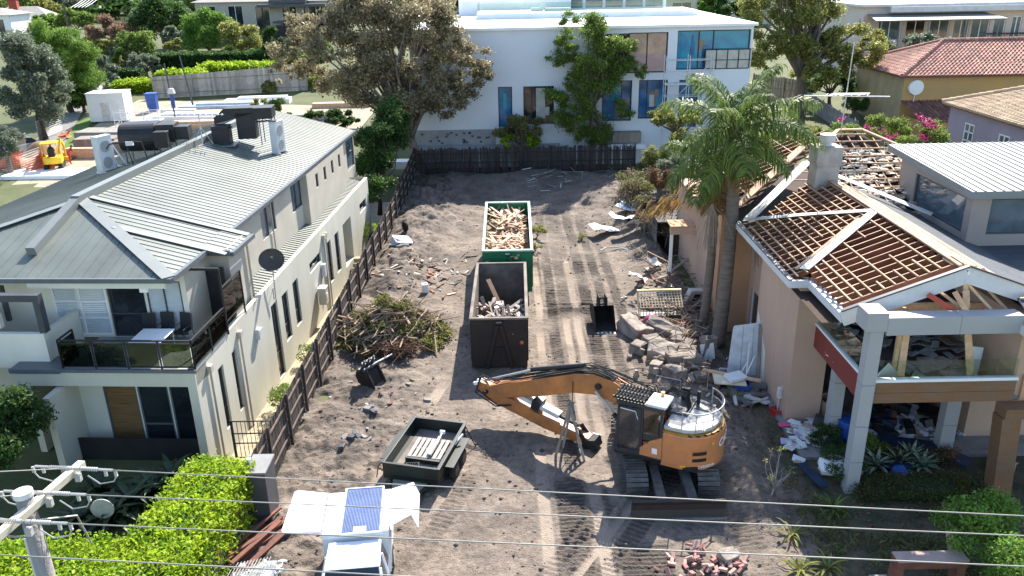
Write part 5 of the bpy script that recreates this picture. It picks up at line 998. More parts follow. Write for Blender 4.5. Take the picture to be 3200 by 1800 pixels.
def rosette(name,label,p,n,L,w_,M,seed,cat='plant',group=None,el=(.3,1.3),bend=.5):
    rd=random.Random(seed); r=E(name,label,cat,p,0,group); b=MB()
    for i in range(n):
        a=2.4*i+rd.uniform(-.2,.2); e=el[0]+(el[1]-el[0])*(1-i/n); l=L*rd.uniform(.75,1.1); c=Vector((0,0,.05)); prev=None; s=Vector((-math.sin(a),math.cos(a),0)); vs=[];k=5
        for j in range(k+1):
            w2=w_*math.sin(math.pi*min(1,.18+.82*j/k))+.004; vs+= [c-s*w2*.5,c-Vector((0,0,w2*.15)),c+s*w2*.5]; c=c+Vector((math.cos(a)*math.cos(e),math.sin(a)*math.cos(e),math.sin(e)))*l/k; e-=bend/k*2
        b.add(vs,[f for j in range(k) for f in ((3*j,3*j+1,3*j+4,3*j+3),(3*j+1,3*j+2,3*j+5,3*j+4))])
    b.build('leaves',M,r); return r
m_agave=mat('striped_agave_leaf',(.30,.36,.24),.6,c2=(.09,.17,.10),scale=9,island=.3)
for i,(u,v,lb) in enumerate(((2205,1178,'leftmost striped agave in the bed behind the low hedge'),(2260,1172,'second striped agave in the bed behind the low hedge'),(2318,1178,'large striped agave third along the bed behind the low hedge'),(2290,1160,'small striped agave at the back of the bed'))): p=g(u,v,.1); rosette('agave',lb,(p.x,p.y,.1),26,.75,.13,m_agave,400+i,group='striped agaves in the garden bed')
m_strap=mat('dark_strap_leaf',(.035,.06,.02),.5,c2=(.02,.035,.012),island=.4)
for i,(u,v,L_) in enumerate(((250,1230,1.5),(330,1255,1.5),(280,1290,1.4),(390,1230,1.4),(200,1300,1.3),(430,1190,1.2))):
    p=g(u,v,.3); rosette('bird_of_paradise','dark strap leaved garden plant in shade behind the lime hedge',(p.x,p.y,0),26,L_,.22,m_strap,420+i,group='dark strap leaved plants behind the hedge',bend=.8)
p=g(2085,1250,0); rosette('strap_plant','green strap leaf clump in the garden right of the dozer blade',(g(2095,1290,0).x,g(2095,1290,0).y,0),22,.8,.07,lf_mid,431,bend=.7); 
p=g(1990,1360,0); rosette('strap_plant','drooping lime cane plant at the sunny edge of the garden litter',(p.x,p.y,.1),18,.8,.06,lf_yel,432,bend=.9)
for i,(u,v) in enumerate(((2080,1440),(2010,1445))): p=g(u,v,0); rosette('strap_plant','drooping lime cane plant at the bottom edge near the broken bricks' if i else 'lime cane plant at the bottom edge below the garden litter',(p.x,p.y,.0),22,.9,.08,lf_yel,433+i,bend=.9)
p=g(1945,1255,0); tree('bare_sapling','thin leafless sapling with a few yellow leaves right of the excavator tracks',(p.x,p.y,0),.5,(0,0,1.2),(.7,.7,.8),10,.12,90,.09,lf_yel,mat('pale_twig',(.35,.31,.27),.9),.035,441,'sapling',limbs=10,twigs=4)
rng=np.random.default_rng(8); n=24000; X_=rng.uniform(9.0,24,n); Y_=rng.uniform(13.5,23.4,n); msk=fbm(X_,Y_,1.4,44)>.0; X_=X_[msk];Y_=Y_[msk]
V_,F_=leafquads(np.stack([X_,Y_,.08+rng.random(len(X_))*.25],1),.26,rng,-.1,.17); tag(npmesh('weedy_groundcover',V_,F_,leafm('dull_groundcover',(.10,.14,.04),(.12,.09,.045),.5)),'thin weeds and dead stalks over the shaded front garden','ground cover',kind='stuff')
rng=np.random.default_rng(18); n=2600; X_=rng.uniform(8.2,14,n); Y_=rng.uniform(14,31,n); V_,F_=leafquads(np.stack([X_,Y_,np.array([max(.05,hz(a,b_)*.6+.05) for a,b_ in zip(X_,Y_)])+rng.random(n)*.05],1),.13,rng,1.2,.5); tag(npmesh('fallen_leaves',V_,F_,lf_dry),'fallen brown leaves scattered along the lot and garden edge','leaf litter',kind='stuff')
# old shed with vine at the far right of the lot
o=E('old_garden_shed','tumbledown shed wall overgrown with dead vine at the rear right of the lot','shed',(9.3,56,0)); b=MB(); b.bx(-.3,2.2,-2.5,3,0,2.1); b.bx(.4,2,-9,-2.6,0,1.9); b.build('wall',m_attic,o)
b=MB(); [b.bx(-.36,-.32,-8.5,-5.5,.3+.2*i,.42+.2*i) for i in range(9)]; b.bx(-.4,-.3,-5.5,-5.35,0,2.4); b.build('lattice',m_oldwood,o); b=MB(); b.bx(-.4,2.3,-9,3,2.1,2.18); b.build('roof',m_rust,o)
rng=np.random.default_rng(19); cl=[(rng.uniform(-1.2,1.6),rng.uniform(-9,3.5),rng.uniform(.4,2.6),rng.uniform(.5,.9),.8) for _ in range(46)]; V_,F_=leafquads(clumppts(cl,15000,rng,.2),.17,rng,.1,.28); npmesh('dead_vine',V_,F_,leafm('dead_vine_leaf',(.20,.17,.10),(.10,.08,.055)),o)
cl=[(rng.uniform(-1.2,.6),rng.uniform(-8,2.5),rng.uniform(1.6,3.0),.55,.7) for _ in range(13)]; V_,F_=leafquads(clumppts(cl,4200,rng,.3),.13,rng,.3,.5); npmesh('green_vine',V_,F_,lf_brush,o)
b=MB(); rd=random.Random(21); [b.tube([(rd.uniform(-1.6,1.5),rd.uniform(-9,3),rd.uniform(0,2.6)),(rd.uniform(-1.4,1.2),rd.uniform(-9,3),rd.uniform(.5,3))],.02,4,False) for _ in range(1)]
for k in range(120): c=Vector((rd.uniform(-1.4,1.4),rd.uniform(-9,3),rd.uniform(.5,2.6))); d=Vector((rd.gauss(0,.4),rd.gauss(0,.6),rd.gauss(-.2,.5))); b.tube([c-d,c+Vector((0,0,.2)),c+d],.018,4,False)
b.build('dead_stems',m_bark,o)

rdb=random.Random(99)
for k in range(26):
    u=rdb.uniform(560,830); v=rdb.uniform(115,235); lf=rdb.choice([lf_dark,lf_mid,lf_yel,lf_mid]); y=gt(u,v).y
    if y>170 or y<80: continue
    PT('understorey_shrub','shrub in the garden thicket behind and left of the brown tree',u,v-8,rdb.uniform(16,34),rdb.uniform(14,26),y,lf,2600,.34,7,.55,800+k,cat='shrub',group='thicket left of the brown tree',limbs=4)
for k in range(14):
    u=rdb.uniform(225,330); v=rdb.uniform(105,190); y=gt(u,v).y
    if 80<y<190: PT('understorey_shrub','shrub in the garden thicket left of the clipped hedges',u,v-8,rdb.uniform(14,26),rdb.uniform(12,22),y,rdb.choice([lf_mid,lf_grey,lf_yel]),2200,.36,7,.55,840+k,cat='shrub',group='thicket left of the hedges',limbs=4)
for i,(u,v,nn) in enumerate(((1700,500,26),(1655,520,22),(1740,470,20))):
    p=yv(u,v,43.2 if i<2 else 45); b=MB(); rd=random.Random(i+5)
    for k in range(nn*2): a=rd.uniform(2.2,4.4); l=rd.uniform(.4,.95); q=Vector((rd.gauss(0,.5),rd.gauss(0,.3),rd.gauss(0,.1))); d=Vector((math.cos(a)*.6,math.sin(a)*.5,0)); b.add([q,q+Vector((.03,.02,0)),q+d*l*.6+Vector((.03,0,-.25*l)),q+d*l+Vector((0,0,-.9*l))],[(0,1,2,3)])
    o=b.build('dead_palm_frond',lf_palmd); o.location=p; tag(o,['golden dead fronds hanging over the shed lintel','brown dead fronds trailing left of the shed lintel','yellow dead fronds above the shed beside the palm'][i],'dead fronds')

for i,(u,v,r,lf) in enumerate(((1650,400,34,lf_yel),(1700,420,36,lf_grey),(1745,455,30,lf_yel),(1660,455,30,lf_dry),(1715,360,36,lf_yel),(1625,430,22,lf_brush))):
    PT('tangled_shrub',['yellow tangled shrub','grey tangled shrub','lime tangled shrub','dead brown tangled bush','tall yellow tangled weeds','pale creeper hump'][i]+' on the right boundary behind the palm',u,v,r,r*.9,[60,55,50,52,63,64][i],lf,3800,.17,10,.55,900+i,cat='shrub',twigs=3)
rd=random.Random(31); b=MB()
for k in range(260):
    p=g(rd.gauss(1715,38),rd.gauss(830,75),0); c=Vector((p.x,p.y,rd.uniform(.05,.7))); d=Vector((rd.gauss(0,1),rd.gauss(0,1),rd.gauss(0,.35))).normalized()*rd.uniform(.25,.9); b.tube([c-d,c+Vector((0,0,.12)),c+d],.02*rd.uniform(.5,1.4),4,False)
tag(b.build('branch_tangle',mat('pale_dead_branch',(.32,.25,.18),.95,c2=(.15,.11,.08),island=.4)),'tangle of dead branches and splinters round the palm feet and rubble','dead branches',kind='stuff')
# ================================================================ machines and site objects
def textmesh(s,size,M,parent,loc,rot,name='lettering',ext=.004,bend=None,shear=0):
    cu=bpy.data.curves.new('t','FONT'); cu.body=s; cu.size=size; cu.extrude=ext; cu.align_x='CENTER'; cu.align_y='CENTER'; cu.shear=shear; cu.offset=size*.012
    t=bpy.data.objects.new('t',cu); col.objects.link(t); bpy.context.view_layer.update()
    me=bpy.data.meshes.new_from_object(t.evaluated_get(bpy.context.evaluated_depsgraph_get())); bpy.data.objects.remove(t); me.name=name; me.materials.clear(); me.materials.append(M)
    if bend:
        r=bend
        for v in me.vertices: a=v.co.x/r; v.co.x,v.co.z=math.sin(a)*(r+v.co.z),math.cos(a)*(r+v.co.z)-r
    o=bpy.data.objects.new(name,me); col.objects.link(o); o.parent=parent; o.location=loc; o.rotation_euler=rot; return o
# ---------------- excavator
EX=E('excavator','orange tracked excavator with black cab and dozer blade, its boom folded to the left','excavator',(5.2,24.6,.02))
def track(x):
    pr_=[]; L,r,zc=1.75,.42,.45; n=58
    per=4*L+2*math.pi*r
    def pt(s):
        s%=per
        if s<2*L: return (-L+s,zc+r,0)
        s-=2*L
        if s<math.pi*r: a=math.pi/2-s/r; return (L+r*math.cos(a),zc+r*math.sin(a),-s/r)
        s-=math.pi*r
        if s<2*L: return (L-s,zc-r,math.pi)
        s-=2*L; a=-math.pi/2-s/r; return (-L+r*math.cos(a),zc+r*math.sin(a),math.pi-s/r)
    b=MB()
    for i in range(n):
        y,z,a=pt(per*i/n); b.box((x,y,z),(.72,per/n*.8,.035),(a,0,0)); nz=Vector((0,-math.sin(a),math.cos(a))); c=Vector((x,y,z))+nz*.03; b.box(c,(.7,.03,.05),(a,0,0))
    b.ext([(x-.12,-L,zc+r-.04),(x-.12,L,zc+r-.04),(x-.12,L+r-.06,zc),(x-.12,L,zc-r+.05),(x-.12,-L,zc-r+.05),(x-.12,-L-r+.06,zc)],(.24,0,0))
    t=b.build('track',m_track,EX)
    for y in (-1.75,1.75): w=MB(); w.tube([(x-.2,y,zc),(x+.2,y,zc)],.33,18); w.build('track_wheel',m_track,t)
for x in (-1.18,1.18): track(x)
b=MB(); b.bx(-.6,.6,-1.1,1.1,.45,.85); b.bx(-.82,.82,-.5,.5,.5,.8); b.tube([(0,0,.8),(0,0,1.02)],.62,24); b.build('undercarriage_frame',m_rust,EX)
b=MB(); [b.beam((x,-.9,.6),(x,-2.95,.45),.3,.22) for x in (-.5,.5)]; b.build('blade_arm',m_track,EX)
b=MB(); pf=[(-2.98,.02),(-3.26,.0),(-3.2,.12),(-3.12,.34),(-3.14,.55),(-3.24,.72),(-3.12,.74),(-3.02,.6),(-2.96,.3)]; b.ext([(-1.5,p[0],p[1]) for p in pf],(3.0,0,0)); b.build('dozer_blade',mat('scuffed_brown_blade',(.045,.03,.024),.6,c2=(.024,.018,.015),scale=2,det=9),EX); b=MB(); b.bx(-1.5,1.5,-3.27,-3.2,-.0,.1); b.build('blade_edge',m_steel,EX)
ROT0=Matrix.Rotation(R_(152),4,'Z'); HD=Vector((.36,-.52,0)); ROT=Matrix.Translation(HD)@ROT0@Matrix.Translation((0,0,1))@Matrix.Diagonal((.9,.9,1.04,1))@Matrix.Translation((0,0,-1)); U=lambda:MB(ROT)
b=U(); b.bx(-1.2,1.5,-1.36,1.36,1.0,1.14); b.bx(.2,2.0,.35,1.36,1.02,1.2); b.build('slew_deck',m_black,EX)
arc=[(-.35+1.45*-math.cos(t)*1.0,1.42*math.sin(t)) for t in [R_(-78+156*i/26) for i in range(27)]]
body=[(.15,-1.4),*arc,(.15,1.4)]
b=U(); b.ext([(x,y,1.06) for x,y in body],(0,0,1.14)); cw=b.build('counterweight',m_orange,EX,bevel=.05)
b=U(); b.ext([(x*.985,y*.985,1.0) for x,y in body],(0,0,.07)); b.build('counterweight_skirt',m_orange,EX)
b=U(); b.ext([(x*.97,y*.97,2.2) for x,y in body],(0,0,.05)); hz_=b.build('hazard_band',mat('faded_hazard_yellow',(.40,.20,.03),.6,var=.2,scale=4),EX)
b=U(); 
for i in range(0,len(arc)-1,2):
    (x0,y0),(x1,y1)=arc[i],arc[i+1]; b.beam((x0*.975,y0*.975,2.205),(x1*.975,y1*.975,2.255),.02,.05)
b.build('hazard_stripes',m_black,hz_)
b=U(); b.ext([(x*.9+.02,y*.9,2.25) for x,y in body],(0,0,.14)); hd=b.build('engine_hood',mat('dusty_hood_grey',(.52,.50,.47),.6,c2=(.36,.34,.31),scale=2.5,det=8),EX,bevel=.03)
b=U(); [b.bx(-1.3+.08*i,-1.27+.08*i,.45,1.0,2.392,2.398) for i in range(8)]; b.bx(-.45,.2,-1.2,.3,2.392,2.47); b.bx(-1.2,-.5,-1.0,-.4,2.392,2.42); b.build('hood_vents',m_dkgrey,hd)
b=U(); b.bx(-.2,.1,-.9,-.75,2.4,2.9); b.tube([(-.55,-.85,2.4),(-.55,-.85,2.85)],.07,10); b.build('exhaust_stack',m_black,EX)
b=U(); b.bx(.16,1.45,-1.38,-.5,1.15,2.02); b.bx(1.0,1.5,-1.36,-.6,1.15,1.7); b.build('right_tank_box',m_orange,EX,bevel=.04)
b=U(); b.bx(.16,.9,-1.34,-.5,2.03,2.2); b.build('tank_tread_plate',m_dkgrey,EX)
# service door and stickers on the left rear side
def on_arc(t,rr=1.0,z=0): return (-.35-1.45*math.cos(t)*rr,1.42*math.sin(t)*rr,z)
b=U(); 
for i in range(5):
    t0=R_(38+i*7); t1=R_(38+(i+1)*7); b.add([on_arc(t0,1.012,1.22),on_arc(t1,1.012,1.22),on_arc(t1,1.012,1.72),on_arc(t0,1.012,1.72)],[(0,1,2,3)])
b.build('service_door',m_orange,cw)
for z0,z1 in ((1.55,1.68),(1.32,1.44)):
    b=U()
    for i in range(3): t0=R_(43+i*7); t1=R_(43+(i+1)*7); b.add([on_arc(t0,1.02,z0),on_arc(t1,1.02,z0),on_arc(t1,1.02,z1),on_arc(t0,1.02,z1)],[(0,1,2,3)])
    b.build('door_grille',m_black,cw)
for t in (30,68): b=U(); t0=R_(t);t1=R_(t+13); b.add([on_arc(t0,1.008,1.1),on_arc(t1,1.008,1.1),on_arc(t1,1.008,1.16),on_arc(t0,1.008,1.16)],[(0,1,2,3)]); b.build('reflector_strip',m_yel,cw)
def text_on(s,size,deg,z,M):
    p=on_arc(R_(deg),1.012,z); P=ROT@Vector(p); nn=(ROT.to_3x3()@Vector((-math.cos(R_(deg))*1.42,math.sin(R_(deg))*1.45,0))).normalized(); r=Vector((0,0,1)).cross(nn); m3=Matrix((r,Vector((0,0,1)),nn)).transposed(); return textmesh(s,size,M,cw,P+nn*.006,m3.to_euler(),bend=1.42,shear=.15)
text_on('CASE',.42,0,1.8,m_white); text_on('CX235C SR',.13,42,1.13,m_white)
b=U(); t0=R_(30);t1=R_(34); b.add([on_arc(t0,1.01,1.85),on_arc(t1,1.01,1.85),on_arc(t1,1.01,1.95),on_arc(t0,1.01,1.95)],[(0,1,2,3)]); b.build('warning_sticker',m_yel,cw)
b=U(); 
rail=[(x*.93,y*.93) for x,y in arc[3:24]]
b.tube([(rail[0][0],rail[0][1],2.4)]+[(x,y,2.95) for x,y in rail]+[(rail[-1][0]+.5,rail[-1][1]+.02,2.95),(rail[-1][0]+.5,rail[-1][1]+.02,2.4)],.026,7); b.tube([(x,y,2.68) for x,y in rail],.018,6); [b.tube([(*rail[i],2.3),(*rail[i],2.95)],.02,6) for i in (0,5,10,15,20)]; b.tube([(.3,-1.3,2.05),(.3,-1.3,2.9),(1.3,-1.3,2.9),(1.3,-1.3,2.05)],.022,6); b.tube([(.3,-1.3,2.5),(1.3,-1.3,2.5)],.018,6); b.tube([(1.4,-.55,2.0),(1.4,-.55,2.8),(.6,-.55,2.9)],.022,6); b.build('handrail',mat('grey_rail',(.33,.33,.33),.5),EX)
# cab
cabm=mat('cab_dark_grey',(.035,.035,.037),.5,var=.1)
b=U(); x0,x1,y0,y1=.2,1.95,.42,1.38; z0,z1=1.16,2.98
for (x,y) in ((x0,y1),(x0,y0),(x1,y0),(x1,y1),(.95,y1)): b.beam((x,y-.02 if y==y1 else y+.02,z0),(x-(.12 if x==x1 else 0),y-.02 if y==y1 else y+.02,z1),.1,.1,(0,1,0))
for z in (z0+.03,z1-.05): b.beam((x0,y1-.02,z),(x1,y1-.02,z),.08,.12); b.beam((x0,y0,z),(x1,y0,z),.08,.12); b.beam((x1-.03,y0,z),(x1-.03,y1,z),.08,.12); b.beam((x0,y0,z),(x0,y1,z),.08,.12)
b.bx(x0+.05,.92,y1-.05,y1-.02,1.75,2.0); b.bx(.3,1.0,.6,1.2,1.2,1.75); b.bx(.3,.5,.62,1.2,1.7,2.4); b.bx(x0,x1-.1,y0+.02,y0+.04,1.2,2.0); b.build('cab_frame',cabm,EX,bevel=.015)
b=U(); b.ext([(.14,y1+.005,1.2),(.98,y1+.005,1.2),(.98,y1+.005,1.45),(.6,y1+.005,1.78),(.14,y1+.005,2.0)],(0,.03,0)); b.build('cab_side_panel',m_orange,EX)
b=U(); b.bx(.3,.5,y1+.035,y1+.04,1.35,1.55); b.build('notice_label',m_white,EX); b=U(); b.bx(.76,.84,y1+.035,y1+.04,1.62,1.72); b.build('red_label',m_red,EX); b=U(); b.bx(.66,.74,y1+.035,y1+.04,1.66,1.74); b.build('green_label',m_green,EX)
b=U(); b.poly([(x0+.1,y1-.03,2.0),(.9,y1-.03,1.98),(.9,y1-.03,2.86),(x0+.1,y1-.03,2.86)]); b.poly([(x1-.02,y0,1.3),(x1-.02,y1,1.3),(x1-.12,y1,2.9),(x1-.12,y0,2.9)]); b.build('cab_glass',glass('cab_glass',(.35,.40,.40),.8),EX)
b=U(); b.beam((1.0,y1+.04,1.3),(1.85,y1+.12,1.3),.06,.06); b.beam((1.0,y1+.04,2.85),(1.75,y1+.12,2.85),.06,.06); b.beam((1.85,y1+.12,1.3),(1.8,y1+.12,2.85),.06,.06,(0,1,0)); b.beam((1.0,y1+.03,1.3),(1.0,y1+.03,2.85),.06,.06,(0,1,0)); b.beam((1.0,y1+.03,2.0),(1.82,y1+.11,2.0),.05,.05); dr=b.build('cab_door',cabm,EX)
b=U(); b.poly([(1.03,y1+.05,1.35),(1.82,y1+.12,1.35),(1.77,y1+.12,2.8),(1.03,y1+.05,2.8)]); b.build('door_glass',m_winD,dr); b=U(); b.tube([(1.08,y1+.08,2.5),(1.15,y1+.16,2.8),(1.72,y1+.2,2.84)],.02,6); b.build('grab_rail',m_greyl,dr)
b=U(); b.bx(.05,.85,.4,1.4,2.98,3.1); rfb=b.build('cab_roof',m_greyl,EX,bevel=.06); b=U(); b.bx(.85,1.95,.42,1.38,2.98,3.03); b.build('roof_hatch',m_black,EX)
b=U(); [b.box((.95+.13*i,.9,3.14),(.06,1.0,.07),(0,.5,0)) for i in range(9)]; [b.bx(.88,2.1,y-.02,y+.02,3.06,3.14) for y in (.42,.9,1.38)]; b.build('roof_guard',m_black,EX)
b=U(); b.tube([(.45,.55,3.1),(.45,.55,3.22)],.07,10); b.build('beacon',mat('amber_beacon',(.8,.35,.02),.3),EX)
# boom, stick
_f=ROT@Vector((.5,-.1,1.75)); _e=ROT0@Vector((6.95,-.1,1.3)); _v=_e-_f; _r=math.hypot(_v.x,_v.y)/6.45
ROT=Matrix.Translation((_f.x,_f.y,0))@Matrix.Rotation(math.atan2(_v.y,_v.x),4,'Z')@Matrix.Diagonal((_r,1,1,1))@Matrix.Translation((-.5,.1,0))
def plate(pf,y0,y1,name,M,par=EX,bev=.02):
    b=U(); b.ext([(p[0],y0,p[1]) for p in pf],(0,y1-y0,0)); return b.build(name,M,par,bevel=bev)
bm=plate([(.45,1.75),(.55,2.1),(1.3,2.62),(2.2,3.05),(2.9,3.15),(3.6,2.98),(5.2,2.3),(6.6,1.68),(7.05,1.5),(7.15,1.2),(6.8,1.08),(5.0,1.66),(3.6,2.22),(2.8,2.36),(2.0,2.2),(1.2,1.85),(.7,1.5)],-.36,.16,'boom',m_orangeb)
plate([(2.2,3.06),(2.9,3.16),(3.6,2.99),(5.2,2.31),(5.2,2.33),(3.6,3.02),(2.9,3.19),(2.2,3.09)],-.3,.1,'boom_top_plate',m_rust,bm,0)
b=U(); b.tube([(2.7,-.45,2.75),(2.7,.25,2.75)],.11,12); b.tube([(7.0,-.5,1.32),(7.0,.3,1.32)],.09,12); b.tube([(.6,-.5,1.8),(.6,.3,1.8)],.1,12); b.build('pivot_pin',m_black,bm)
st=plate([(7.3,1.62),(7.45,1.3),(7.1,.95),(6.4,.78),(4.8,.36),(3.3,.12),(3.0,.2),(3.05,.42),(4.8,.84),(6.5,1.36),(7.05,1.6)],-.32,.1,'stick',m_orangeb)
b=U(); b.box((7.42,-.25,1.52),(.35,.08,.12),(0,.4,0)); b.box((7.42,.03,1.52),(.35,.08,.12),(0,.4,0)); b.build('clevis_lug',m_white,st)
b=U(); b.beam((6.0,-.11,1.48),(4.2,-.11,.98),.34,.18); b.build('cylinder_guard',m_whited,st); b=U(); b.beam((5.2,-.11,1.28),(4.9,-.11,1.2),.5,.42); b.build('mounting_bracket',m_black,st)
b=U(); b.tube([(4.4,-.11,.98),(3.5,-.11,.75)],.07,10); b.beam((3.5,-.3,.72),(3.1,-.3,.2),.06,.16); b.beam((3.5,.08,.72),(3.1,.08,.2),.06,.16); b.box((3.0,-.11,.22),(.5,.5,.34),(0,.3,0)); b.tube([(2.85,-.4,.15),(2.85,.2,.15)],.07,10); b.tube([(3.2,-.4,.1),(3.2,.2,.1)],.07,10); b.build('quick_hitch',m_black,EX); b=U(); b.beam((3.45,-.35,.65),(3.0,-.35,.1),.04,.14); b.box((2.95,-.42,.3),(.3,.06,.2)); b.build('hitch_link',m_whited,EX)
for y in (-.52,.32):
    b=U(); b.tube([(1.35,y,1.25),(2.1,y,1.9)],.085,12); b.build('boom_cylinder',m_black,EX); b=U(); b.tube([(2.05,y,1.86),(2.75,y,2.6)],.045,10); b.build('cylinder_rod',m_alu,EX)
b=U(); b.tube([(3.3,-.1,3.3),(5.3,-.1,2.6)],.085,12); b.build('stick_cylinder',m_black,EX); b=U(); b.tube([(5.2,-.1,2.63),(7.25,-.1,1.6)],.045,10); b.build('cylinder_rod',m_alu,EX)
b=U(); rd=random.Random(6)
for k in range(7):
    y=-.34+.08*k; b.tube([(.6,y,2.2),(.9,y+rd.uniform(-.1,.1),2.95+rd.uniform(-.15,.2)),(1.6,y,3.0+rd.uniform(-.1,.15)),(2.4,y,3.22+rd.uniform(-.03,.1)),(3.2,y+rd.uniform(-.08,.08),3.2+rd.uniform(0,.12)),(4.2,y,2.82+rd.uniform(0,.1)),(5.6,y,2.22+rd.uniform(0,.1)),(6.6,y,1.85+rd.uniform(0,.08))],.022,6)
for k in range(3): b.tube([(6.5,.2-.1*k,1.8),(7.2,.25-.1*k,1.95),(7.4,.25-.1*k,1.2+.1*k),(6.6,.2-.1*k,.8),(6.0,.15,1.0)],.025,6)
for k in range(4): b.tube([(-.3,-.35+.1*k,2.3),(-.1,-.4+.1*k,3.0),(.4,-.35+.1*k,3.1),(.75,-.3+.08*k,2.6),(1.0,-.3+.08*k,2.5)],.03,6)
b.tube([(3.6,.2,2.7),(3.6,.25,1.6),(3.55,.2,.9),(3.4,.15,.5)],.015,5); b.build('hydraulic_hoses',m_rubber,EX)
# ---------------- step ladder
pa=g(1397,1150); pb=g(1471,1164); ap=yv(1437,1032,25.3)
LD=E('step_ladder','old wooden step ladder standing open in front of the folded excavator arm','ladder',((pa.x+pb.x)/2,25.1,0)); lo=Vector(((pa.x+pb.x)/2,25.1,0))
F1=[Vector((pa.x,pa.y,0))-lo,Vector((pa.x+.28,pa.y+.45,0))-lo]; F2=[Vector((pb.x,pb.y,0))-lo,Vector((pb.x-.1,pb.y+.5,0))-lo]; T1=[Vector((ap.x-.05,ap.y,2.05))-lo,Vector((ap.x+.05,ap.y+.25,2.05))-lo]
for F_,nm in ((F1,'ladder_leg'),(F2,'step_stile')):
    for i in range(2): b=MB(); b.beam(F_[i],T1[i],.09,.035,(0,1,0)); b.build(nm,m_oldwood,LD)
b=MB(); [b.beam(F2[0].lerp(T1[0],t),F2[1].lerp(T1[1],t),.1,.03) for t in (.15,.32,.49,.66,.83)]; b.build('steps',m_oldwood,LD); b=MB(); b.beam(T1[0],T1[1],.2,.04); b.build('top_step',m_oldwood,LD)
# ---------------- hook lift bins
def bin_(name,label,loc,rz,w_,L,h,mo,mi,mr,tilt=0,frame=True):
    o=E(name,label,'skip bin',loc,rz); o.rotation_euler=(tilt,0,rz); w2=w_/2; t=.07
    b=MB(); zb=.25
    outer=[(-w2,0),(w2,0),(w2,L),(-w2,L)]; b.bx(-w2,w2,0,t,zb,h); b.bx(-w2,w2,L-t,L,zb,h); b.bx(-w2,-w2+t,t,L-t,zb,h); b.bx(w2-t,w2,t,L-t,zb,h); b.bx(-w2,w2,0,L,.15,zb); b.build('bin_shell',mo,o)
    b=MB(); e=.006; b.bx(-w2+t+e,w2-t-e,t+e,t+e+.004,zb,h-.01); b.bx(-w2+t+e,w2-t-e,L-t-e-.004,L-t-e,zb,h-.01); b.bx(-w2+t+e,-w2+t+e+.004,t,L-t,zb,h-.01); b.bx(w2-t-e-.004,w2-t-e,t,L-t,zb,h-.01); b.bx(-w2+t,w2-t,t,L-t,zb+.001,zb+.01); b.build('inner_lining',mi,o)
    b=MB(); b.bx(-w2-.06,w2+.06,-.06,t+.02,h,h+.09); b.bx(-w2-.06,w2+.06,L-t-.02,L+.06,h,h+.09); b.bx(-w2-.06,-w2+t+.02,t+.02,L-t-.02,h,h+.09); b.bx(w2-t-.02,w2+.06,t+.02,L-t-.02,h,h+.09); b.build('top_rim',mr,o,bevel=.015)
    b=MB(); [b.bx(s*w2-(.05 if s<0 else 0),s*w2+(.05 if s>0 else 0),.7*k+.4,.7*k+.5,zb,h-.01) for s in (-1,1) for k in range(int(L/.7))]; b.build('side_ribs',mo,o)
    b=MB(); 
    for s in (-1,1): b.beam((s*.55,-.05,.1),(s*.09,-.07,h-.25),.13,.09,(0,1,0))
    b.beam((-.3,-.06,1.1),(.3,-.06,1.1),.06,.06); b.box((0,-.08,h-.1),(.3,.12,.16)); b.build('lifting_frame',mo,o,bevel=.01); b=MB(); b.tube([(-.12,-.16,h-.08),(.12,-.16,h-.08)],.035,8); b.build('hook_bar',mr,o)
    b=MB(); [b.bx(x-.08,x+.08,.1,L-.1,0,.15) for x in (-.5,.5)]; b.build('skid_rails',mo,o)
    for x in (-w2+.25,w2-.25): b=MB(); b.tube([(x-.1,L-.3,.12),(x+.1,L-.3,.12)],.12,12); b.build('roller',m_rubber,o)
    return o
DBn=bin_('dark_skip_bin','tall rusty dark brown hook lift bin with scrap inside, nearer of two bins',(-.6,32.15,.0),-.01,2.46,7.1,2.45,m_rust,m_rustin,m_rustin)
b=MB(); b.bx(.9,1.05,-.012,-.002,1.25,1.4); b.build('hazard_sticker',m_orange,DBn); b=MB(); b.add([(.9,-.014,1.25),(1.05,-.014,1.25),(.9,-.014,1.4)],[(0,1,2)]); b.build('sticker_corner',m_red,DBn)
GBn=bin_('green_skip_bin','green hook lift bin heaped with broken timber, farther of the two bins',(-.2,40.1,.42),-.005,2.56,7.3,2.5,m_green,m_green,m_greenrim,R_(4.6))
# timber in the green bin
MG=Matrix.Translation((-.2,40.1,.42))@Matrix.Rotation(R_(4.6),4,'X'); rd=random.Random(44)
m_split=[mat('split_timber_pale',(.66,.47,.32),.8,c2=(.50,.33,.20),scale=3),mat('split_timber_pink',(.55,.34,.23),.8,c2=(.40,.24,.15),scale=3),mat('split_timber_tan',(.60,.43,.27),.8,c2=(.34,.22,.14),scale=2),mat('split_timber_brown',(.36,.22,.14),.8,c2=(.25,.15,.10),scale=3)]
pm=[]
for i in range(12):
    L=rd.uniform(.8,1.9); b=MB(); w_=rd.uniform(.07,.22); b.add([(-L/2,-w_/2,0),(L/2,-w_/2*rd.uniform(.4,1),0),(L/2+rd.uniform(0,.2),w_/2*rd.uniform(.3,1),0),(-L/2-rd.uniform(0,.1),w_/2,0),(-L/2,-w_/2,.045),(L/2,-w_/2*.7,.045),(L/2+.1,w_/2*.7,.045),(-L/2,w_/2,.045)],[(0,3,2,1),(4,5,6,7),(0,1,5,4),(1,2,6,5),(2,3,7,6),(3,0,4,7)]); pm.append(b)
def planks(n,label,group,fn,mats,protos,name='timber_offcut',cat='timber'):
    ob=[]
    for i in range(n):
        if i<len(protos)*1: o=protos[i].build(name,mats[i%len(mats)]); tag(o,label,cat,group); ob.append(o)
        else: o=rd.choice(ob).copy(); col.objects.link(o)
        fn(o,i)
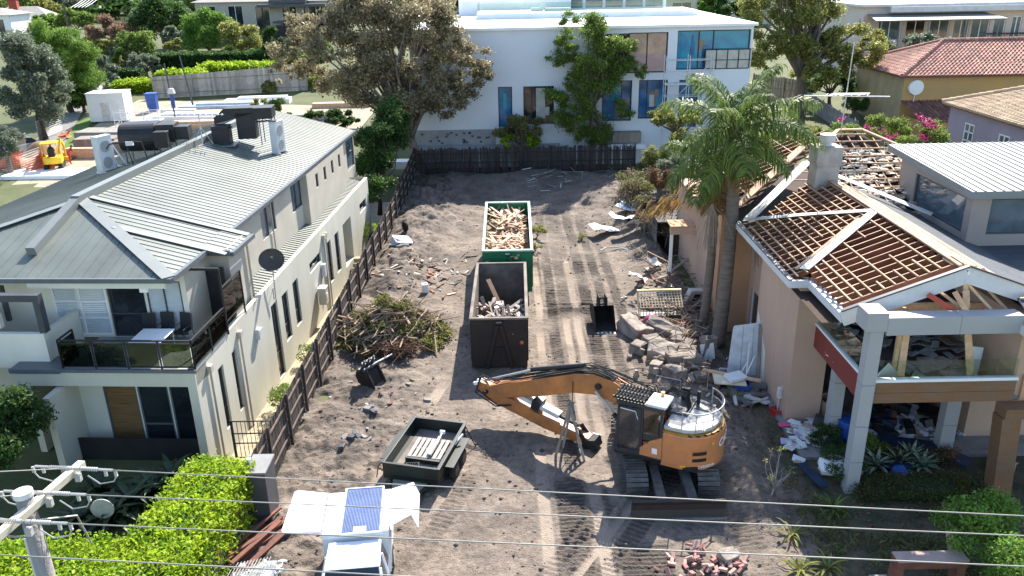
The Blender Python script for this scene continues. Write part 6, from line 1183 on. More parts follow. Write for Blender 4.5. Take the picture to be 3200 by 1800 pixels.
def put(o,i):
    x=rd.uniform(-.95,.95); y=rd.uniform(.5,6.8); top=1.95-.12*abs(x)+.25*math.sin(y*1.3)*.5+(i/150)*.22
    o.matrix_world=MG@Matrix.Translation((x*.8,y,top+rd.uniform(-.1,.06)))@Euler((rd.gauss(0,.16),rd.gauss(0,.2),rd.choice([rd.uniform(.9,2.2),rd.uniform(0,3.14)]))).to_matrix().to_4x4()
planks(190,'splintered pale timber length in the heap filling the green bin','timber lengths heaped in the green bin',put,m_split,pm)
b=MB(); b.grid(lambda s,t:(-1.18+2.36*s,.1+7.1*t,1.72+.12*math.sin(9*t+3*s)),8,20); o=b.build('timber_fill',m_split[3],None,True); o.matrix_world=MG; tag(o,'packed brown timber waste underneath the loose lengths in the green bin','timber waste',kind='stuff')
# scrap in the dark bin
rd=random.Random(45); pd=[]
for i in range(8): L=rd.uniform(.7,1.8); b=MB(); b.box((0,0,0),(L,rd.uniform(.06,.2),.05)); pd.append(b)
def put2(o,i): o.location=(-.5+rd.uniform(-.9,.95),32.4+rd.uniform(.1,3.3),1.45+rd.uniform(-.1,.35)); o.rotation_euler=(rd.gauss(0,.25),rd.gauss(0,.35),rd.uniform(.6,2.4))
planks(120,'grey brown splintered board in the scrap pile of the dark bin','boards in the dark bin',put2,[m_oldwood,m_split[3],m_conc,m_split[3],m_oldwood,m_grey,m_whited],pd)
lean('timber_plank','single plank leaning on the far inside wall of the dark bin','plank',(-1.2,38.0,2.1),(-.3,36.6,.5),.24,.05,m_split[3]); b=MB(); b.ball((0,0,0),(1.05,1.75,.95),12,8,.22,rd); o=b.build('rubbish_heap',m_earth); o.location=(-.58,34.0,.45); tag(o,'low heap of dirt and rubbish at the near end inside the dark bin','rubbish',kind=None)
o=E('red_canister','small red canister lying in the dark bin scrap','canister',(-.75,32.9,1.55)); b=MB(); b.tube([(0,-.1,-.1),(0,.1,.25)],.09,10); b.build('shell',m_red,o); MB().tube([(0,.1,.25),(0,.13,.32)],.03,8).build('cap',m_black,o)
# ---------------- trailer
TR=E('box_trailer','dark green tandem axle box trailer loaded with a pallet and a hydraulic ram','trailer',(-3.16,24.63,.02),-R_(14.6))
b=MB(); W_,L_=1.0,1.53
b.bx(-W_,W_,-L_,L_,.52,.6); b.build('trailer_floor',m_trailer,TR)
for nm,(x0,x1,y0,y1) in (('front_panel',(-W_,W_,-L_,-L_+.05)),('tailgate',(-W_,W_,L_-.05,L_)),('side_panel',(-W_,-W_+.05,-L_+.05,L_-.05)),('side_panel',(W_-.05,W_,-L_+.05,L_-.05))):
    b=MB(); b.bx(x0,x1,y0,y1,.45,1.02); b.build(nm,m_trailer,TR,bevel=.008)
b=MB(); b.bx(-W_-.05,-W_+.07,-L_-.03,L_+.03,1.022,1.08); b.bx(W_-.07,W_+.05,-L_-.03,L_+.03,1.022,1.08); b.bx(-W_+.072,W_-.072,L_-.06,L_+.04,1.022,1.08); b.bx(-W_+.072,W_-.072,-L_-.04,-L_+.06,1.022,1.08); b.build('top_rail',m_trailer,TR,bevel=.01)
b=MB(); b.bx(-.78,.92,-1.48,1.48,.602,.612); b.build('worn_floor_sheet',m_rustin,TR)
for s in (-1,1):
    b=MB(); b.bx(s*(W_+.02) if s>0 else -W_-.34,s*(W_+.34) if s>0 else -W_-.02,-.95,.95,.78,.81); b.build('mudguard',m_trailer,TR)
    for y in (-.42,.42): 
        b=MB(); b.tube([(s*(W_+.06),y,.34),(s*(W_+.1),y,.34),(s*(W_+.24),y,.34),(s*(W_+.28),y,.34)],[.28,.335,.335,.28],20); wl_=b.build('wheel',m_rubber,TR,True); b=MB(); b.tube([(s*(W_+.2),y,.34),(s*(W_+.285),y,.34)],.19,14); b.build('rim',m_trailer,wl_)
b=MB(); [b.beam((s*.7,-L_,.42),(0,-L_-1.5,.42),.09,.09) for s in (-1,1)]; b.box((0,-L_-1.6,.45),(.12,.3,.12)); b.build('drawbar',m_trailer,TR); b=MB(); b.add([(-.62,-L_-.05,.48),(.62,-L_-.05,.48),(.28,-L_-1.15,.48),(-.28,-L_-1.15,.48)],[(0,3,2,1)]); b.build('drawbar_plate',mat('worn_grey_plate',(.23,.235,.20),.6,c2=(.17,.175,.15),scale=2),TR)
b=MB(); b.tube([(W_+.02,L_-.1,1.0),(W_+.35,L_+.1,.0),(W_+.05,L_+.25,.0)],.02,5); b.tube([(-W_-.02,-L_+.2,1.0),(-W_-.22,-L_+.15,.8),(-W_-.2,-L_-.1,.5)],.02,5); b.build('prop_stand',m_black,TR)
trm=TR.matrix_basis
def onT(o,x,y,z,rz=0,rx=0,ry=0): o.matrix_world=Matrix.Translation((-3.16,24.63,.02))@Matrix.Rotation(-R_(14.6),4,'Z')@Matrix.Translation((x,y,z))@Euler((rx,ry,rz)).to_matrix().to_4x4()
o=E('timber_pallet','weathered slatted pallet lying on the trailer floor','pallet'); onT(o,.08,.15,.62,.02)
for i in range(7): MB().box((-.55+.18*i,0,.1),(.13,1.25,.03)).build('slat',mat('grey_pallet_slat',(.40,.37,.33),.9,c2=(.25,.23,.21),scale=3) if i==0 else bpy.data.materials['grey_pallet_slat'],o)
for y in (-.55,0,.55): MB().box((0,y,.04),(1.2,.09,.08)).build('bearer',m_oldwood,o)
o=E('hydraulic_ram','grey hydraulic ram lying across the pallet in the trailer','hydraulic ram'); onT(o,.28,.15,.83,.0); b=MB(); b.tube([(0,-.6,0),(0,.45,0)],.075,14); b.tube([(0,.45,0),(0,.5,0)],.09,14); b.build('barrel',m_alu,o); MB().tube([(0,.5,0),(0,.85,.05)],.035,10).build('rod',m_greyl,o); MB().tube([(-.09,.88,.05),(.09,.88,.05)],.07,10).build('rod_eye',m_white,o)
o=E('drawbar_beam','dark grab bar across the near end of the pallet in the trailer','bar'); onT(o,.1,-.62,.7,.0); b=MB(); b.box((0,0,0),(1.25,.1,.14)); b.build('bar',m_trailer,o); b=MB(); [b.box((x,-.06,-.02),(.08,.06,.1)) for x in (-.5,-.2,.1,.4)]; b.build('bolts',m_black,o)
for nm,lb,x,y,M in (('green_strap','green ratchet strap bundle on the trailer floor',.45,-1.1,m_green),('tool_crate','small black wire tool tray in the near corner of the trailer',-.1,-1.05,m_black)):
    o=E(nm,lb,'strap' if 'strap' in nm else 'tool tray'); onT(o,x,y,.65,.3); b=MB(); rr_=random.Random(3); 
    if nm=='green_strap': [b.tube([(rr_.uniform(-.25,.25),rr_.uniform(-.12,.12),rr_.uniform(0,.1)) for _ in range(5)],.025,5) for _ in range(5)]
    else: b.bx(-.22,.22,-.14,-.12,0,.14); b.bx(-.22,.22,.12,.14,0,.14); b.bx(-.22,-.2,-.12,.12,0,.14); b.bx(.2,.22,-.12,.12,0,.14); [b.tube([(-.2+.08*i,-.1,.1),(-.15+.08*i,.1,.16)],.02,5) for i in range(5)]
    b.build('webbing' if nm=='green_strap' else 'tray',M,o); 
    b=MB(); b.beam((-.15,-.2,.04),(.25,-.15,.05),.05,.04); b.build('buckle' if nm=='green_strap' else 'handle',m_white,o)
o=E('chain_bundle','chains and pipes along the right side rail of the trailer','chain'); onT(o,.82,.2,.66); b=MB(); [b.tube([(.02*i,-.9+.1*i,.03*i),(.03,.2,.05+.03*i),(.02*i-.05,1.0,.03*i)],.022,6) for i in range(4)]; b.build('pipes',m_dkgrey,o); b=MB(); b.tube([(0,-.5,.12),(.05,0,.16),(-.02,.4,.12)],.025,5); b.build('red_cable',m_red,o); b=MB(); b.beam((.1,.0,.2),(.35,.5,.45),.06,.06); b.build('white_handle',m_white,o)
# ---------------- white ute with canopy
UT=E('white_ute','white ute with a canopy carrying a solar panel, both side hatches open','ute',(-4.42,17.6,.02),R_(5.5)); paint=mat('gloss_white_car_paint',(.80,.81,.82),.22,var=.02,spec=.6)
b=MB(); b.ext([(-.92,.9,.5),(-.92,2.9,.5),(-.92,2.9,1.12),(-.92,.9,1.12)],(1.84,0,0)); b.ext([(-.9,-1.35,.5),(-.9,.9,.5),(-.9,.9,1.1),(-.9,-.85,1.1),(-.9,-1.2,1.05)],(1.8,0,0)); b.ext([(-.88,-2.45,.5),(-.88,-1.35,.5),(-.88,-1.25,1.08),(-.88,-2.3,.92),(-.88,-2.45,.8)],(1.76,0,0)); b.build('body',paint,UT,bevel=.06)
b=MB(); b.add([(-.72,.82,1.76),(.72,.82,1.76),(.72,-.25,1.76),(-.72,-.25,1.76),(-.86,.92,1.12),(.86,.92,1.12),(.86,-1.1,1.12),(-.86,-1.1,1.12)],[(0,3,2,1),(0,1,5,4)]); b.beam((-.74,-.28,1.74),(-.86,-1.1,1.12),.08,.08); b.beam((.74,-.28,1.74),(.86,-1.1,1.12),.08,.08); b.beam((-.74,.3,1.74),(-.88,.2,1.12),.1,.06); b.beam((.74,.3,1.74),(.88,.2,1.12),.1,.06); b.slab([(-.74,-.27,1.79),(.74,-.27,1.79),(.72,.84,1.79),(-.72,.84,1.79)],.04); b.build('cab_roof',paint,UT,bevel=.03)
b=MB(); b.add([(-.72,-.27,1.745),(.72,-.27,1.745),(.84,-1.08,1.13),(-.84,-1.08,1.13)],[(0,3,2,1)]); b.add([(.735,.8,1.7),(.735,-.25,1.7),(.87,-1.0,1.13),(.87,.9,1.13)],[(0,1,2,3)]); b.add([(-.735,.8,1.7),(-.735,-.25,1.7),(-.87,-1.0,1.13),(-.87,.9,1.13)],[(3,2,1,0)]); b.build('windscreen',m_winD,UT)
b=MB(); cy0,cy1=1.0,2.95; b.bx(-.93,.93,cy0,cy1,1.85,1.95); b.bx(-.93,.93,cy0,cy0+.05,1.1,1.85); b.bx(-.93,.93,cy1-.05,cy1,1.1,1.85); b.bx(-.93,-.88,cy0+.05,cy1-.05,1.1,1.2); b.bx(.88,.93,cy0+.05,cy1-.05,1.1,1.2); b.bx(-.02,.02,cy0+.05,cy1-.05,1.1,1.84); b.build('canopy',paint,UT,bevel=.03)
sp_=E('x','x','x'); bpy.data.objects.remove(sp_)
b=MB(); b.bx(-.38,.68,cy0-.05,cy1+.08,1.955,1.985); pn=b.build('solar_panel',m_solar,UT); b=MB(); [b.bx(-.36+.042*i,-.353+.042*i,cy0,cy1+.03,1.9855,1.9875) for i in range(25)]; b.build('cell_lines',mat('silver_busbar',(.34,.42,.58),.4),pn); b=MB(); b.bx(-.43,-.381,cy0-.1,cy1+.12,1.955,2.0); b.bx(.681,.73,cy0-.1,cy1+.12,1.955,2.0); b.bx(-.38,.68,cy1+.081,cy1+.12,1.955,2.0); b.bx(-.38,.68,cy0-.1,cy0-.051,1.955,2.0); b.bx(-.05,.3,cy0-.1,cy0+.14,2.001,2.04); b.build('panel_frame',paint,pn,bevel=.008)
b=MB(); b.ext([(-.95,cy0+.08,1.96),(-1.95,cy0-.02,2.12),(-2.0,cy0+.05,2.13),(-1.9,cy1-.1,2.13),(-1.8,cy1-.02,2.12),(-.95,cy1-.05,1.96)],(0,0,.04)); b.build('side_hatch',paint,UT,bevel=.012); b=MB(); b.box((-1.8,cy0+1.0,2.15),(.09,.06,.04)); b.tube([(-.95,cy0+.1,1.5),(-1.4,cy0+.12,2.0)],.012,5); b.build('hatch_latch',m_greyl,UT)
b=MB(); b.ext([(.95,cy0+.1,1.95),(1.55,cy0+.3,2.14),(1.6,cy1-.1,2.16),(.95,cy1-.05,1.95)],(0,0,.035)); b.ext([(1.55,cy0+.3,2.17),(1.72,cy0+.3,1.7),(1.76,cy1-.1,1.75),(1.6,cy1-.1,2.19)],(.03,0,0)); b.build('side_hatch',paint,UT,bevel=.01)
b=MB(); b.bx(.3,.85,1.1,2.8,1.1,1.5); b.build('tool_drawers',m_dkgrey,UT); b=MB(); [b.box((.8,1.2+.25*i,1.5),(.18,.16,.2),(0,0,.3*i)) for i in range(4)]; b.build('stowed_gear',m_whited,UT)
for x in (-.83,.83):
    for y in (-1.65,1.75): b=MB(); b.tube([(x-.12,y,.38),(x-.09,y,.38),(x+.09,y,.38),(x+.12,y,.38)],[.32,.385,.385,.32],20); w2=b.build('wheel',m_rubber,UT,True); b=MB(); b.tube([(x-.13,y,.38),(x+.13,y,.38)],.22,14); b.build('rim',m_alu,w2)
    b=MB(); b.box((x*1.22,-.75,1.2),(.22,.12,.18)); b.build('side_mirror',paint,UT)
    b=MB(); b.box((x*.85,-2.42,.82),(.3,.1,.16)); b.build('headlight',m_greyl,UT)
for s in (-1,1): MB().bx(s*.93-.03,s*.93+.03,-1.1,1.2,.42,.5).build('side_step',m_black,UT)
# ================================================================ power pole and lines
m_wire=mat('aluminium_conductor',(.30,.285,.26),.55,.2,.1); m_porc=mat('grey_porcelain',(.45,.44,.42),.4,var=.15)
PP=E('power_pole','grey timber power pole with a pale cross arm at the lower left corner','power pole',(-6.95,9.62,0))
b=MB(); b.tube([(0,0,0),(0,0,9.72)],[.15,.115],16); b.build('pole',mat('weathered_pole',(.30,.28,.26),.9,c2=(.17,.155,.145),scale=5,streak=.12,bump=.4),PP,True); b=MB(); b.tube([(0,0,9.72),(0,0,9.8)],[.135,.13],16); b.build('pole_cap',m_greyl,PP)
b=MB(); b.tube([(-.16,.02,0),(-.14,.02,9.0)],.045,8); b.build('cable_conduit',m_greyl,PP); ca0=g(207,1166,9.55); ca1=g(-60,1396,9.55); o0=Vector((-6.95,9.62,0)); b=MB(); b.beam(ca0-o0,ca1-o0,.115,.115); arm=b.build('cross_arm',mat('pale_cross_arm',(.66,.60,.47),.75,c2=(.52,.46,.35),scale=3),PP,bevel=.008)
WIRES=[((185,1178),(2576,1298),(-30,1188)),((112,1240),(2576,1348),(-30,1252)),((60,1312),(2576,1425),(-30,1300)),((-20,1395),(1010,1449),(-30,1394))]
for k,(pa,pb,pc) in enumerate(WIRES):
    a=g(*pa,9.62); e=g(*pb,9.5); a2=a+(e-a)*0; b=MB(); far=a+(e-a)*1.9; L_=(far-a).length
    pts=[a.lerp(far,t)-Vector((0,0,.10*4*t*(1-t)*0)) for t in [i/12 for i in range(13)]]; b.tube(pts,.0095,6); lf=g(*pc,9.62); b.tube([a,a+(lf-a)*6],.0095,6)
    c=a; o=MB(); o.v=[tuple(Vector(v)-c) for v in b.v]; o.f=b.f; o.mi=b.mi; w_=o.build('power_line',m_wire,None,True); w_.location=c; tag(w_,['topmost overhead wire of the four crossing the lower photo','second overhead wire from the top crossing the lower photo','third overhead wire from the top crossing the lower photo','lowest overhead wire, leaving the photo at the bottom edge'][k],'power line','overhead wires')
    if k<3:
        d=(e-a).normalized(); b=MB()
        for s in (1,-1):
            q=a-o0+Vector((0,0,0)); dd=d*s
            b.tube([q+dd*.03,q+dd*.1],.03,8); [b.tube([q+dd*(.12+.035*i),q+dd*(.14+.035*i)],[.034,.026],8) for i in range(8)]; b.tube([q+dd*.4,q+dd*.62],.022,6)
            for t in (.5,.66): b.box(q+dd*t-Vector((0,0,.06)),(.04,.03,.1)); 
            b.tube([q+dd*.2-Vector((0,0,.12)),q+dd*.38-Vector((0,.02,.24)),q+dd*.6-Vector((0,0,.2)),q+dd*.68-Vector((0,0,.08))],.011,5)
        b.box(q+Vector((.07,-.05,-.13)),(.08,.07,.12)); b.build('insulator_string',m_porc,PP)
b=MB(); b.tube([(.03,0,9.3),(.35,.5,9.0),(.4,.6,8.4)],.015,5); b.beam((.05,.1,8.9),(-.3,-.5,9.45),.04,.02); b.build('stay_strap',m_steel,PP)
# ================================================================ front boundary: pillar, mesh panels, planks
p=g(660,1275,0); o=E('gate_pillar','dark grey rendered gate pillar with a small white light between hedge and lot','pillar',(-8.25,22.05,0)); MB().bx(-.42,.38,-.5,.5,-.1,1.95).build('shaft',m_dkgrey,o,bevel=.01); MB().bx(-.46,.42,-.54,.54,1.95,2.02).build('capping',mat('grey_capping',(.21,.21,.21),.7),o); b=MB(); b.tube([(-.15,-.2,2.02),(-.15,-.2,2.3)],.05,10); b.tube([(-.15,-.2,2.3),(-.15,-.2,2.34)],.07,12); b.build('lamp',m_white,o)
o=E('picket_gate','dark metal picket gate standing open beside the cream house corner','gate',tuple(g(650,1150,.2))); b=MB(); [b.tube([(-.75+.15*i,0,0),(-.75+.15*i,0,1.5)],.012,5) for i in range(11)]; b.build('pickets',m_black,o); b=MB(); [b.beam((-.8,0,z),(.8,0,z),.03,.04) for z in (0,.6,1.0,1.5)]; b.beam((-.8,0,0),(-.8,0,1.55),.06,.06); b.build('gate_frame',m_black,o)
def meshpanel(label,p,q,h=1.95,sign=False,tilt=0):
    p=Vector(p);q=Vector(q); o=E('temporary_fence_panel',label,'fence panel',p,0,'temporary mesh fence panels'); d=q-p; L=d.length; d.normalize(); n=Vector((-d.y,d.x,0)); up=(Vector((0,0,1))*math.cos(tilt)+n*math.sin(tilt)); b=MB()
    for i in range(int(L/.12)+1): b.tube([d*min(L,.12*i),d*min(L,.12*i)+up*h],.006,4,False)
    for i in range(int(h/.2)+1): b.tube([up*.2*i,d*L+up*.2*i],.006,4,False)
    b.build('wire_mesh',m_alu,o); b=MB(); b.tube([Vector((0,0,0)),up*h,d*L+up*h,d*L,Vector((0,0,0))],.022,6); b.build('panel_frame',m_alu,o); return o
pA=g(560,1449,0); pB=g(668,1290,0); po=meshpanel('leaning wire mesh panel carrying a dark sign beside the bright lime hedge',(-8.75,17.6,0),(-8.45,21.3,0),1.9,tilt=.12)
b=MB(); d=Vector((.3,3.7,0)).normalized(); b.add([d*.3+Vector((.03,0,.5)),d*1.7+Vector((.03,0,.5)),d*1.7+Vector((-.06,0,1.4)),d*.3+Vector((-.06,0,1.4))],[(0,1,2,3)]); sg=b.build('sign_panel',m_dkgrey,po); textmesh('7',.5,m_yel,sg,d*1.35+Vector((.035,0,.95)),(R_(90),R_(-4),R_(85.4)),ext=.003); textmesh('DEMO',.2,m_yel,sg,d*.7+Vector((.035,0,.95)),(R_(90),R_(-4),R_(85.4)),ext=.003) if False else None
rd=random.Random(61)
for i in range(13):
    L=rd.uniform(1.6,2.9); b=MB(); b.box((0,0,0),(L,rd.choice([.1,.14,.18]),.07)); o=b.build('red_gum_sleeper',m_redwood,bevel=.006); o.location=(-8.0+rd.uniform(-.35,.4),20.6+rd.uniform(-.5,.5),.1+.075*(i//3)); o.rotation_euler=(rd.gauss(0,.08),rd.gauss(0,.07),R_(62)+rd.gauss(0,.09)); tag(o,'red brown hardwood length in the stack behind the white ute','timber','red brown hardwood stack by the hedge')
b=MB(); 
for i in range(12): c=Vector((rd.uniform(-.45,.45),rd.uniform(-.5,.5),.12)); b.grid(lambda s,t:c+Vector(((s-.5)*.7,(t-.5)*.5,.14*math.sin(7*s+i)*math.cos(5*t+2*i)+.1*math.sin(11*t+i))),5,5)
o=b.build('torn_plastic_sheet',m_white); o.location=(-7.6,18.95,.02); tag(o,'torn white plastic sheeting bundled with grating at the bottom left of the ute','plastic sheet')
o=E('steel_grate','pile of light steel grates beside the torn plastic near the bottom edge','grate',(-8.1,18.7,.05)); b=MB(); [b.tube([(-.7+.1*i,-.8,.02+.02*i),(-.5+.1*i,.8,.15+.02*i)],.012,4) for i in range(14)]; b.build('bars',m_alu,o); b=MB(); [b.tube([(-.7,-.8+.4*i,.06),(.8,-.8+.4*i,.36)],.012,4) for i in range(5)]; b.build('cross_bars',m_alu,o)
# ================================================================ loose things on the lot
def rock(name,label,cat,u,v,sz,M,seed,rot=(0,0,0),group=None,sink=.25,jit=.22,z=None):
    rd=random.Random(seed); p=g(u,v,0); zz=hz(p.x,p.y) if z is None else z; bm=bmesh.new(); bmesh.ops.create_cube(bm,size=1); bmesh.ops.subdivide_edges(bm,edges=bm.edges[:],cuts=2,use_grid_fill=True)
    for v_ in bm.verts: v_.co=Vector((v_.co.x*sz[0],v_.co.y*sz[1],v_.co.z*sz[2]))+Vector((rd.gauss(0,1)*sz[0],rd.gauss(0,1)*sz[1],rd.gauss(0,1)*sz[2]))*jit*.17
    me=bpy.data.meshes.new(name); bm.to_mesh(me); bm.free(); me.materials.append(M); o=bpy.data.objects.new(name,me); col.objects.link(o); o.location=(p.x,p.y,zz+sz[2]*(.5-sink)); o.rotation_euler=rot
    md=o.modifiers.new('b','BEVEL'); md.width=min(sz)*.08; md.segments=2; return tag(o,label,cat,group)
RB_=[(1590,845,.75,1.5,.6,.5,.2,'upright white faced concrete slab at the left of the rubble'),(1672,850,2.1,.65,.55,-.75,.25,'long dark sided concrete beam across the middle of the rubble heap'),(1640,880,.9,.7,.5,.4,.1,'angular concrete lump below the long beam in the rubble'),(1665,905,1.3,1.1,.55,-.4,.3,'large buff concrete block at the near side of the rubble'),(1605,890,.7,.6,.4,.9,.1,'small tilted concrete block at the left foot of the rubble'),(1715,880,1.2,.6,.4,-.6,.1,'pale concrete slab at the right of the rubble'),(1725,905,.9,.7,.45,-.3,.2,'squarish concrete block right of the buff block'),(1735,925,1.0,.8,.5,.2,.0,'concrete lump at the right near end of the rubble'),(1700,925,.9,.7,.5,.1,.0,'dark sided concrete block at the near centre of the rubble'),(1620,850,.8,.6,.4,.3,.1,'broken concrete piece beside the magenta pot'),(1705,955,.7,.5,.35,.5,.0,'small concrete piece close behind the excavator cab'),(1650,940,.6,.5,.35,1,.0,'small buff concrete piece close to the excavator hoses'),(1760,960,.6,.5,.3,.2,.0,'pale rubble piece beside the excavator handrail'),(1690,945,.9,.5,.3,.8,.2,'crumbled brickwork lump between rubble and excavator')]
for i,(u,v,a,b_,c_,rz,rx,lb) in enumerate(RB_): rock('concrete_rubble',lb,'rubble',u,v,(a*.95,b_*.95,c_*1.35),m_rubble,500+i,(rx,rx*.5,rz),'concrete rubble heap',.15)
rd=random.Random(62); ob=[]
for i in range(80):
    u=rd.gauss(1690,55); v=rd.gauss(905,38); 
    if i<6: o=rock('rubble_piece','x','rubble',u,v,(rd.uniform(.15,.4),rd.uniform(.12,.3),rd.uniform(.1,.22)),m_rubble,600+i,group='small rubble pieces'); ob.append(o)
    else: o=rd.choice(ob).copy(); col.objects.link(o); p=g(u,v,0); o.location=(p.x,p.y,hz(p.x,p.y)+rd.uniform(0,.3)); o.rotation_euler=(rd.uniform(0,6),rd.uniform(0,6),rd.uniform(0,6))
    o['label']='small broken concrete piece scattered through the rubble heap'
ob=[]
for i in range(46):
    x=5.5+rd.gauss(0,.55); y=19.15+rd.gauss(0,.35)
    if i<4: b=MB(); b.box((0,0,0),(.23,.11,.075)); o=b.build('brick',[m_brick,mat('pink_brick',(.46,.24,.19),.9,c2=(.40,.28,.24),scale=5)][i%2],bevel=.008); ob.append(o)
    else: o=rd.choice(ob).copy(); col.objects.link(o)
    k=rd.uniform(.7,1.25); o.scale=(k,k,k); o.location=(x,y,hz(x,y)+.05+.18*max(0,1-abs(x-5.5))*rd.random()); o.rotation_euler=(rd.uniform(-.6,.6),rd.uniform(-.6,.6),rd.uniform(0,6.3)); tag(o,'broken red brick in the small heap at the bottom edge','brick','broken bricks at the bottom edge')
rock('concrete_lump','pale concrete lump on the right of the broken brick heap','rubble',1830,1412,(.6,.4,.35),m_rubble,640,(.2,.1,.5))
rd=random.Random(63)
for i,(u,v) in enumerate(((925,1040),(940,1045),(932,1030),(870,1118),(885,1122),(905,1115),(915,1110),(895,1105),(862,1138),(1075,1010))): p=g(u,v,0); b=MB(); b.box((0,0,0),(.3,.2,.12)); o=b.build('paver_piece',m_dkgrey if i%3 else m_conc,bevel=.01); o.location=(p.x,p.y,hz(p.x,p.y)+.05); o.rotation_euler=(rd.gauss(0,.1),rd.gauss(0,.1),rd.uniform(0,3)); tag(o,'dark broken paver lying on the soil between trailer and fence','paver','broken pavers on the soil')
# crumpled white metal sheets
def sheetmetal(label,u,v,sx,sy,seed,rz,z=.1,rx=0,ry=0,M=m_white,fold=.35,name='metal_sheet'):
    rd=random.Random(seed); a,c,e,f_=[rd.uniform(0,6) for _ in range(4)]; b=MB(); b.grid(lambda s,t:((s-.5)*sx,(t-.5)*sy,fold*(.5*abs(math.sin(3*s+a))+.3*math.sin(4*t+c)*math.sin(2*s+e))+.05*math.sin(13*s+f_)),9,9); p=g(u,v,0); o=b.build(name,M); o.location=(p.x,p.y,hz(p.x,p.y)+z); o.rotation_euler=(rx,ry,rz); m_=o.modifiers.new('s','SOLIDIFY'); m_.thickness=.012; return tag(o,label,'sheet metal','crumpled white roofing sheets')
for i,a in enumerate((('flat white metal sheet at the left of the crumpled pile by the shed',1525,592,2.2,1.3,.3),('white metal sheet folded up at the back of the pile by the shed',1580,565,1.5,1.5,1.1),('bluish white metal sheet leaning at the right of the pile by the shed',1605,580,1.7,1.2,.6),('long white gutter sheet at the near edge of the pile by the shed',1590,605,2.6,.7,.15),('narrow white metal sheet curling in the middle of the pile by the shed',1560,588,1.6,.6,-.5))): sheetmetal(a[0],a[1],a[2],a[3],a[4],700+i,a[5],.25+.08*i,rd.gauss(0,.25),rd.gauss(0,.2),M=m_white if i%2==0 else mat('blue_white_sheet',(.62,.68,.72),.5))
sheetmetal('big dark grey sheet standing on edge right of the white metal pile',1640,590,1.6,2.4,710,.4,1.0,1.1,.2,M=m_dkgrey,fold=.15)
sheetmetal('twisted white sheet lying alone on the soil above the cage',1605,720,1.9,.5,711,.9,.35,.3,.5); sheetmetal('upper grey end of the twisted sheet on the soil above the cage',1640,685,1.0,.6,712,.7,.35,.4,.3,M=m_greyl)
p=g(1545,635,0); b=MB(); b.tube([(-.9,-.2,.05),(-.5,.1,.15),(.2,.15,.15),(.8,-.2,.08),(1.2,-.5,.05)],.05,6); o=b.build('bent_strip',m_whited); o.location=(p.x,p.y,.15); tag(o,'bent white metal strip on the soil below the white sheets','metal strip')
# tools: digging bucket, grapple
def dig_bucket(name,label,p,rz,w_,L,h,teeth=5,rx=0):
    o=E(name,label,'digger bucket',p,rz); o.rotation_euler=(rx,0,rz); prof=[(0,0),(.75*L,-.0),(L,.25*h),(.95*L,h*.62),(.62*L,h),(.5*L,h)]
    b=MB(); 
    for s in (-w_/2,w_/2-.03): b.ext([(s,q[0],q[1]) for q in prof],(.03,0,0))
    for a,c in zip(prof[:-1],prof[1:]): b.add([(-w_/2,a[0],a[1]),(w_/2,a[0],a[1]),(w_/2,c[0],c[1]),(-w_/2,c[0],c[1])],[(0,1,2,3)])
    b.build('bucket_shell',m_rust,o); b=MB(); [b.beam((-w_/2+w_*(i+.5)/teeth,.05,.0),(-w_/2+w_*(i+.5)/teeth,-.28,-.03),.1,.08) for i in range(teeth)]; b.build('teeth',m_whited if teeth>3 else m_steel,o)
    b=MB(); [b.ext([(x,.5*L,h),(x,.95*L,h*.7),(x,.85*L,h+.3),(x,.6*L,h+.35)],(.05,0,0)) for x in (-.2,.15)]; b.tube([(-.25,.7*L,h+.2),(.25,.7*L,h+.2)],.05,8); b.build('hanger_ears',m_rust,o); return o
dig_bucket('digging_bucket','black digging bucket with pale teeth lying alone on the tracked soil',(g(1525,845,0).x,g(1525,845,0).y,.15),R_(4),1.0,2.0,.95,rx=R_(8))
gp=g(935,968,0); o=E('grapple_attachment','dark rounded sorting grapple attachment lying on the soil near the fence','grapple',(gp.x,gp.y,hz(gp.x,gp.y)-.05),1.0); o.scale=(.72,.72,.72)
for s_ in (-1,1):
    b=MB(); prof=[(-.75,.0),(.1,-.02),(.55,.2),(.72,.6),(.6,1.0),(.25,1.22),(-.15,1.25),(-.35,.9),(-.6,.45)]; b.ext([(s_*.5-.06,q[0],q[1]) for q in prof],(.12,0,0)); b.build('jaw_plate',m_rust,o,bevel=.03)
b=MB(); prof=[(-.5,.1),(.1,.08),(.45,.28),(.58,.6),(.5,.9),(.2,1.05),(-.1,1.0),(-.3,.7)]; b.ext([(-.44,q[0],q[1]) for q in prof],(.88,0,0)); b.build('jaw_shell',m_rust,o,bevel=.04)
b=MB(); [b.tube([(-.7,y,z),(.7,y,z)],.1,12) for y,z in ((-.1,1.2),(.3,1.1))]; [b.tube([(x,.2,1.1),(x-.05,.05,1.55)],.13,12) for x in (-.4,0,.4)]; [b.tube([(x-.05,.05,1.5),(x-.1,-.1,1.75)],.07,10) for x in (-.4,0,.4)]; b.build('pivot_shafts',m_dkgrey,o); b=MB(); b.tube([(.5,.3,.9),(1.2,.6,.75),(2.9,.8,.55)],.05,7); b.build('pole',m_whited,o)
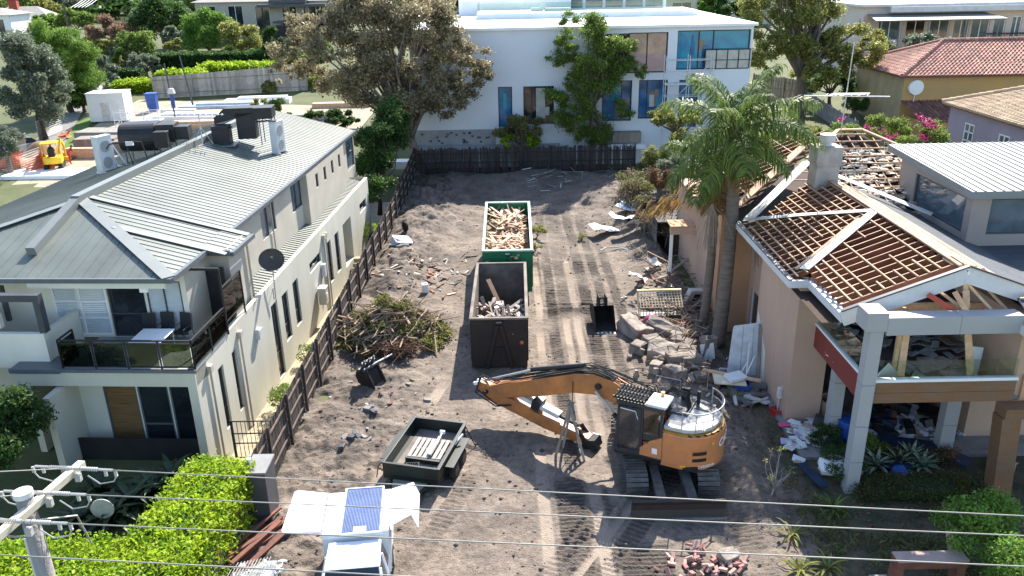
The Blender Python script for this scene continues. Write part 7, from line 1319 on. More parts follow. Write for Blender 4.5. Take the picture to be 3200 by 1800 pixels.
# cage of a stripped machine
p0=g(1605,800,0); CG=E('mesh_cage','cream topped steel mesh cage lying by the rubble','cage',(7.45,37.7,.1),.02); b=MB()
for i in range(15): x=-1.05+.15*i; b.tube([(x,-.45,.05),(x,-.5,.62),(x,.35,1.15)],.014,4,False)
for t in range(6): b.tube([(-1.08,-.45-.01*t,.05+.115*t),(1.08,-.45-.01*t,.05+.115*t)],.014,4,False)
b.build('lower_mesh',m_dkgrey,CG); b=MB(); m_cr=mat('cream_yellow_paint',(.72,.52,.24),.6,c2=(.6,.48,.3),scale=3)
for i in range(15): x=-1.05+.15*i; b.tube([(x,-.5,.63),(x,.37,1.17)],.018,5,False)
for t in range(6): b.tube([(-1.08,-.5+.145*t,.63+.09*t),(1.08,-.5+.145*t,.63+.09*t)],.018,5,False)
b.build('upper_mesh',mat('cream_mesh',(.70,.60,.42),.6),CG); b=MB(); b.beam((-1.12,.38,1.2),(1.12,.38,1.2),.12,.1); b.beam((-1.1,-.48,0),(-1.1,.38,1.18),.07,.07); b.beam((1.1,-.48,0),(1.1,.38,1.18),.07,.07); b.build('top_bar',m_cr,CG); b=MB(); b.bx(-1.1,1.1,-.3,.3,0,.08); b.build('base_sheet',m_dkgrey,CG)
p=g(1638,828,0); o=E('magenta_pot','round magenta ball half hidden behind the rubble','ball',(p.x,p.y,.35)); MB().ball((0,0,0),.42,18,12).build('shell',mat('magenta_plastic',(.30,.03,.12),.35),o,True); MB().tube([(0,0,.4),(0,0,.45)],.06,8).build('plug',m_white,o)
# objects against the tan wall
o=E('white_garage_door','white panelled door with rounded corner leaning on the tan wall','door panel',(10.05,30.9,.05),-.1); b=MB(); pr_=[(-.9,0),(.85,0),(.9,2.0),(.8,2.35),(.5,2.5),(-.7,2.3),(-.75,2.2)]; b.ext([(x*1.0,.25*z/2.5,z) for x,z in pr_],(0,.05,0)); b.build('panel',mat('cool_white_panel',(.62,.66,.70),.5),o,bevel=.01); b=MB(); [b.beam((x,-.01,.1),(x*.95,.22,2.3),.015,.012) for x in (-.35,.1,.5)]; b.build('grooves',m_grey,o)
for i,(lb,a,c_,w_,M) in enumerate((('first brown plank leaning on the white panel','10.35,30.5,.1','10.4,31.0,2.5',.12,m_oldwood),('second brown plank leaning at the right edge of the white panel','10.25,30.3,.1','10.42,30.9,2.4',.12,m_oldwood))): lean('leaning_plank',lb,'plank',[float(x) for x in a.split(',')],[float(x) for x in c_.split(',')],w_,.04,M,up=(0,1,0))
for i,(a,c_) in enumerate((((9.75,30.2,.1),(9.95,30.8,1.75)),((9.5,30.0,.1),(10.2,30.7,1.2)),((9.3,30.2,.1),(9.9,30.7,.9)))): b=MB(); a=Vector(a); c_=Vector(c_); b.tube([a-a,c_-a],.03,6); o=b.build('white_pipe',m_white); o.location=a; tag(o,['tall white pipe leaning on the white panel','middle white pipe slanting across the white panel','lowest white pipe slanting across the white panel'][i],'pipe')
lean('long_board','long pale board lying across the junk pile behind the excavator','plank',tuple(g(1768,930,.7)),tuple(g(1915,958,.7)),.2,.07,m_wood); 
o=E('purple_bucket','purple plastic bucket lying in the junk by the tan wall','bucket',tuple(g(1835,915,.3))); b=MB(); b.tube([(0,0,0),(.1,-.25,.15)],[.15,.2],14,False); b.build('shell',mat('purple_plastic',(.28,.06,.26),.5),o); b=MB(); b.tube([(.2*math.cos(t),.25*math.sin(t)-.2,.3) for t in (0,.6,1.2,1.8,2.4,3)],.012,5); b.build('handle',m_white,o)
def tub(name,label,p,M,sz=(.6,.45,.35),rz=0):
    o=E(name,label,'tub',p,rz); x,y,z=[q/2 for q in sz]; b=MB(); b.bx(-x,x,-y,-y+.02,0,2*z); b.bx(-x,x,y-.02,y,0,2*z); b.bx(-x,-x+.02,-y+.02,y-.02,0,2*z); b.bx(x-.02,x,-y+.02,y-.02,0,2*z); b.bx(-x,x,-y,y,0,.02); b.build('shell',M,o); b=MB(); b.bx(-x-.03,x+.03,-y-.03,-y,2*z-.05,2*z); b.bx(-x-.03,x+.03,y,y+.03,2*z-.05,2*z); b.build('rim',M,o); return o
tub('blue_tub','blue plastic tub behind the long board in the junk pile',tuple(g(1890,925,.1)),m_bluep,(.8,.5,.4),.3); tub('blue_tub','dark blue crate below the long board in the junk pile',tuple(g(1865,985,.1)),m_bluep,(.6,.5,.45),-.2); tub('olive_box','open olive carton below the white tray in the junk pile',tuple(g(1850,1000,.05)),mat('olive_card',(.18,.16,.08),.9),(.6,.4,.3),.1)
o=E('white_tray','white table top with a tray on it in the junk behind the excavator','table top',tuple(g(1835,955,.6)),-.1); MB().box((0,0,0),(1.3,.75,.05),(.1,.05,0)).build('board',mat('ivory_board',(.74,.66,.50),.6),o); b=MB(); b.box((.25,.05,.12),(.8,.55,.12),(.1,0,.5)); b.build('tray',m_white,o)
b=MB(); rd=random.Random(70)
o=E('milk_crate','red lattice milk crate on the ground at the tan house corner','crate',tuple(g(1955,1045,.0)),.15); b=MB(); 
for z in (0,.1,.2,.3): [b.beam(q,r_,.03,.04) for q,r_ in (((-.2,-.2,z),(.2,-.2,z)),((-.2,.2,z),(.2,.2,z)),((-.2,-.2,z),(-.2,.2,z)),((.2,-.2,z),(.2,.2,z)))]
[b.beam((x,y,0),(x,y,.32),.04,.03) for x,y in [(-.2+.1*i,s) for i in range(5) for s in (-.2,.2)]+[(s,-.1+.1*i) for i in range(3) for s in (-.2,.2)]]; b.build('lattice',m_red,o); MB().box((0,0,0),(.4,.4,.02)).build('base',m_red,o)
o=E('wall_meter','white round capped wall meter on the tan wall near the junk','meter',(10.4,27.9,.75),0); MB().tube([(0,0,0),(0,0,.4),(0,0,.46)],[.12,.12,.06],12).build('housing',m_whited,o); MB().tube([(0,.05,0),(0,.05,-.7)],.03,6).build('pipe',m_greyl,o)
o=E('air_vent_unit','fallen pale cabinet with a square hole beside the palm trunks','cabinet',tuple(g(1745,745,.55)),.5); b=MB(); b.box((0,0,0),(.95,.3,.85),(.3,.2,0)); b.build('casing',m_greyl,o,bevel=.02); MB().box((.05,-.12,-.02),(.4,.12,.4),(.3,.2,0)).build('hole_grille',m_black,o)
lean('fallen_white_sheet','small white sheet leaning against the palm foot','sheet',tuple(g(1782,905,.1)),tuple(g(1778,865,.9)),.6,.03,m_white,up=(0,1,0)); rock('wall_fragment','tall pale wall fragment standing in front of the palm foot','wall fragment',1778,905,(.6,.4,1.1),m_rubble,650,(.1,.1,.3),sink=0)
o=E('stair_railing','white stair railing at the foot of the shed right of the white sheets','railing',tuple(g(1690,640,0))); b=MB(); b.tube([(0,2.6,1.3),(0,0,1.2)],.05,7); b.build('handrail',m_white,o); b=MB(); [b.tube([(0,.25*i,0),(0,.25*i,1.2)],.02,5) for i in range(11)]; b.tube([(0,0,.1),(0,2.6,.15)],.03,5); b.build('balusters',m_greyl,o)
o=E('carport_post','white post and dark lintel of the open shed beside the palm','carport',(8.95,43,0)); MB().bx(-.08,.08,-.08,.08,0,2.7).build('post',m_white,o); MB().bx(-.1,1.6,-.15,.15,2.7,3.1).build('lintel',m_tan,o); b=MB(); b.bx(-.1,1.5,-.1,1.2,3.1,3.16); b.build('roof',m_tan2,o)
# left of the bins: washing-machine scrap, tyre
p=g(1015,640,0); o=E('scrap_appliance','crumpled white appliance casing on the soil near the side fence','appliance',(p.x,p.y,hz(p.x,p.y)),.4); b=MB(); b.box((0,0,.35),(1.2,.8,.06),(.35,.25,.2)); b.box((-.2,.1,.2),(.9,.6,.5),(.1,.3,.5)); b.build('casing',m_white,o,bevel=.03); b=MB(); b.tube([(-.9,-.2,.15),(.2,-.7,.15)],.1,8); b.box((-.3,-.5,.1),(.6,.3,.2)); b.build('drum_parts',m_steel,o)
p=g(1022,612,0); o=E('tyre','black tyre standing behind the scrap appliance','tyre',(p.x,p.y,hz(p.x,p.y)+.3),.6); b=MB(); b.tube([(-.1,0,0),(-.08,0,0),(.08,0,0),(.1,0,0)],[.22,.32,.32,.22],20); b.build('tread',m_rubber,o,True); MB().tube([(-.09,0,0),(.09,0,0)],.17,12).build('rim',m_grey,o)
p=g(1070,745,0); tub('white_bucket','small white and black box standing on the soil above the brush heap',(p.x,p.y,hz(p.x,p.y)),m_white,(.3,.3,.5),.2)
# scattered demolition scraps
rd=random.Random(64); ms=[mat('scrap_pale',(.42,.36,.30),.8),mat('scrap_brown',(.20,.12,.08),.9),mat('scrap_grey',(.16,.15,.14),.9),mat('scrap_terracotta',(.26,.12,.08),.9),mat('scrap_white',(.58,.56,.53),.7)]
def scatter(n,u0,u1,v0,v1,label,group,name,cat,sizes,z0=.02):
    ob=[]
    for i in range(n):
        u=min(u1+20,max(u0-20,rd.gauss((u0+u1)/2,(u1-u0)/4.2))); v=rd.gauss((v0+v1)/2,(v1-v0)/4); p=g(u,v,0); 
        if len(ob)<8:
            a,c,e=sizes(rd); b=MB(); b.add([(-a/2,-c/2,0),(a/2,-c*.4,0),(a*.6,c*.35,0),(-a*.45,c/2,0),(-a/2,-c/2,e),(a/2,-c*.4,e),(a*.6,c*.35,e),(-a*.45,c/2,e)],[(0,3,2,1),(4,5,6,7),(0,1,5,4),(1,2,6,5),(2,3,7,6),(3,0,4,7)]); o=b.build(name,ms[i%5]); ob.append(o); tag(o,label,cat,group)
        else: o=rd.choice(ob).copy(); col.objects.link(o)
        k=rd.uniform(.6,1.4); o.scale=(k,k,k); o.location=(p.x,p.y,hz(p.x,p.y)+z0); o.rotation_euler=(rd.gauss(0,.2),rd.gauss(0,.2),rd.uniform(0,6.3))
scatter(110,960,1190,640,740,'small demolition scrap strewn on the soil between side fence and bins','scraps left of the bins','demolition_scrap','scrap',lambda r:(r.uniform(.12,.75),r.uniform(.06,.2),r.uniform(.02,.06)))
ms_=ms; ms=[m_dkgrey,m_conc,m_earth,m_conc,ms_[3]]; scatter(34,760,1180,930,1120,'small chip of debris on the soil around the trailer','chips round the trailer','debris_chip','scrap',lambda r:(r.uniform(.06,.2),r.uniform(.05,.12),.03)); ms=ms_
scatter(70,1640,1780,780,960,'splintered debris piece in the tangle around the palm feet','splinters at the palm feet','demolition_scrap','scrap',lambda r:(r.uniform(.2,1.0),r.uniform(.05,.12),r.uniform(.03,.06)),.25)
scatter(75,1780,1960,930,1020,'mixed junk piece in the pile against the tan wall','junk against the tan wall','junk_piece','scrap',lambda r:(r.uniform(.2,.9),r.uniform(.06,.3),r.uniform(.03,.12)),.12)
ms_=ms; ms=[m_dkgrey,m_greyl,m_bark,m_grey,m_oldwood]; scatter(34,1310,1480,450,490,'thin scrap of wood and wire on the mound at the rear fence','scraps on the rear mound','demolition_scrap','scrap',lambda r:(r.uniform(.5,1.6),r.uniform(.03,.07),.04),.1); ms=ms_
scatter(40,1590,1720,660,780,'broken tile or timber bit on the soil near the shed','bits near the shed','demolition_scrap','scrap',lambda r:(r.uniform(.15,.7),r.uniform(.06,.2),.05),.06)
# paper and belongings on the patio
ms=[mat('paper_white',(.72,.72,.76),.8),mat('paper_cream',(.66,.60,.54),.8),m_white,mat('paper_lilac',(.50,.46,.60),.8),m_card]
scatter(70,1965,2075,1060,1150,'loose sheet of paper strewn on the patio left of the rear column','papers left of the columns','paper_sheet','paper',lambda r:(r.uniform(.2,.42),r.uniform(.2,.3),.015),.18)
scatter(75,2190,2400,1045,1125,'loose sheet of paper among the belongings under the balcony','papers under the balcony','paper_sheet','paper',lambda r:(r.uniform(.2,.45),r.uniform(.2,.32),.015),.2)
ms=[m_black,m_navy,m_black,m_redwood,m_dkgrey]
scatter(40,2000,2390,1030,1140,'dark clothing or bag heaped among the papers under the balcony','dark bags under the balcony','bag','bag',lambda r:(r.uniform(.3,.7),r.uniform(.25,.5),r.uniform(.1,.3)),.18)
o=E('pink_folder','bright pink folder lying on the patio below the red crate','folder',tuple(g(1972,1068,.2)),.1); MB().box((0,0,0),(.42,.26,.02)).build('cover',m_pink,o); MB().box((0,.0,-.012),(.40,.25,.01)).build('pages',m_white,o)
for i,(lb,a,c_,w_) in enumerate((('long navy board lying on the patio behind the brown hedge',(2215,1110),(2370,1130),.9),('narrow navy board sloping into the garden right of the excavator',(2015,1165),(2075,1225),.32),('navy panel behind the striped agaves',(2215,1165),(2290,1168),.55),('navy panel leaning by the timber post',(2405,1150),(2440,1165),.7))):
    p=g(*a,.35); q=g(*c_,.3); b=MB(); c0=(p+q)/2; b.beam(p-c0,q-c0,w_,.06); o=b.build('navy_board',m_navy,None,bevel=.01); o.location=c0; tag(o,lb,'board')
o=E('wheelie_bin','blue plastic bin standing between the two left grey columns','bin',tuple(g(2125,1115,.16))); b=MB(); b.tube([(0,0,0),(0,0,.95)],[.27,.33],16); b.build('body',m_bluep,o); b=MB(); b.tube([(0,0,.95),(0,0,1.0)],[.35,.34],16); b.build('rim',m_bluep,o)
o=E('blue_bag','bright blue bag slumped between the agaves','bag',tuple(g(2262,1190,.2))); MB().ball((0,0,.05),(.3,.25,.25),10,7,.15,random.Random(2)).build('sack',m_bluep,o,True); MB().box((.05,-.24,.1),(.12,.02,.06)).build('printed_patch',m_white,o)
o=E('white_bag','torn white sack lying left of the front column','bag',tuple(g(2105,1175,.25))); MB().ball((0,0,0),(.7,.5,.3),10,7,.25,random.Random(4)).build('sack',m_white,o); MB().ball((.5,-.2,.0),(.3,.25,.2),8,6,.25,random.Random(5)).build('spilled_fold',m_whited,o)
tub('carton','cardboard carton under the timber lintel at the right edge',tuple(g(2518,1180,.05)),m_card,(.65,.5,.4),.1); tub('carton','open cardboard box deep under the balcony by the rear column',(12.2,27.6,.2),m_card,(.8,.6,.7),.3)
lean('garden_plank','pale plank lying across the dark lawn left of the bright round shrub','plank',tuple(g(2382,1265,.15)),tuple(g(2398,1390,.15)),.28,.05,m_wood)
o=E('timber_frame_box','red brown timber letterbox frame at the bottom right edge','letterbox',(11.4,18.05,0)); b=MB(); b.bx(-.95,1.0,-.2,.2,.95,1.2); b.build('top_beam',m_redwood,o,bevel=.01); 
for x in (-.85,.85): MB().bx(x-.12,x+.12,-.18,.18,0,.95).build('post',m_redwood,o)
MB().bx(-.95,1.0,-.22,.22,1.202,1.23).build('weathered_top',mat('pinkish_weathered_top',(.34,.25,.22),.85),o); MB().bx(-1.5,-1.0,-.25,.2,0,.45).build('stone_block',m_conc,o)
o=E('garden_ornament','white cut metal tree disc in the shaded garden behind the hedge','ornament',tuple(g(262,1300,.5)),.1); b=MB(); b.tube([(0,0,.3),(0,.02,.3)],.36,24); b.build('disc',m_whited,o); MB().tube([(0,.05,-.5),(0,.05,.3)],.02,5).build('stake',m_greyl,o)
# ================================================================ left background building site and street
def person(name,label,p,rz,top,legs,sit=False,scale=1,bend=0):
    J={'pel':(0,0,.95),'sp':(0,-.0,1.2),'ch':(0,-.02-bend*.25,1.42-bend*.1),'nk':(0,-.05-bend*.35,1.55-bend*.12),'hd':(0,-.06-bend*.42,1.70-bend*.14),'ls':(.19,-.02-bend*.25,1.42-bend*.1),'le':(.26,-.12-bend*.3,1.15),'lh':(.2,-.34-bend*.2,1.05),'rs':(-.19,-.02-bend*.25,1.42-bend*.1),'re':(-.26,-.12-bend*.3,1.15),'rh':(-.2,-.34-bend*.2,1.05)}
    if sit: J.update(lp=(.1,0,.93),lk=(.13,-.45,.95),lf=(.13,-.5,.5),rp=(-.1,0,.93),rk=(-.13,-.45,.95),rf=(-.13,-.5,.5))
    else: J.update(lp=(.1,0,.9),lk=(.12,-.04,.5),lf=(.13,0,.08),rp=(-.1,0,.9),rk=(-.12,-.02,.5),rf=(-.14,.05,.08))
    J['lt']=tuple(Vector(J['lf'])+Vector((0,-.16,-.03))); J['rt']=tuple(Vector(J['rf'])+Vector((0,-.16,-.03)))
    Rr={'pel':.15,'sp':.14,'ch':.16,'nk':.06,'hd':.11,'ls':.075,'le':.05,'lh':.045,'rs':.075,'re':.05,'rh':.045,'lp':.1,'lk':.07,'lf':.05,'lt':.045,'rp':.1,'rk':.07,'rf':.05,'rt':.045}
    K_=list(J); Ed=[('pel','sp'),('sp','ch'),('ch','nk'),('nk','hd'),('ch','ls'),('ls','le'),('le','lh'),('ch','rs'),('rs','re'),('re','rh'),('pel','lp'),('lp','lk'),('lk','lf'),('lf','lt'),('pel','rp'),('rp','rk'),('rk','rf'),('rf','rt')]
    me=bpy.data.meshes.new(name); me.from_pydata([J[k] for k in K_],[(K_.index(a),K_.index(b_)) for a,b_ in Ed],[]); o=bpy.data.objects.new(name,me); col.objects.link(o); md=o.modifiers.new('skin','SKIN')
    for i,k in enumerate(K_): me.skin_vertices[0].data[i].radius=(Rr[k],Rr[k]*.85); me.skin_vertices[0].data[i].use_root=(k=='pel')
    o.modifiers.new('sub','SUBSURF').levels=1; o.modifiers['sub'].render_levels=2; o.location=p; o.rotation_euler=(0,0,rz); o.scale=(scale,)*3; tag(o,label,'person'); me.materials.append(top)
    b=MB(); b.ball((J['hd'][0],J['hd'][1],J['hd'][2]+.05),(.13,.14,.11),12,8); b.build('hat',legs,o,True); return o
yx=gt(140,425); YX=E('mini_excavator','small yellow mini excavator with a canopy on the left building site','mini excavator',(yx.x,yx.y,tz(yx.x,yx.y)+.05),.35)
for x in (-.6,.6): b=MB(); b.ext([(x-.17,-.9,.1),(x-.17,.9,.1),(x-.17,1.05,.3),(x-.17,.9,.5),(x-.17,-.9,.5),(x-.17,-1.05,.3)],(.34,0,0)); b.build('track',m_rubber,YX,bevel=.03)
b=MB(); b.bx(-.75,.75,-.8,.7,.55,1.15); b.ext([(-.75,-.8,.6),(.75,-.8,.6),(.5,-1.1,.6),(-.5,-1.1,.6)],(0,0,.6)); b.build('body',m_yel,YX,bevel=.05); b=MB(); b.bx(-.75,.65,-.85,.6,2.35,2.47); [b.beam((x,y,1.1),(x,y,2.35),.07,.07) for x in (-.68,.58) for y in (-.75,.5)]; b.build('canopy',m_yel,YX,bevel=.03); b=MB(); b.bx(-.3,.25,-.4,.1,1.15,1.4); b.bx(-.3,.25,-.45,-.35,1.4,1.85); b.build('seat',m_black,YX); b=MB(); b.beam((.4,.7,.9),(.6,1.6,2.4),.2,.25); b.beam((.6,1.6,2.4),(.65,2.7,1.6),.16,.2); b.build('boom',m_yel,YX); b=MB(); b.beam((.65,2.7,1.6),(.65,2.6,.5),.14,.16); b.box((.65,2.55,.3),(.5,.5,.5)); b.build('dipper',m_yel,YX)
person('person','person in dark clothes and dark cap sitting in the yellow mini excavator',(yx.x-.0,yx.y-.1,tz(yx.x,yx.y)+.55),math.pi+.35,m_black,m_dkgrey,True)
pp=gt(178,412); person('person','person in a red shirt bending beside the yellow mini excavator',(pp.x,pp.y,tz(pp.x,pp.y)),2.4,mat('red_shirt',(.5,.05,.04),.8),m_dkgrey,bend=.8)
p=gt(112,400); o=E('dirt_pile','brown dirt pile behind the yellow mini excavator','dirt pile',(p.x,p.y,tz(p.x,p.y))); b=MB(); b.grid(lambda s,t:((s-.5)*6,(t-.5)*5,max(-.1,1.7*math.exp(-((s-.5)*3.4)**2-((t-.5)*3.4)**2)+.15*math.sin(9*s+3*t)*math.cos(7*t))),16,16); b.build('heap',mat('brown_dirt',(.27,.17,.09),.95,var=.2,bump=.6),o,True); MB().ball((1.6,-1.2,.2),(.3,.25,.2),7,5,.3,random.Random(1)).build('clod',m_earth,o)
m_omesh=mat('orange_barrier_mesh',(.80,.16,.05),.7,c2=(.60,.14,.06),scale=3)
rd=random.Random(66)
for i,(u,v,w_,h_,lb) in enumerate(((15,425,3.2,1.5,'leftmost orange red barrier mesh crumpled at the photo edge'),(75,425,3.0,1.7,'orange barrier mesh bundled left of the mini excavator'),(105,430,2.5,1.4,'orange barrier mesh beside the mini excavator tracks'),(168,345,1.2,.8,'small orange barrier scrap near the street trees'))):
    p=gt(u,v); a,c=rd.uniform(0,6),rd.uniform(0,6); b=MB(); b.grid(lambda s,t:((s-.5)*w_,.5*math.sin(8*s+a)+.3*math.sin(5*t+c),t*h_*(.8+.25*math.sin(6*s+c))),12,6); o=b.build('orange_barrier_mesh',m_omesh); o.location=(p.x,p.y,tz(p.x,p.y)); o.rotation_euler=(0,0,rd.uniform(-.3,.3)); tag(o,lb,'barrier mesh')
for i,(a,c,lb) in enumerate((((5,455),(60,445),'wire fence panel at the left photo edge before the orange mesh'),((60,445),(110,425),'wire fence panel in front of the bundled orange mesh'),((100,355),(160,330),'wire fence panel with torn cloth along the street'),((40,420),(75,385),'grey slatted fence panel leaning behind the orange mesh'))):
    p=gt(*a);q=gt(*c); meshpanel(lb,(p.x,p.y,tz(p.x,p.y)),(q.x,q.y,tz(q.x,q.y)),2.0)
p=gt(285,300); CN=E('white_container','white site cabin on the raised platform of the left building site','site cabin',(p.x,p.y,tz(p.x,p.y)),.12); b=MB(); b.bx(-2.0,2.0,-1.5,1.5,0,3.1); b.build('cabin_walls',m_white,CN,bevel=.04); b=MB(); b.bx(-2.05,2.05,-1.55,1.55,3.1,3.18); b.build('roof',m_white,CN); b=MB(); b.bx(-.6,.3,-1.53,-1.505,.05,2.1); b.build('door',m_whited,CN)
p=gt(330,330); o=E('guard_rail_scaffold','white tube guard rail and stair scaffold before the white site cabin','scaffold',(p.x,p.y,tz(p.x,p.y)-.4)); b=MB(); [b.tube([(x,y,0),(x,y,2.6)],.04,5) for x in (-1.6,0,1.6,3.2) for y in (0,1.6)]; [b.tube([(-1.6,y,z),(3.2,y,z)],.035,5) for y in (0,1.6) for z in (1.6,2.4)]; b.tube([(-1.6,0,.2),(0,0,1.6)],.05,5); b.tube([(-1.6,0,1.0),(0,0,2.4)],.05,5); b.build('tube_frame',m_white,o); b=MB(); b.bx(-.1,3.2,0,1.6,1.4,1.46); b.build('platform',m_whited,o)
p=gt(387,278); o=E('blue_bin','blue rubbish bin on the building site below the grey fence','bin',(p.x,p.y,tz(p.x,p.y)),.1); b=MB(); b.ext([(-.5,-.5,0),(.5,-.5,0),(.6,-.6,2.0),(-.6,-.6,2.0)],(0,1.0,0)); b.build('body',m_bluep,o); MB().box((0,-.05,2.05),(1.3,1.3,.12)).build('lid',m_bluep,o)
p=gt(443,305); o=E('lamp_pole','dark street lamp pole with a lantern and a blue sign above the site','lamp post',(p.x,p.y,tz(p.x,p.y))); zt=yv(435,160,p.y).z-tz(p.x,p.y); zl_=yv(440,228,p.y).z-tz(p.x,p.y); b=MB(); b.tube([(0,0,0),(-.25,0,zt)],.09,7); b.build('pole',m_dkgrey,o); b=MB(); b.tube([(0,0,zl_-.3),(0,0,zl_+.25)],[.45,.3],10); b.build('lantern',m_whited,o); b=MB(); b.bx(-.2,.25,-.12,-.08,zl_-1.9,zl_-.5); b.build('banner',m_bluep,o)
p=gt(487,270); o=E('tall_dark_pole','tall thin dark pole crossing the lime hedge by the grey fence','pole',(p.x,p.y,tz(p.x,p.y))); zt=yv(468,140,p.y).z-tz(p.x,p.y); b=MB(); b.tube([(0,0,0),(-.7,0,zt)],[.12,.08],7); b.build('shaft',m_dkgrey,o); MB().tube([(-.7,0,zt),(-.7,0,zt+.3)],.1,6).build('cap',m_black,o)
# stacked timber, slabs and sheets on the site
rd=random.Random(67)
for i,(u,v,sx,sy,sz,M,nm,lb) in enumerate(((470,300,9,2.2,.5,m_white,'pale_slab','long white foam slab stack beyond the roof ducts'),(560,268,10,2.5,.3,mat('blue_grey_wrap',(.42,.50,.58),.6),'wrapped_slab','blue grey wrapped slab below the grey stepped fence'),(650,258,8,2.0,.5,m_white,'pale_slab','white slab edge below the right end of the grey stepped fence'),(450,285,4,.8,.5,m_greyl,'grey_bench','grey bench with tools near the lamp pole'),(545,285,5,1.0,.4,m_wood,'timber_stack','yellow timber stack on the site beside the lamp pole'),(860,268,7,1.2,.5,m_wood,'timber_stack','timber edged slab under the brown tree'),(520,320,12,1.5,.5,m_wood,'timber_formwork','low timber formwork line behind the roof ducts'),(250,375,4,2.0,1.2,m_oldwood,'timber_hoarding','grey timber hoarding left of the roof ducts'),(215,395,3.5,.7,.9,m_wood,'timber_formwork','timber formwork beside the bending person'),(300,345,8,3,.8,m_conc,'concrete_slab','grey concrete slab step under the white site cabin'),(190,440,12,3,.3,m_white,'white_flat_roof','white flat roof strip at the left edge below the mini excavator'),(330,378,4,1.4,1.0,m_oldwood,'timber_hoarding','brown timber hoarding behind the curved roof duct'),(1175,352,16,1.4,.35,m_greyl,'concrete_footing','grey concrete footing along the white building base'),(770,300,9,1.5,.6,m_conc,'concrete_slab','concrete ledge below the brown tree left of the house roof'))):
    p=gt(u,v); b=MB(); b.bx(-sx/2,sx/2,-sy/2,sy/2,-.3,sz); 
    if i in (0,1,2,6): b.bx(-sx*.3,sx*.45,-sy*.3,sy*.4,sz+.005,sz+.25)
    o=b.build(nm,M,None,bevel=.03); o.location=(p.x,p.y,tz(p.x,p.y)); o.rotation_euler=(0,0,rd.uniform(-.05,.08)); tag(o,lb,nm.split('_')[-1])
bpy.data.objects['concrete_footing'].location.y=71.4
# cars
def car(label,u,v,rz,M,group='cars parked along the street',scale=1):
    p=gt(u,v); o=E('parked_car',label,'car',(p.x,p.y,tz(p.x,p.y)+.05),rz,group); o.scale=(scale,)*3
    b=MB(); pr_=[(-2.2,.35),(2.2,.35),(2.25,.7),(2.0,.85),(1.1,.95),(-1.9,1.0),(-2.2,.9)]; b.ext([(-.88,x,z) for x,z in pr_],(1.76,0,0)); b.build('body',M,o,bevel=.08); b=MB(); pr_=[(1.15,.94),(.5,1.45),(-1.3,1.5),(-2.0,.98)]; b.ext([(-.76,x,z) for x,z in pr_],(1.52,0,0)); b.build('window_band',m_winD,o); b=MB(); b.bx(-.74,.74,-1.35,.5,1.48,1.54); b.build('roof',M,o,bevel=.03)
    for x in (-.8,.8):
        for y in (-1.4,1.4): b=MB(); b.tube([(x-.12,y,.33),(x+.12,y,.33)],.33,14); b.build('wheel',m_rubber,o)
    return o
car('white car on the street beside the conifer','237',0,0,paint) if False else None
car('white car on the street right of the conifer',237,238,.3,paint); car('grey blue car under the grey tree at the left edge',12,372,-.3,mat('blue_grey_car',(.14,.18,.21),.3)); car('dark blue grey car parked below the grey tree',62,385,-.4,mat('steel_blue_car',(.17,.22,.27),.3))
# far houses
def house(name,label,u,v,w_,d_,h_,rz,mw,mr,hip=1.5,cat='house',wins=3):
    p=gt(u,v); o=E(name,label,cat,(p.x,p.y,tz(p.x,p.y)),rz); b=MB(); Fh=Wall((-w_/2,-d_/2,-.5),(1,0,0),(0,1,0),w_,h_+.5); [Fh.window(o,w_*(i+.2)/wins,w_*(i+.75)/wins,1.2,h_-.2,m_winD,m_white,mu=(.5,),dep=.15,fw=.1) for i in range(wins)]; Fh.mesh(b,.15); b.bx(-w_/2,w_/2,-d_/2+.2,d_/2,-.5,h_); b.build('wall',mw,o); b=MB(); e=.6; A_=[(-w_/2-e,-d_/2-e,h_),(w_/2+e,-d_/2-e,h_),(w_/2+e,d_/2+e,h_),(-w_/2-e,d_/2+e,h_)]; t=[(-w_/2+d_*.35,0,h_+hip),(w_/2-d_*.35,0,h_+hip)]; b.add(A_+t,[(0,1,5,4),(1,2,5),(2,3,4,5),(3,0,4),(3,2,1,0)]); b.build('roof',mr,o); return o
rfg=mat('grey_tile_roof',(.30,.28,.25),.85,var=.1,scale=2); hA=house('brick_house','low house with a tall red brick chimney at the upper left edge',72,85,12,9,3.2,.2,m_cream,rfg,2.4); b=MB(); b.bx(-2.2,-.6,-1.5,0,3.4,7.0); b.bx(-2.35,-.45,-1.65,.15,7,7.4); b.build('chimney',mat('red_brick_chimney',(.30,.06,.04),.9,var=.15),hA)
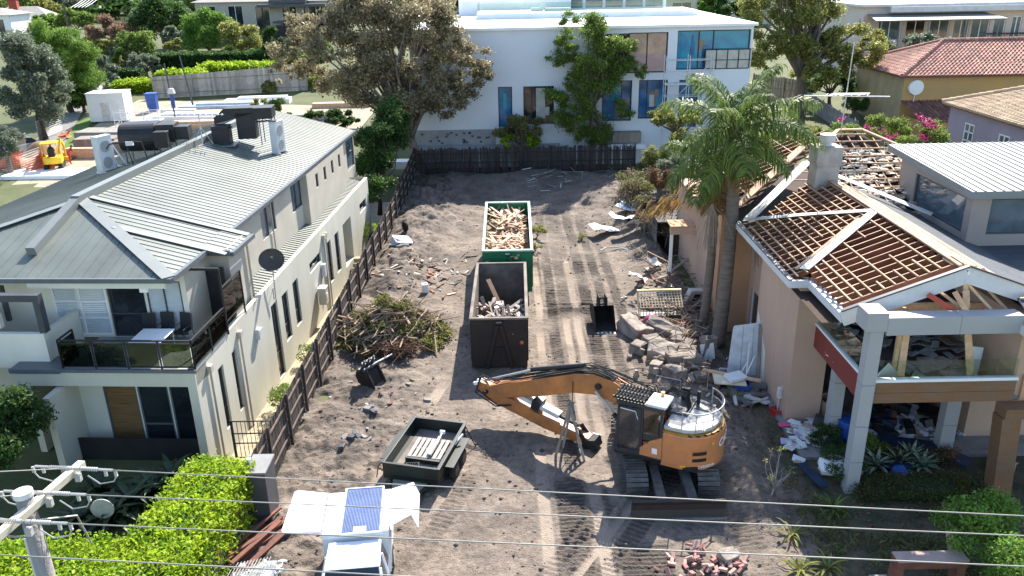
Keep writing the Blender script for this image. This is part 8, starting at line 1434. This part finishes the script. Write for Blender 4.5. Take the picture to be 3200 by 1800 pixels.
hB=house('grey_roof_house','modern house with grey roof and dark layered flat roofs left of the brown tree',690,95,26,10,7.0,-.05,m_taupe,rfg,1.6,wins=5); b=MB(); b.bx(0,14,-8,-4.9,6.0,6.5); b.bx(3,13,-9,-5,3.2,3.5); b.bx(2,9,-7,-4.9,6.6,7.3); b.build('flat_roof_layers',m_dkgrey,hB); b=MB(); b.bx(1,11,-8.6,-8.4,0,2.8); [b.bx(x,x+.2,-8.5,-8.3,0,6) for x in (1,5,9,13)]; b.build('dark_balcony',m_black,hB)
house('white_house','plain white gable end at the far left edge beyond the grey tree',5,110,9,9,5.5,.1,m_white,rfg,1.2,wins=2); house('tile_roof_house','pale tiled roof just visible behind the white building terrace on the right',1790,55,22,10,5.0,.0,m_cream,m_tileb,2.0); house('far_house','pale far house under trees at the top behind the brown tree',1090,25,20,10,5,.0,m_taupe,rfg,2)
# suspended wires in the upper left
b=MB(); 
for k in range(5): a=gt(190,80)+Vector((k*.8,0,5)); e=gt(300+8*k,20)+Vector((0,0,12)); b.tube([a.lerp(e,t/8)-Vector((0,0,6*(t/8)*(1-t/8))) for t in range(9)],.06,4)
o=b.build('street_cables',m_greyl); tag(o,'slack bundle of street cables sweeping up behind the conifer','power line')
p=gt(180,110); o=E('street_pole','timber street pole carrying the cable bundle behind the conifer','power pole',(p.x,p.y,tz(p.x,p.y))); b=MB(); b.tube([(0,0,0),(0,0,9)],.16,7); b.build('pole',m_bark,o); b=MB(); b.beam((-1.5,0,8.3),(1.5,0,8.3),.14,.14); b.build('cross_arm',m_oldwood,o)

rd=random.Random(90)
for i in range(14):
    u=rd.uniform(1640,1765); v=rd.uniform(540,790); p=g(u,v,0); L=rd.uniform(1.2,2.6); a=rd.uniform(0,6.28); b=MB(); b.beam((0,0,0),(math.cos(a)*L*.7,math.sin(a)*L*.5,L*rd.uniform(.1,.6)),rd.uniform(.08,.2),.04); o=b.build('leaning_timber',rd.choice([m_oldwood,m_split[3],m_whited,m_fencerail])); o.location=(p.x,p.y,hz(p.x,p.y)+.05); tag(o,'old board leaning in the debris along the right boundary by the shed','timber','boards along the right boundary')
